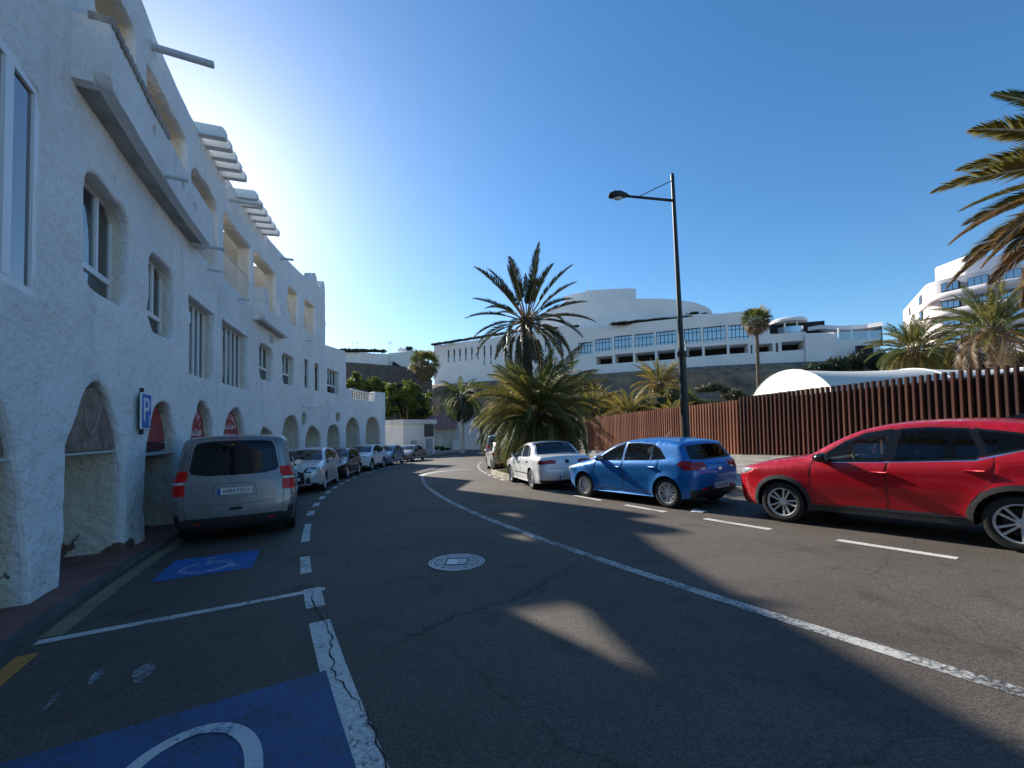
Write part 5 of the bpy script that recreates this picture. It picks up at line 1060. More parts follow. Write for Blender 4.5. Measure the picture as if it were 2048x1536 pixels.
for i in range(60):
    u = tp[-1][0] + (tp[0][0] - tp[-1][0]) * i / 59
    pk.v += [tuple(on(HC, u, 13.2, 4.2)), tuple(on(HC, u, 21.5, 4.2))]
pk.f = [(2 * i, 2 * i + 2, 2 * i + 3, 2 * i + 1) for i in range(59)]; hpart(pk, 'car_deck_wall', HDARK)
def ustrip(c, pts, d0, d1, name, m, thick=None):        # roof deck between two depths; pts: (u, z)
    b = MB()
    for u, z in pts: b.v += [tuple(on(c, u, z, d0)), tuple(on(c, u, z, d1)), tuple(on(c, u, z - .4, d0)), tuple(on(c, u, z - .4, d1))]
    for i in range(len(pts) - 1): a = 4 * i; b.f += [(a, a + 1, a + 5, a + 4), (a + 2, a + 6, a + 7, a + 3), (a, a + 4, a + 6, a + 2)]
    return hpart(b, name, m)
tl = sorted(tp)
ustrip(HC, [(u, z - .5) for u, z in tl], .9, 22, 'roof_terrace', HWALL)
# upper curved storey (drum) and the box on it
def px_wall(pxs, dep, zlow, name, m, th=6):
    """a set-back upright wall whose top edge is seen at the given pixels"""
    b = MB(); P = []
    for x, y in pxs:
        u, _ = hz(x, 700); p = on(HC, u, 0, dep); d = ray(x, y); P.append(at(x, y, p.y if abs(p.y) > 1 else 90))
    n = len(P)
    for p in P: b.v += [tuple(p), (p.x, p.y, zlow)]
    for p in P: b.v += [(p.x + th * .2, p.y + th, p.z), (p.x + th * .2, p.y + th, zlow)]
    for i in range(n - 1): b.f += [(2 * i, 2 * i + 1, 2 * i + 3, 2 * i + 2), (2 * i, 2 * i + 2, 2 * n + 2 * i + 2, 2 * n + 2 * i)]
    b.f += [(0, 2 * n, 2 * n + 1, 1), (2 * n - 2, 2 * n - 1, 4 * n - 1, 4 * n - 2)]
    return hpart(b, name, m, smooth=False)
px_wall([(1070, 648), (1085, 632), (1105, 618), (1130, 606), (1160, 600), (1200, 598), (1240, 598), (1280, 597), (1320, 597), (1360, 600), (1390, 605), (1412, 613), (1422, 620), (1426, 629)], 9, 19, 'upper_storey', HWALL, 14)
px_wall([(1128, 592), (1158, 586), (1170, 584), (1172, 581), (1220, 578), (1261, 576.5), (1272, 578)], 13, 22, 'roof_box', HWALL, 5)
px_wall([(1268, 640), (1330, 634), (1400, 628), (1440, 627)], 5, 20, 'terrace_wall', HWALL, 2)
# round pavilion on the right
pc = at(1577, 668, 84); rp = thing('round_pavilion', pc, 'round flat-roofed pavilion with glass balustrade on the hotel terrace', 'pavilion')
MB().lathe([(0, 2.75), (2.9, 2.75), (3.2, 2.5), (3.2, 2.05), (2.9, 1.9), (0, 1.9)], 40).build('roof', HWALL, rp, smooth=True, ang=40)
for a in range(0, 360, 45): MB().tube([(2.6 * math.cos(R_(a)), 2.6 * math.sin(R_(a)), -.2), (2.6 * math.cos(R_(a)), 2.6 * math.sin(R_(a)), 2.0)], .16, 10).build('post', HWALL, rp, smooth=True)
MB().lathe([(2.75, -.1), (2.75, 1.0), (2.7, 1.0), (2.7, -.1)], 40).build('balustrade', glass_mat('blue_glass', (.35, .5, .6), .35), rp)
MB().lathe([(0, -.2), (3.0, -.2), (3.0, -.6), (0, -.6)], 32).build('floor', HWALL, rp)
# lower terraces running right from the pavilion
RC = line_curve([(58, 77), (70, 70), (92, 64)])
tw = MB()
for px, yt, yb, Y in [(1610, 668, 745, 78), (1640, 667, 745, 76), (1668, 664, 740, 74), (1672, 681, 740, 74), (1720, 679, 735, 72), (1760, 676, 735, 70)]:
    a = at(px, yt, Y); c = at(px, yb, Y); tw.v += [tuple(a), (a.x, a.y, 11.5), (a.x + 2, a.y + 9, a.z), (a.x + 2, a.y + 9, 11.5)]
for i in range(5): a = 4 * i; tw.f += [(a, a + 1, a + 5, a + 4), (a, a + 4, a + 6, a + 2)]
hpart(tw, 'terrace_wall', HWALL)
sl = MB()
for px, yt, Y in [(1612, 655, 82), (1640, 650, 80), (1668, 651, 78), (1700, 652, 76), (1735, 648, 74), (1765, 643, 72)]:
    a = at(px, yt, Y); sl.v += [tuple(a), (a.x, a.y, a.z - .7), (a.x + 2, a.y + 6, a.z + .1), (a.x + 2, a.y + 6, a.z - .7)]
for i in range(5): a = 4 * i; sl.f += [(a, a + 1, a + 5, a + 4), (a, a + 4, a + 6, a + 2), (a + 1, a + 3, a + 7, a + 5)]
hpart(sl, 'canopy', HWALL)
for px in (1677, 1703, 1737): b = MB(); a = at(px, 656, 75); b.tube([a, a - Vector((0, 0, 2.6))], .15, 8); hpart(b, 'post', HWALL)
b = MB(); a0 = at(1676, 664, 74.5); a1 = at(1762, 660, 71); b.add([a0, a1, a1 - Vector((0, 0, 1.5)), a0 - Vector((0, 0, 1.5))], [(0, 1, 2, 3)]); hpart(b, 'balustrade', glass_mat('blue_glass', (.35, .5, .6), .35))
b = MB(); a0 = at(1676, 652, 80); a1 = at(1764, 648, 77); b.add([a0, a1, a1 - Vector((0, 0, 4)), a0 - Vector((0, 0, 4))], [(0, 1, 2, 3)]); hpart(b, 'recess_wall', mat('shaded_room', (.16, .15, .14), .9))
b = MB(); c = at(1735, 702, 71); b.box((c.x, c.y, c.z), (3.6, .6, 1.8)); hpart(b, 'window', HDARK)
a = at(1176, 600, 92); b = MB(); b.tube([a, a + Vector((0, 0, 5))], [.06, .03], 5); hpart(b, 'aerial', HFR)
# ---- rounded apartment block far right
blk = thing('rounded_apartment_block', at(1930, 700, 82), 'rounded pinkish-white apartment block with curved balcony bands at far right', 'building')
PINK = mat('pinkish_white', (.74, .68, .67), .85, var=.04, vscale=.4)
def bkpart(mb, name, m, parent=None, smooth=False, ang=None):
    mb.v = [tuple(Vector(p) - blk.location) for p in mb.v]; return mb.build(name, m, parent or blk, smooth, ang)
def rplan(pts, r, n=5):                    # rounded plan outline
    out = []; k = len(pts)
    for i in range(k):
        a, b_, c = Vector(pts[i - 1]), Vector(pts[i]), Vector(pts[(i + 1) % k]); d1 = (a - b_).normalized(); d2 = (c - b_).normalized(); rr = min(r, (a - b_).length * .45, (c - b_).length * .45)
        p0, p2 = b_ + d1 * rr, b_ + d2 * rr
        for j in range(n + 1): t = j / n; out.append(tuple(p0 * (1 - t) ** 2 + b_ * 2 * t * (1 - t) + p2 * t * t))
    return out
def at2(px, Y): p = at(px, 700, Y); return (p.x, p.y)
fl = []
planA = [at2(1868, 76), at2(1990, 70), at2(2250, 62), (150, 95), (112, 116), at2(1812, 96)]
for i in range(4):
    z0 = CAM_H + (850 - 700) / FOC * 74 + i * 3.05
    pl = rplan([(x + (i * .12), y + i * .3) for x, y in planA], 2.2); h = 3.05 if i < 3 else 3.4
    b = MB(); n = len(pl); b.v = [(x, y, z0) for x, y in pl] + [(x, y, z0 + h) for x, y in pl]; b.f = [(j, (j + 1) % n, n + (j + 1) % n, n + j) for j in range(n)] + [tuple(range(n, 2 * n))]
    bkpart(b, 'wall', PINK, smooth=True, ang=35)
    if i < 3:
        bd = rplan([at2(1838, 84), at2(1872, 74.3), at2(1990, 68.0), at2(2250, 60)], 2.0) ; bd = bd[4:]
        b = MB()
        prof = [(0, 2.45), (.0, 3.25), (.35, 3.3), (.35, 2.35)]
        sect = [(math.cos(a) * .35, 2.9 + math.sin(a) * .55) for a in np.linspace(0, 6.283, 10, False)]
        m_ = len(sect)
        for j, (x, y) in enumerate(bd):
            q0, q1 = bd[max(j - 1, 0)], bd[min(j + 1, len(bd) - 1)]; t = Vector((q1[0] - q0[0], q1[1] - q0[1], 0)).normalized(); nn_ = Vector((t.y, -t.x, 0))
            for a, zz in sect: b.v.append((x + nn_.x * a, y + nn_.y * a, z0 + zz))
        b.f = [(j * m_ + k, j * m_ + (k + 1) % m_, (j + 1) * m_ + (k + 1) % m_, (j + 1) * m_ + k) for j in range(len(bd) - 1) for k in range(m_)] + [tuple(range(m_)), tuple((len(bd) - 1) * m_ + k for k in range(m_))]
        bkpart(b, 'balcony', PINK, smooth=True, ang=60)
    for px, Y0, w in [(1830, 89.5, .5), (1853, 81.4, 1.8), (1908, 74.0, 2.2), (1965, 71.4, 2.4), (2030, 68.7, 2.6)]:
        p = at2(px, Y0); tdir = Vector((planA[0][0] - planA[5][0], planA[0][1] - planA[5][1], 0)) if px < 1870 else Vector((planA[1][0] - planA[0][0], planA[1][1] - planA[0][1], 0))
        M = frame_at(Vector((p[0], p[1], 0)), tdir); b = MB(); lbox(b, M, -w / 2, w / 2, z0 + .9, z0 + 2.4, -.6, .9); wo = bkpart(b, 'window', HFR); b = MB()
        for k in range(3): lbox(b, M, -w / 2 + .08 + k * (w - .08) / 3, -w / 2 + (k + 1) * (w - .08) / 3, z0 + 1.0, z0 + 2.3, -.64, -.61)
        bkpart(b, 'pane', HGL, wo)
b = MB(); p = at(1985, 505, 74); b.box((p.x + 2, p.y + 5, p.z - 1.6), (9, 6, 4.0), None, .3); bkpart(b, 'roof_box', PINK)
b = MB(); q0, q1, q2 = at(1905, 687, 70), at(1950, 682, 66), at(2120, 690, 58)
for q in (q0, q1, q2): b.v += [tuple(q), (q.x, q.y, q.z - 2.6)]
b.f = [(0, 1, 3, 2), (2, 3, 5, 4)]; bkpart(b, 'garden_wall', PINK)
# ---------------------------------------------------------------- left background: stone wall, white walls, kiosk, low red-roofed house
STONE = mat('stone_wall', (.16, .135, .115), .95, col2=(.075, .066, .06), vscale=2.4, bump=1.0, bscale=5, detail=8, space='World')
sw_ = thing('retaining_wall', at(760, 770, 74), 'dark rubble-stone retaining wall above the green trees', 'wall')
LW = line_curve([tuple(at(640, 760, 74).xy), tuple(at(760, 760, 76).xy), tuple(at(830, 760, 78).xy), tuple(at(865, 760, 80).xy)])
def lwz(px, py):
    d = ray(px, py)
    for i in range(3):
        a, b_ = LW.P[i], LW.P[i + 1]; e_ = b_ - a; det = d.x * -e_.y + e_.x; Y = (a.x * -e_.y + e_.x * a.y) / det; t = ((d.x * Y - a.x) * e_.x + (Y - a.y) * e_.y) / e_.length_squared
        if -.001 <= t <= 1.001: return LW.L[i] + t * e_.length, CAM_H + d.z * Y
b = wall(LW, [(0, -1), (LW.L[-1] - .1, -1), (LW.L[-1] - .1, lwz(860, 760)[1]), lwz(845, 744), lwz(828, 735), lwz(760, 729), lwz(690, 724), (0, lwz(642, 721)[1])], [], 1.2, .9, .25, 0, 1.0); b.v = [tuple(Vector(p) - sw_.location) for p in b.v]; b.build('wall', STONE, sw_, smooth=True)
wh_ = thing('hill_house', at(740, 725, 78), 'low white walled house with stair above the stone wall', 'building')
def whp(pxs, Y, name, m, th=5.0):
    b = MB(); P = [at(x, y, Y) for x, y in pxs]; n = len(P); b.v = [tuple(p - wh_.location) for p in P] + [tuple(p + Vector((0, th, 0)) - wh_.location) for p in P]
    b.f = [tuple(range(n)), tuple(range(2 * n - 1, n - 1, -1))] + [(i, n + i, n + (i + 1) % n, (i + 1) % n) for i in range(n)]; return b.build(name, m, wh_)
whp([(660, 735), (660, 702), (690, 704), (775, 708), (776, 738)], 79, 'wall', SMOOTHW); whp([(776, 740), (776, 706), (840, 702), (840, 745)], 81, 'wall', SMOOTHW)
whp([(782, 716), (786, 714), (824, 738), (820, 740)], 77.5, 'stair_rail', SMOOTHW, .6); whp([(794, 702), (797, 697), (801, 694), (806, 697), (822, 697), (826, 704)], 84, 'roof_bump', SMOOTHW, 3)
whp([(785, 734), (785, 722), (803, 733), (803, 736)], 80.4, 'stair_opening', HDARK, .2)
for x in (705, 715, 778, 781): 
    b = MB(); p = at(x, 706, 82); b.tube([p - wh_.location, p + Vector((0, 0, 2.2)) - wh_.location], .025, 4); b.tube([p + Vector((-.5, 0, 1.9)) - wh_.location, p + Vector((.6, 0, 2.0)) - wh_.location], .02, 4); b.build('aerial', HFR, wh_)
# utility kiosk
KW = mat('kiosk_white', (.70, .68, .62), .85, var=.1, vscale=.8)
kg = lambda X, Y: G(X, Y) - .1
A_, B_, C_ = at(762, 800, 50), at(806, 800, 47.5), at(868, 800, 50.0)
ks = thing('utility_kiosk', (B_.x, B_.y, kg(B_.x, B_.y)), 'small white flat-roofed utility kiosk with grey doors at street end', 'kiosk')
D_ = A_ + C_ - B_; top_z = at(806, 848, 47.5).z; rl = Vector((B_.x, B_.y, kg(B_.x, B_.y)))
def kbox(P, z0, z1, name, m, parent=ks):
    b = MB(); n = len(P); b.v = [(p.x - rl.x, p.y - rl.y, z - rl.z) for z in (z0, z1) for p in P]; b.f = [tuple(range(n - 1, -1, -1)), tuple(range(n, 2 * n))] + [(i, (i + 1) % n, n + (i + 1) % n, n + i) for i in range(n)]; return b.build(name, m, parent)
kbox([A_, B_, C_, D_], rl.z - .5, top_z, 'wall', KW)
cc = (A_ + C_) / 2; kbox([cc + (p - cc) * 1.10 for p in (A_, B_, C_, D_)], top_z + .002, top_z + .5, 'roof', mat('kiosk_roof', (.60, .58, .54), .85, var=.15, vscale=1))
e_ = (C_ - B_).normalized(); nk = Vector((e_.y, -e_.x, 0))
def kpanel(t0, t1, z0, z1, name, m, out=.04, parent=ks):
    L = (C_ - B_).length; a = B_ + e_ * L * t0; c = B_ + e_ * L * t1; return kbox([a, a + nk * out, c + nk * out, c], z0, z1, name, m, parent)
GD = mat('grey_metal_door', (.28, .32, .36), .6, var=.25, vscale=2)
kpanel(.22, .42, rl.z + .2, rl.z + 1.9, 'door', GD); d2 = kpanel(.70, .93, rl.z + .05, rl.z + 2.1, 'door', GD); kpanel(.66, .97, rl.z + 2.3, top_z - .05, 'louvre', mat('louvre_dark', (.07, .07, .06), .8))
gr = MB(); LL = (C_ - B_).length
for (t, z, r) in [(.55, 1.25, .32), (.55, 1.0, .16), (.50, .7, .2), (.62, .6, .22)]:
    gr.tube([B_ + e_ * (LL * t + r * math.cos(a)) + nk * .02 + Vector((0, 0, rl.z - B_.z + z + r * math.sin(a))) - rl for a in np.linspace(.3, 5.9, 16)], .022, 4)
gr.build('graffiti', HFR, ks)
# low house with a red roof and its white wall
hs = thing('low_house', at(930, 895, 58), 'low white house with a red tiled roof behind the white-trunked palm', 'building')
def hsp(pxs, Y, name, m, th=5.0, dy=0):
    b = MB(); P = [at(x, y, Y) for x, y in pxs]; n = len(P); b.v = [tuple(p - hs.location) for p in P] + [tuple(p + Vector((0, th, dy)) - hs.location) for p in P]
    b.f = [tuple(range(n)), tuple(range(2 * n - 1, n - 1, -1))] + [(i, n + i, n + (i + 1) % n, (i + 1) % n) for i in range(n)]; return b.build(name, m, hs)
hsp([(850, 905), (850, 852), (911, 855), (911, 905)], 58, 'wall', mat('house_cream', (.60, .56, .47), .85, var=.2, vscale=.8), 6)
rf = MB(); RT = mat('red_roof_tiles', (.42, .17, .15), .8, var=.25, vscale=3); a, b_, c, d = at(845, 858, 57.2), at(914, 858, 57.2), at(917, 833, 62), at(850, 833, 62)
for k in range(26):
    t0, t1 = k / 26, (k + .92) / 26; P = [a.lerp(b_, t0), a.lerp(b_, t1), d.lerp(c, t1), d.lerp(c, t0)]; m0 = (P[0] + P[1]) / 2 + Vector((0, 0, .09)); m1 = (P[2] + P[3]) / 2 + Vector((0, 0, .09))
    q = MB(); q.add([p - hs.location for p in (P[0], m0, P[1], P[2], m1, P[3])], [(0, 1, 4, 5), (1, 2, 3, 4)]); q.build('roof_tile_row', RT, hs)
hsp([(911, 905), (911, 854), (917, 845), (938, 838), (975, 838), (975, 905)], 58.5, 'gable_wall', mat('house_white', (.72, .72, .72), .85, var=.06, vscale=.6), 7)
hsp([(905, 905), (905, 880), (1010, 872), (1010, 905)], 57, 'yard_wall', MATS['house_white'], .3)
hsp([(960, 905), (960, 862), (1012, 860), (1012, 905)], 60, 'wall', MATS['house_white'], 3)
# ---------------------------------------------------------------- white tent behind the fence
tent = thing('marquee_tent', (14, 26, G(14, 26)), 'white barrel-vaulted marquee tent rising behind the rusty fence', 'tent')
FAB = mat('tent_fabric', (.80, .77, .68), .7, var=.04, vscale=.8)
def tent_mesh():
    b = MB(); e0 = Vector((15.6, 24.3, 0)); ax = Vector((.998, .06, 0)).normalized(); ax2 = Vector((-.06, .998, 0)); W = 3.75; nl, na = 40, 26; b_top = 4.75
    lean = Vector((-.25, -.1, 0))
    for i in range(nl + 1):
        t = i / nl * 22
        for j in range(na + 1):
            a = math.pi * j / na; sag = .12 * abs(math.sin(math.pi * t / 7.0)) ** 1.0 * math.sin(a)
            r = 1 - .0; p = e0 + ax * (t + (0 if i else 0)) + ax2 * (W * math.cos(a)); b.v.append((p.x, p.y, 1.9 + (b_top - 1.9) * math.sin(a) - sag * .9))
    b.f = [(i * (na + 1) + j, i * (na + 1) + j + 1, (i + 1) * (na + 1) + j + 1, (i + 1) * (na + 1) + j) for i in range(nl) for j in range(na)]
    return b, e0, ax, ax2, W, b_top
tb, e0, ax, ax2, TW, TT = tent_mesh(); tl_ = tent.location
tb.v = [tuple(Vector(p) - tl_) for p in tb.v]; tb.build('roof', FAB, tent, smooth=True)
for nm_, t in (('gable', 0.0), ('gable', 22.0)):
    g_ = MB(); n = 26; pts = [e0 + ax * (t - (.02 if t == 0 else -.02)) + ax2 * (TW * math.cos(math.pi * j / n)) + Vector((0, 0, 1.9 + (TT - 1.9) * math.sin(math.pi * j / n))) for j in range(n + 1)]
    pts = [e0 + ax * t + ax2 * TW + Vector((0, 0, -.2))] + pts + [e0 + ax * t - ax2 * TW + Vector((0, 0, -.2))]; mid = e0 + ax * (t - (.35 if t == 0 else -.35)) + Vector((0, 0, 2.2)); k = len(pts)
    g_.v = [tuple(p - tl_) for p in pts] + [tuple(mid - tl_)]; g_.f = [(i, (i + 1) % k, k) for i in range(k)]; g_.build(nm_, FAB, tent, smooth=True)
for s in (-1, 1):
    g_ = MB(); P = [e0 + ax2 * TW * s * 1.001, e0 + ax * 22 + ax2 * TW * s * 1.001]; g_.v = [tuple(p + Vector((0, 0, z)) - tl_) for p in P for z in (-.2, 1.9)]; g_.f = [(0, 1, 3, 2)]; g_.build('side_curtain', FAB, tent)
for t in (0, 7, 14, 21.9):
    g_ = MB(); g_.tube([e0 + ax * t + ax2 * (TW * 1.005 * math.cos(math.pi * j / 20)) + Vector((0, 0, 1.9 + (TT - 1.88) * math.sin(math.pi * j / 20))) - tl_ for j in range(21)], .045, 6); g_.build('hoop', mat('tent_hoop', (.6, .6, .58), .5), tent, smooth=True)
# ---------------------------------------------------------------- rusty slat fence
CORT = [mat('rust_steel_shade_sun_%d' % i, c, .85, .0, var=.35, vscale=4, stretch=(1, 1, .25), bump=.2, bscale=40) for i, c in enumerate([(.105, .034, .018), (.07, .024, .015), (.14, .050, .025), (.23, .082, .04), (.17, .058, .03), (.28, .112, .055)])]  # rust tones: darker half painted as shade, brighter half as sunlight
def fence(name, pts, z_top, z_bot, pitch, label, dep=.20, wid=.062, k0=0):
    c = line_curve(pts); L = c.L[-1]; p0 = c(0)[0]; f = thing(name, (p0.x, p0.y, G(p0.x, p0.y)), label, 'fence'); n = int(L / pitch); sm = {}
    for i in range(n):
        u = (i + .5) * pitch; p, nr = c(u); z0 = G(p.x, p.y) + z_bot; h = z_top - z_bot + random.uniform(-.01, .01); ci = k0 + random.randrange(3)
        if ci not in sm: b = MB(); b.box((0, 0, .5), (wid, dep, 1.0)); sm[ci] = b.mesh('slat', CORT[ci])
        o = link('slat', sm[ci], f, None, (p.x - f.location.x, p.y - f.location.y, z0 - f.location.z)); o.rotation_euler = (0, 0, math.atan2(nr.x, -nr.y) + random.uniform(-.05, .05)); o.scale = (1, 1, h)
    b = MB(); k = max(2, int(L / 2)); V = []
    for i in range(k + 1):
        for z in (z_bot + .02, z_top - .2): V.append(on(c, L * i / k, G(*c(L * i / k)[0].xy) + z, dep / 2 + .13) - f.location)
    b.add(V, [(2 * i, 2 * i + 2, 2 * i + 3, 2 * i + 1) for i in range(k)]); b.build('backing_mesh', mat('dark_backing', (.022, .017, .014), .95), f)
    for z in (z_bot + .25, z_top - .3):
        b = MB(); k = max(2, int(L / 2)); b.tube([on(c, L * i / k, G(*c(L * i / k)[0].xy) + z, dep / 2 + .035) - f.location for i in range(k + 1)], .03, 4); b.build('rail', CORT[1], f)
    for i in range(int(L / 2.4) + 1):
        p, nr = c(min(i * 2.4, L)); b = MB(); b.box((0, 0, (z_top - .05) / 2), (.07, .07, z_top - .05)); o = b.build('post', CORT[1], f, loc=(p.x - nr.x * (dep / 2 + .08) - f.location.x, p.y - nr.y * (dep / 2 + .08) - f.location.y, G(p.x, p.y) - f.location.z))
    b = MB(); k = max(2, int(L / 1.5)); V = []
    for i in range(k + 1):
        for d_, z in ((-.22, -.1), (-.22, .30), (.3, .30), (.3, -.1)): V.append(on(c, L * i / k, G(*c(L * i / k)[0].xy) + z, d_) - f.location)
    b.add(V, [(i * 4 + j, i * 4 + (j + 1) % 4, i * 4 + 4 + (j + 1) % 4, i * 4 + 4 + j) for i in range(k) for j in range(4)] + [(0, 1, 2, 3), (k * 4 + 3, k * 4 + 2, k * 4 + 1, k * 4)]); b.build('plinth', CONC, f)
    return f
fence('slat_fence', [(6.35, 36.2), (8.6, 28.6), (11.25, 20.98)], 3.0, .32, .2, 'low far stretch of rust-red vertical slat fence behind the lamp post', dep=.14, wid=.075, k0=3)  # takes the brighter rust tones, sunlight put into the slat colour
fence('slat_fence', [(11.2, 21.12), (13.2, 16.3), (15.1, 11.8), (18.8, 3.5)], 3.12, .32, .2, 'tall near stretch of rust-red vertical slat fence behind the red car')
# ---------------------------------------------------------------- street lamp
lx, ly = 4.95, 12.2; lz = G(lx, ly) + .13
lamp = thing('street_lamp', (lx, ly, lz), 'tall dark street lamp with one arm behind the blue hatchback', 'street lamp')
lamp.rotation_euler = (0, R_(-1.2), 0)
LMP = mat('lamp_dark_paint', (.022, .028, .026), .45, .3)
MB().lathe([(.0, 0), (.17, 0), (.17, .03), (.125, .05), (.115, .6), (.108, 3.55), (.112, 3.6), (.125, 3.62), (.125, 3.72), (.10, 3.75), (.075, 3.78), (.05, 8.75), (.055, 8.8), (.045, 8.9), (0, 8.95)], 20).build('post', LMP, lamp, smooth=True, ang=35)
hd = Vector((-1.40, -.05, 0)); az = 8.12
MB().tube([(0, 0, az), tuple(hd * .98 + Vector((0, 0, az + .16)))], [.04, .034], 10).build('arm', LMP, lamp, smooth=True)
MB().tube([(0, 0, 8.72), tuple(hd * .72 + Vector((0, 0, az + .14)))], .012, 6).build('stay_rod', LMP, lamp)
hm = MB(); sec = []
for x, w, h0, h1 in [(0, .05, .0, .05), (-.08, .09, -.03, .1), (-.22, .13, -.05, .16), (-.38, .125, -.05, .17), (-.52, .09, -.03, .12), (-.58, .03, 0, .04)]:
    sec.append([(hd.x + .08 + x, hd.y + w * math.cos(a), az + .16 + (h1 if math.sin(a) > 0 else -h0) * math.sin(a) ) for a in np.linspace(0, 6.283, 14, False)])
for s_ in sec: hm.v += s_
hm.f = [(i * 14 + k, i * 14 + (k + 1) % 14, (i + 1) * 14 + (k + 1) % 14, (i + 1) * 14 + k) for i in range(5) for k in range(14)] + [tuple(range(14)), tuple(5 * 14 + k for k in range(14))]
ho = hm.build('lamp_head', LMP, lamp, smooth=True)
MB().lathe([(0, 0), (.085, .0), (.07, -.04), (0, -.06)], 18, Matrix.Translation((hd.x - .22, hd.y, az + .115)) @ Matrix.Diagonal((1.6, 1, 1, 1))).build('lens', mat('lamp_lens', (.55, .55, .48), .25), ho, smooth=True)
b = MB(); b.box((.15, 0, 3.72), (.08, .1, .26), None, .01); b.box((.13, 0, 4.0), (.05, .05, .12)); b.build('junction_box', mat('box_grey', (.35, .36, .36), .6), lamp)
# second lamp farther down the kerb
def copy_tree(o, parent=None):
    c = o.copy(); COL.objects.link(c); c.parent = parent
    for ch in list(o.children): copy_tree(ch, c)
    return c
l2 = copy_tree(lamp); p2 = pol(43.9, -.2, .13); l2.location = p2; l2.rotation_euler = (0, R_(.6), R_(6)); tag(l2, 'street lamp whose arm and head show beside the tall palm trunk', 'street lamp', 'street lamps along the right kerb'); lamp['group'] = 'street lamps along the right kerb'
# rough stone footing under the hotel front
HF = line_curve([tuple(on(HC, u, 0, -3.2).xy) for u in (92, 104, 112, 122, 134, 146)])
ft = thing('stone_footing', on(HC, 110, 11.4, -3.2), 'grey rubble-stone footing wall running below the hotel front', 'wall')
b = wall(HF, [(0, 9.2), (HF.L[-1] - .05, 9.2), (HF.L[-1] - .05, 12.7), (HF.L[-1] * .5, 13.25), (0, 13.3)], [], .8, .6, .3, 0, .8); b.v = [tuple(Vector(p) - ft.location) for p in b.v]; b.build('wall', mat('grey_rubble', (.26, .24, .22), .95, col2=(.09, .08, .075), vscale=1.6, bump=1.0, bscale=4, detail=8, space='World'), ft, smooth=True)
# ---------------------------------------------------------------- palms
def frond_mesh(name, L, droop, ll, n, mats_, seed, petiole=.12, vee=.45, dry=0, ragged=.15, lw=.03, hang=.25):
    """a feather frond along +x that arches down; leaflets are slim folded blades"""
    rnd = random.Random(seed); mb = MB(); pts = []; x = z = 0.0; a = 0.0; k = 22; mi = []
    for i in range(k + 1):
        pts.append(Vector((x, .0, z))); a = -droop * (i / k) ** 1.25; x += L / k * math.cos(a); z += L / k * math.sin(a)
    rad = [.035 * (L / 3) * (1 - .85 * i / k) + .004 for i in range(k + 1)]
    mb.tube(pts, rad, 4); nr = len(mb.f); mi += [1] * nr
    for i in range(n):
        t = petiole + (1 - petiole) * (i + .5) / n; f = t * k; j = min(int(f), k - 1); p = pts[j].lerp(pts[j + 1], f - j); d = (pts[j + 1] - pts[j]).normalized(); up = Vector((-d.z, 0, d.x))
        prof = (math.sin(math.pi * min(1, (t - petiole) / (1 - petiole) * .86 + .12)) ** .7)
        for s in (-1, 1):
            l = ll * prof * rnd.uniform(1 - ragged, 1 + ragged * .5)
            if rnd.random() < ragged * .25: continue
            sw = .45 + .75 * t + rnd.uniform(-.12, .12)
            dr = (d * math.sin(sw) + Vector((0, s, 0)) * math.cos(sw) * (1 - vee * .3) + up * (vee + rnd.uniform(-.15, .15)) * math.cos(sw)).normalized()
            q1 = p + dr * l * .55; q2 = p + dr * l + Vector((0, 0, -hang * l * rnd.uniform(.5, 1.3))); w = (d * lw * .5)
            m0 = len(mb.v); mb.v += [tuple(p - w * .5), tuple(p + w * .5), tuple(q1 + w), tuple(q1 - w), tuple(q2)]
            mb.f += [(m0, m0 + 1, m0 + 2, m0 + 3), (m0 + 3, m0 + 2, m0 + 4)]; mi += [0, 0]
    me = mb.mesh(name, mats_[0]); me.materials.append(mats_[1]); me.polygons.foreach_set('material_index', mi); me.update(); return me
def fan_mesh(name, L, fr, n, mats_, seed, droop=.3):
    rnd = random.Random(seed); mb = MB(); mb.tube([(0, 0, 0), (L * .5, 0, -.05 * L), (L, 0, -.12 * L)], [.03, .02, .015], 4); mi = [1] * len(mb.f); c = Vector((L, 0, -.12 * L))
    for i in range(n):
        a = R_(-125 + 250 * i / (n - 1)) + rnd.uniform(-.03, .03); l = fr * rnd.uniform(.85, 1.08); d = Vector((math.cos(a), math.sin(a), .12 * math.cos(3 * a))); s = Vector((-math.sin(a), math.cos(a), 0)) * fr * .055
        m = c + d * l * .6; e = c + d * l + Vector((0, 0, -droop * l * rnd.uniform(.5, 1.4))); k = len(mb.v); mb.v += [tuple(c), tuple(m - s), tuple(m + s + Vector((0, 0, .03))), tuple(e)]; mb.f += [(k, k + 1, k + 2), (k + 1, k + 3, k + 2)]; mi += [0, 0]
    me = mb.mesh(name, mats_[0]); me.materials.append(mats_[1]); me.polygons.foreach_set('material_index', mi); me.update(); return me
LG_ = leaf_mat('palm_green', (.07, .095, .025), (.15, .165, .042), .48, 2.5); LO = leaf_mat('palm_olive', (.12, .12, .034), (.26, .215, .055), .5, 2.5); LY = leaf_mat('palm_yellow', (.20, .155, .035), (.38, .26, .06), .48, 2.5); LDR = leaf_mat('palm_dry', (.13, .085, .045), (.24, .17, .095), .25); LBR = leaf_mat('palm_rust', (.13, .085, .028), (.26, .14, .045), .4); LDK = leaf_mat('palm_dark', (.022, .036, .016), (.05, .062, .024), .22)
RAC = mat('rachis_green', (.22, .22, .10), .6); RACO = mat('rachis_orange', (.34, .19, .07), .6); RACP = mat('rachis_pale', (.42, .40, .30), .6)
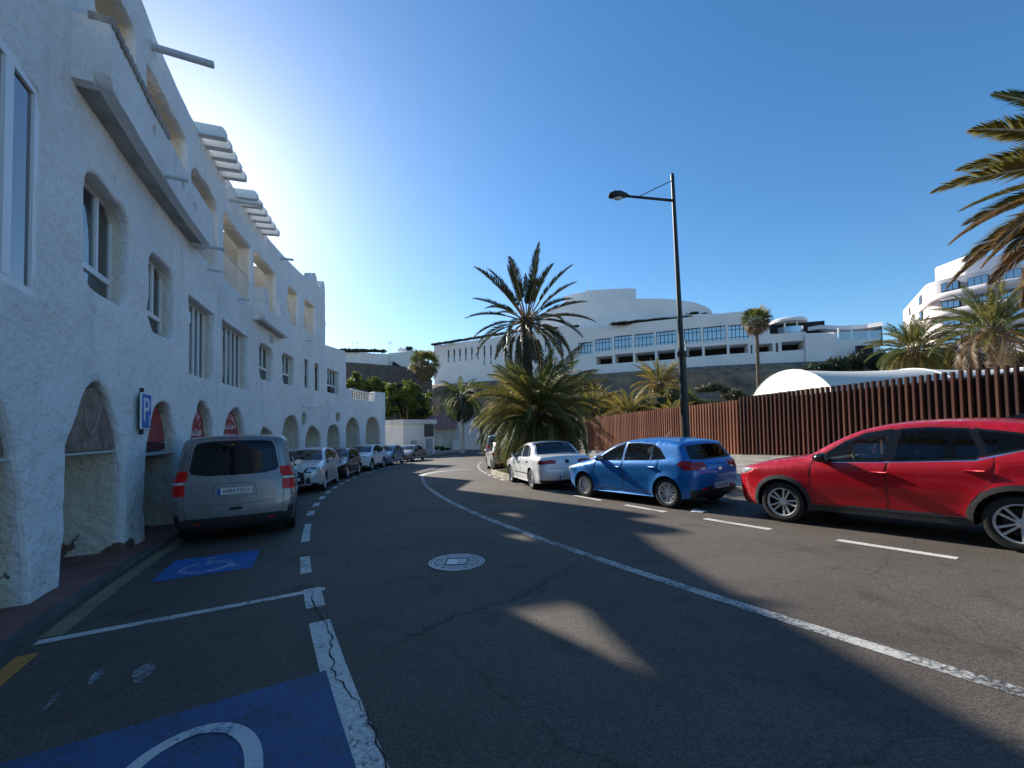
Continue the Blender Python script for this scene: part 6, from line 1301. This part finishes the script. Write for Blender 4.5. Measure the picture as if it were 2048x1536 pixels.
TRK = mat('palm_bark', (.13, .095, .068), .95, var=.45, vscale=5, stretch=(1, 1, 2.4), bump=1.0, bscale=14); TRKD = mat('palm_bark_dark', (.075, .055, .042), .95, var=.45, vscale=6, stretch=(1, 1, 2.4), bump=1.0, bscale=14); TRKW = mat('white_palm_trunk', (.46, .44, .40), .85, var=.2, vscale=2, stretch=(1, 1, 3), bump=.3, bscale=10)
def trunk_mesh(h, r0, r1, m, boots=0, lean=(0, 0), seed=1, bulge=1.15, bl=.22, skirt=None):
    rnd = random.Random(seed); mb = MB(); n = 14; k = max(10, int(h / .16)); V = []
    for i in range(k + 1):
        t = i / k; r = (r0 + (r1 - r0) * t) * (1 + .07 * (i % 2)) * (1.12 if t < .04 else 1) * (bulge if t > .93 else 1)
        for j in range(n): a = 2 * math.pi * j / n + .2 * (i % 2); rr = r * (1 + .10 * noise.noise(Vector((math.cos(a) * 2, math.sin(a) * 2, i * .9 + seed)))); V.append((lean[0] * t * t * h + rr * math.cos(a), lean[1] * t * t * h + rr * math.sin(a), h * t))
    mb.add(V, [(i * n + j, i * n + (j + 1) % n, (i + 1) * n + (j + 1) % n, (i + 1) * n + j) for i in range(k) for j in range(n)] + [tuple(k * n + j for j in range(n))])
    for b in range(boots):                       # stubs of cut leaf bases
        t = .12 + .88 * (b + .5) / boots; a = b * 2.39996; r = (r0 + (r1 - r0) * t); c = Vector((lean[0] * t * t * h, lean[1] * t * t * h, h * t)); o = Vector((math.cos(a), math.sin(a), 0)); s = Vector((-math.sin(a), math.cos(a), 0)); l = bl * rnd.uniform(.7, 1.3); w = r * .42
        P = [c + o * r * .75 + s * w - Vector((0, 0, .05)), c + o * r * .75 - s * w - Vector((0, 0, .05)), c + o * r * .8 + Vector((0, 0, .1)), c + o * (r + l * .7) + s * w * .35 + Vector((0, 0, l)), c + o * (r + l * .7) - s * w * .35 + Vector((0, 0, l))]
        mb.add(P, [(0, 1, 4, 3), (1, 2, 4), (2, 0, 3), (2, 3, 4)])
    return mb
FV = {}
def variants(kind):
    if kind in FV: return FV[kind]
    if kind == 'date': spec = [(.55, LG_, RAC), (.9, LO, RAC), (1.35, LG_, RAC), (1.7, LO, RACO), (2.0, LDR, RACO)]; r = [frond_mesh('frond', 3.0, d, .62, 70, (m, rc), 10 + i, .16, .5, ragged=.2, lw=.055, hang=.3) for i, (d, m, rc) in enumerate(spec)]
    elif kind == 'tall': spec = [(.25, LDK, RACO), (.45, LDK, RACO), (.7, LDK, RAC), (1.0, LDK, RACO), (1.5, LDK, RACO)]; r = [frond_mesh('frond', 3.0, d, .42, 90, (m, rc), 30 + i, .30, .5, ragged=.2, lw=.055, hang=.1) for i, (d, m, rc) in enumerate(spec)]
    elif kind == 'clump': spec = [(.6, LG_, RAC), (1.0, LO, RAC), (1.4, LO, RAC), (1.8, LG_, RACO), (2.2, LO, RACP)]; r = [frond_mesh('frond', 3.0, d, .60, 110, (m, rc), 50 + i, .12, .3, ragged=.3, lw=.034, hang=.6) for i, (d, m, rc) in enumerate(spec)]
    elif kind == 'yellow': spec = [(.5, LO, RAC), (.9, LY, RAC), (1.3, LY, RACO), (1.7, LO, RACO), (2.1, LDR, RACO)]; r = [frond_mesh('frond', 3.0, d, .6, 54, (m, rc), 70 + i, .14, .45, ragged=.2, lw=.06, hang=.3) for i, (d, m, rc) in enumerate(spec)]
    elif kind == 'near': spec = [(.45, LG_, RACP), (.65, LO, RACP), (.85, LBR, RACP), (1.15, LBR, RACP), (1.6, LDR, RACO)]; r = [frond_mesh('frond', 3.0, d, .58, 150, (m, rc), 90 + i, .10, .35, ragged=.1, lw=.066, hang=.22) for i, (d, m, rc) in enumerate(spec)]
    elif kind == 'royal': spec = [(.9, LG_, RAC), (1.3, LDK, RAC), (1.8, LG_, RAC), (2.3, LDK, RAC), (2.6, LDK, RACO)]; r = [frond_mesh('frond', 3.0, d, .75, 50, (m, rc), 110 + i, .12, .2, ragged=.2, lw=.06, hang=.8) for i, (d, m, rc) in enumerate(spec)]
    elif kind == 'fan': spec = [(LO, RAC), (LG_, RAC), (LO, RAC), (LDR, RACO), (LDR, RACO)]; r = [fan_mesh('frond', 1.3, 1.15, 22, (m, rc), 130 + i, .15 + .18 * i) for i, (m, rc) in enumerate(spec)]
    FV[kind] = r; return r
def palm(name, loc, h, r0, r1, kind, nf, fl, label, e_hi=82, e_lo=-35, tm=None, boots=0, lean=(0, 0), seed=1, group=None, bulge=1.2, only=None, bl=.22):
    rnd = random.Random(seed); t = thing(name, loc, label, 'palm tree', group); tm = tm or TRK
    trunk_mesh(h, r0, r1, tm, boots, lean, seed, bulge, bl).build('trunk', tm, t, smooth=True, ang=50)
    V = variants(kind); top_ = Vector((lean[0] * h, lean[1] * h, h))
    for i in range(nf):
        f = (i + .5) / nf; el = R_(e_hi + (e_lo - e_hi) * f ** .9 + rnd.uniform(-8, 8)); az = i * 2.39996 + rnd.uniform(-.25, .25) + seed
        if only and not only(az % (2 * math.pi)): continue
        vi = min(4, int(f * 5 + rnd.uniform(-.4, .4))); vi = max(0, vi)
        o = link('frond', V[vi], t); s = fl / 3.0 * rnd.uniform(.85, 1.12) * (.8 if f < .12 else 1)
        d = Vector((math.cos(az), math.sin(az), 0)); M = Matrix.Rotation(az, 4, 'Z') @ Matrix.Rotation(-el, 4, 'Y') @ Matrix.Rotation(rnd.uniform(-.35, .35), 4, 'X') @ Matrix.Diagonal((s, s, s, 1))
        o.matrix_local = Matrix.Translation(top_ + d * r1 * .7 + Vector((0, 0, -.35 * f * (r1 / .3)))) @ M
    return t
def gpos(x, y): return (x, y, G(x, y))
# kerbed bed with grass
bed = thing('planting_bed', pol(46.2, -14.6, 0), 'low kerbed bed with grass where two palms grow beside the saloon', 'planting bed')
BW = mat('bed_kerb', (.40, .35, .28), .85, var=.25, vscale=3, bump=.3, bscale=40, space='World')
def bedring(R0, R1, a, b, dz, sk, name, m):
    q = ring(R0, R1, a, b, dz, .5, 3, sk); q.v = [tuple(Vector(p) - bed.location) for p in q.v]; return q.build(name, m, bed)
bedring(46.95, 47.12, -16.6, -12.4, .20, .25, 'kerb', BW); bedring(43.7, 46.948, -16.6, -16.4, .20, .25, 'kerb', BW); bedring(43.7, 46.948, -12.6, -12.4, .20, .25, 'kerb', BW)
bedring(43.7, 46.95, -16.4, -12.6, .16, .1, 'soil', mat('bed_soil', (.09, .10, .03), .95, var=.4, vscale=8))
gm_ = MB(); rg = random.Random(5)
for i in range(5200):
    p = pol(rg.uniform(44, 46.93), rg.uniform(-16.38, -12.62), .16) - bed.location; a = rg.uniform(0, 6.28); l = rg.uniform(.03, .08); w = Vector((math.cos(a), math.sin(a), 0)) * .008
    gm_.add([p - w, p + w, p + Vector((rg.uniform(-.03, .03), rg.uniform(-.03, .03), l))], [(0, 1, 2)])
tag(gm_.build('grass', leaf_mat('grass_blades', (.08, .12, .02), (.15, .18, .04)), bed), kind='stuff')
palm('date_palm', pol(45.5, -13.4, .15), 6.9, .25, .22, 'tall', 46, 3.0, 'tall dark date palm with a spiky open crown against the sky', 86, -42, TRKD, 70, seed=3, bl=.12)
palm('date_palm', pol(45.4, -14.9, .15), 2.6, .34, .36, 'clump', 118, 2.95, 'bushy low date palm with drooping fronds behind the saloon', 84, -26, TRKD, 60, seed=5, bulge=1.3)
palm('date_palm', pol(46.3, -13.6, .15), .3, .07, .07, 'date', 7, 1.15, 'young palm shoot standing in the kerbed bed before the silver hatchback', 85, 40, TRKD, 0, seed=8)
# royal palm with white trunk at the end of the street, and its neighbours
def far(px, Y, py=905): p = at(px, py, Y); return (p.x, p.y, G(p.x, p.y))
palm('royal_palm', far(925, 52), 7.0, .27, .20, 'royal', 48, 3.6, 'royal palm with pale straight trunk at the far pavement', 75, -78, TRKW, 0, seed=11, bulge=1.0)
palm('date_palm', far(966, 54), 4.0, .28, .24, 'royal', 14, 1.9, 'small palm with drooping dry fronds right of the pale trunk', 30, -80, TRKD, 0, seed=12)
palm('fan_palm', (at(850, 740, 72).x, 72, 1.0), 12.6, .55, .6, 'fan', 70, 3.2, 'shaggy fan palm before the stone wall and hotel wing', 85, -88, TRK, 90, seed=13, bl=.5)
# palms behind the fence
BF = 'palms growing behind the slat fence'
palm('date_palm', far(1185, 44), 4.4, .32, .3, 'yellow', 66, 3.3, 'yellowish date palm right behind the bushy palm bed', 80, -40, TRK, 30, seed=21, group=BF)
palm('date_palm', far(1325, 46), 6.7, .36, .34, 'yellow', 70, 3.3, 'date palm with golden fronds left of the lamp post', 82, -45, TRK, 40, seed=22, group=BF)
palm('date_palm', far(1255, 36), 3.1, .26, .26, 'yellow', 48, 2.9, 'upright green date palm above the far end of the fence', 84, 5, TRK, 20, seed=23, group=BF)
palm('date_palm', far(1350, 37), 2.6, .2, .2, 'yellow', 34, 2.3, 'small yellow palm tuft behind the fence at the lamp post', 80, -20, TRK, 0, seed=24, group=BF)
palm('date_palm', far(1222, 38), 2.6, .12, .12, 'yellow', 12, 1.2, 'thin yellow palm over the far fence corner', 70, -20, TRKW, 0, seed=25, group=BF)
palm('fan_palm', (at(1517, 760, 58).x, 58, 2.0), 14.2, .26, .2, 'fan', 60, 2.5, 'slender fan palm with round crown in front of the hotel', 85, -70, TRK, 0, seed=26)
palm('date_palm', (at(1828, 735, 36).x, 36, .6), 7.4, .34, .34, 'date', 70, 3.3, 'full grey-green date palm left of the rounded block', 84, -70, TRK, 50, seed=27, group=BF)
palm('date_palm', (at(1990, 735, 31).x, 31, .6), 8.0, .42, .46, 'date', 56, 4.0, 'large date palm in front of the rounded block with orange stalks', 84, -30, TRK, 90, seed=28, group=BF, bl=.4)
palm('date_palm', (22.1, 13.8, G(16, 13)), 9.8, .36, .4, 'near', 124, 5.6, 'near date palm whose rust-brown fronds hang in at the right edge', 80, -75, TRK, 60, seed=31, group=BF)
palm('fan_palm', (at(995, 650, 118).x, 118, 15), 7.6, .22, .2, 'royal', 14, 2.6, 'dark feathery palm on the hotel roof line', 60, -60, TRKD, 0, seed=32)
palm('fan_palm', (at(974, 655, 122).x, 122, 15), 7.4, .15, .15, 'royal', 8, 1.6, 'smaller second palm on the hotel roof line', 60, -40, TRKD, 0, seed=33)
for px, Y, h, lb in [(1088, 40, 5.2, 'short brown palm trunk behind the saloon roof'), (1152, 46, 4.6, 'rough brown palm trunk beside the litter bin')]:
    palm('palm_tree', far(px, Y), h, .34, .30, 'clump', 16, 2.2, lb, 60, -50, TRK, 40, seed=int(px))
# ---------------------------------------------------------------- broad-leaved trees, hedges, bushes
def leaves(lobes, n, size, seed, flat=.5):
    rnd = random.Random(seed); mb = MB(); tot = sum(r[0] * r[1] for _, r in lobes)
    for c, r in lobes:
        k = int(n * r[0] * r[1] / tot)
        for _ in range(k):
            d = Vector((rnd.gauss(0, 1), rnd.gauss(0, 1), rnd.gauss(0, 1))).normalized(); q = rnd.uniform(.62, 1.02) if rnd.random() < .8 else rnd.uniform(1.0, 1.16); p = Vector((c[0] + d.x * r[0] * q, c[1] + d.y * r[1] * q, c[2] + d.z * r[2] * q))
            if noise.noise(p * (.55 / max(size, .1) * .22) + Vector((seed, 0, 0))) < -.12: continue
            a = (Vector((rnd.gauss(0, 1), rnd.gauss(0, 1), rnd.gauss(0, .6)))).normalized(); b = (d * .8 + Vector((rnd.gauss(0, .5), rnd.gauss(0, .5), rnd.gauss(0, .5)))).cross(a).normalized(); s = size * rnd.uniform(.6, 1.3)
            mb.add([p - a * s, p + b * s * .5, p + a * s, p - b * s * .5], [(0, 1, 2, 3)])
    return mb
FIC = leaf_mat('ficus_leaves', (.06, .10, .016), (.20, .23, .035), .5, .8); HED = leaf_mat('hedge_leaves', (.018, .032, .012), (.05, .07, .022), .2, .9); YEL = leaf_mat('yellow_shrub_leaves', (.10, .11, .015), (.26, .22, .03), .35, .7)
def tree(name, pxc, Y, lobes, n, size, label, m, seed, trunk_h=None):
    base = at(pxc, 900, Y); base.z = G(base.x, base.y); t = thing(name, base, label, 'tree')
    L = []
    rl_ = random.Random(seed)
    for px, py, rp, dy in lobes:
        p = at(px, py, Y + dy) - base; r = rp / FOC * Y; L.append((tuple(p), (r * .86, r, r * .74)))
        for _ in range(4):
            d = Vector((rl_.gauss(0, 1), rl_.gauss(0, .6), abs(rl_.gauss(0, 1)))).normalized(); q = rl_.uniform(.28, .48) * r; L.append((tuple(p + d * r * .82), (q, q, q * .8)))
    leaves(L, n, size, seed).build('crown', m, t)
    core = MB()
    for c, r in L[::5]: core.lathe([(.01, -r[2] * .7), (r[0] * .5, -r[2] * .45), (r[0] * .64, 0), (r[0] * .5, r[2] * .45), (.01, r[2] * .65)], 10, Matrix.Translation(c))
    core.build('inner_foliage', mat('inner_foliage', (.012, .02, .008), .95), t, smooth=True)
    tk = MB(); tc = L[0][0]; tk.tube([(0, 0, -.2), (tc[0] * .3, tc[1] * .3, tc[2] * .35), (tc[0] * .6, tc[1] * .6, tc[2] * .8)], [.28, .22, .14], 10)
    for c, r in L[:6]: tk.tube([(tc[0] * .3, tc[1] * .3, tc[2] * .35), tuple(Vector(c) * .8), c], [.14, .08, .03], 6)
    tk.build('trunk', TRK, t, smooth=True)
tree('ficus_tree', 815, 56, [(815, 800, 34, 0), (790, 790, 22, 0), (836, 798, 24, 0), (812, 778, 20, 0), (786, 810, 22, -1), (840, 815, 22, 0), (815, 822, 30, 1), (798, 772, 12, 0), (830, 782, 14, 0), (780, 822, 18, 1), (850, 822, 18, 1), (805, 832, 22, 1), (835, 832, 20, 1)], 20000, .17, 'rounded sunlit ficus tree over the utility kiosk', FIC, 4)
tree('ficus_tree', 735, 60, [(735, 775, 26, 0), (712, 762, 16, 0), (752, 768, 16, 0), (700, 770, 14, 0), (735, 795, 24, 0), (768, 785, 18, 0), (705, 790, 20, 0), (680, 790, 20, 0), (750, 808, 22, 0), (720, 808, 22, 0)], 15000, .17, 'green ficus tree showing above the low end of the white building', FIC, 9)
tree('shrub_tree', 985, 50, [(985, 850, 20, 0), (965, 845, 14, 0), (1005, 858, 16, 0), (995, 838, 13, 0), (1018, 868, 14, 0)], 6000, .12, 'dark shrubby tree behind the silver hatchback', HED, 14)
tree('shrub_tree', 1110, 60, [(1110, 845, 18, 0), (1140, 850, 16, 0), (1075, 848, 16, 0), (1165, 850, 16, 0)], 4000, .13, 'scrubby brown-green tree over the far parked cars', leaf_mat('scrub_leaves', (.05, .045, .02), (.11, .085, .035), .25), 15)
def shrub(name, spots, Y, n, size, label, m, seed, cat='shrub'):
    p0 = at(spots[0][0], spots[0][1], Y); t = thing(name, (p0.x, p0.y, p0.z - 1), label, cat); L = []
    for px, py, rx, ry, dy in spots: p = at(px, py, Y + dy) - t.location; L.append((tuple(p), (rx / FOC * Y, rx / FOC * Y * .8, ry / FOC * Y)))
    leaves(L, n, size, seed).build('foliage', m, t)
    core = MB()
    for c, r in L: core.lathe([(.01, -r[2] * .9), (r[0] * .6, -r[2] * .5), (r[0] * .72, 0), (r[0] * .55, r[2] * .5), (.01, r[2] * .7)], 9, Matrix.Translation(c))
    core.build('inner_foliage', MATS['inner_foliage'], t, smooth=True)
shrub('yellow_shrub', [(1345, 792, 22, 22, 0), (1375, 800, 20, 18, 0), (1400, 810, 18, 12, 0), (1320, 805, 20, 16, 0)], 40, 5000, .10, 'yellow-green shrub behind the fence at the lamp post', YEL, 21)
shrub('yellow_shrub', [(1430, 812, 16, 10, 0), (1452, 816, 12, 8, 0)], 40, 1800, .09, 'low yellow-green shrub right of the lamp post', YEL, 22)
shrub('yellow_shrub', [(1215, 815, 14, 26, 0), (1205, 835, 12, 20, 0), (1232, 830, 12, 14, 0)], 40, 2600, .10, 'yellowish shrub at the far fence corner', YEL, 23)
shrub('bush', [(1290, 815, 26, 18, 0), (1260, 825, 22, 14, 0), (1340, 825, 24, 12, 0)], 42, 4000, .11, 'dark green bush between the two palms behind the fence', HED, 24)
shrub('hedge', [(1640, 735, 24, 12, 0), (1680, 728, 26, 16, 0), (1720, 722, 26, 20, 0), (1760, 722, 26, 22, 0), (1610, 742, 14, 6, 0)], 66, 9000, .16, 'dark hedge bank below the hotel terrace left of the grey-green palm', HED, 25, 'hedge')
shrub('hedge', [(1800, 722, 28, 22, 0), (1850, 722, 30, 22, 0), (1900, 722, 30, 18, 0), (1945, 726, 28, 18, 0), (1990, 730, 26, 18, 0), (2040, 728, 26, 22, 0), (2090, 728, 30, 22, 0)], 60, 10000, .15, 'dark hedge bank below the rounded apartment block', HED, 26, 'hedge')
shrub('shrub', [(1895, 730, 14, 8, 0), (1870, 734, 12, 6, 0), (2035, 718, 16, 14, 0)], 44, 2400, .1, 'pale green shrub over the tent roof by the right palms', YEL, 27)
for nm_, sp, Y, n, lab in [('roof_hedge', [(x, 648 - (x - 1225) * .088, 9, 4.2, 0) for x in range(1228, 1405, 8)] + [(1388, 627, 14, 4, 0), (1408, 628, 9, 3, 0)], 90, 5200, 'dark hedge on the upper hotel terrace'), ('roof_hedge', [(x, 689 - (x - 868) * .158, 8, 2.8, 0) for x in range(868, 1060, 7)], 107, 4200, 'dark hanging plants along the left hotel roof edge'), ('roof_hedge', [(x, 701 + (x - 690) * .015, 9, 4, 0) for x in range(684, 772, 8)] + [(818, 697, 8, 4, 0)], 79, 2600, 'dark creeper on the white hill house wall'), ('roof_hedge', [(x, 658.5 - (x - 1085) * .09, 6, 2.5, 0) for x in range(1085, 1160, 7)], 97, 1200, 'dark planter shrubs by the hotel drum wall')]:
    shrub(nm_, sp, Y, n, .16, lab, HED, 40 + Y, 'hedge')
SCR = leaf_mat('scrub_slope_leaves', (.045, .04, .018), (.12, .10, .04), .25, .9)
for i, (px, py, rx, ry, Y, lab) in enumerate([(1215, 795, 22, 12, 62, 'dry scrub on the slope left of the golden date palm'), (1425, 775, 26, 10, 66, 'dry scrub on the dark slope right of the lamp post'), (1470, 790, 18, 12, 60, 'dry scrub near the slender fan palm foot'), (1180, 772, 18, 9, 70, 'dry scrub under the hotel corner')]):
    shrub('scrub', [(px, py, rx, ry, 0), (px + rx, py + 5, rx * .6, ry * .7, 1), (px - rx * .8, py + 4, rx * .7, ry * .6, -1)], Y, 2200, .13, lab, SCR, 60 + i, 'shrub')
shrub('weeds', [(862, 893, 6, 4, 0), (872, 896, 10, 4, 0), (885, 897, 7, 5, 0), (896, 898, 8, 3, 0)], 53, 1500, .07, 'sunlit weeds by the low house wall', YEL, 51, 'weeds')
# ---------------------------------------------------------------- small street things
binp = far(1139, 30); bn = thing('litter_bin', binp, 'black round litter bin on the pavement corner', 'litter bin')
MB().lathe([(.0, .1), (.22, .1), (.25, .95), (.27, .98), (.27, 1.05), (.2, 1.1), (0, 1.1)], 18).build('body', TRIMB, bn, smooth=True, ang=40); MB().tube([(0, 0, 0), (0, 0, .15)], .06, 8).build('foot', TRIMB, bn); MB().lathe([(.255, .8), (.262, .8), (.265, .9), (.255, .9)], 18).build('band', CHROME, bn)
for px, Y, lb in [(1146, 42, 'white sign post with a triangular sign beside the brown trunk'), (1166, 44, 'plain white post right of the brown trunk')]:
    p = far(px, Y); t = thing('sign_post', p, lb, 'post'); MB().tube([(0, 0, 0), (0, 0, 3.4)], .06, 8).build('post', SMOOTHW, t)
    if px == 1146: MB().prism([(-.35, .3), (.35, .3), (0, -.3)], -.02, .02, Matrix.Translation((0, -.08, 2.2)) @ Matrix.Rotation(math.pi / 2, 4, 'X')).build('sign_plate', mat('sign_back', (.6, .6, .6), .5), t)
w3 = dict(step=.2)
for k, (px, Y, col, lab) in enumerate([(1121, 72, (.72, .73, .74), 'far white hatchback facing the street under the cliff, left one'), (1143, 72, (.72, .73, .74), 'far white hatchback facing the street beside the sign post'), (1100, 72, (.6, .62, .64), 'far pale car almost hidden by the brown palm trunk')]):
    p = far(px, Y); Car(scaled(HATCH, 1, 1, 1, **w3)).build(name='hatchback_car', loc=(p[0], p[1], p[2] + .05), yaw=math.pi / 2, pm=paint('far_%d' % k, col), label=lab, cat='car', group='far cars parked under the cliff', rimstyle=10, detail=False)
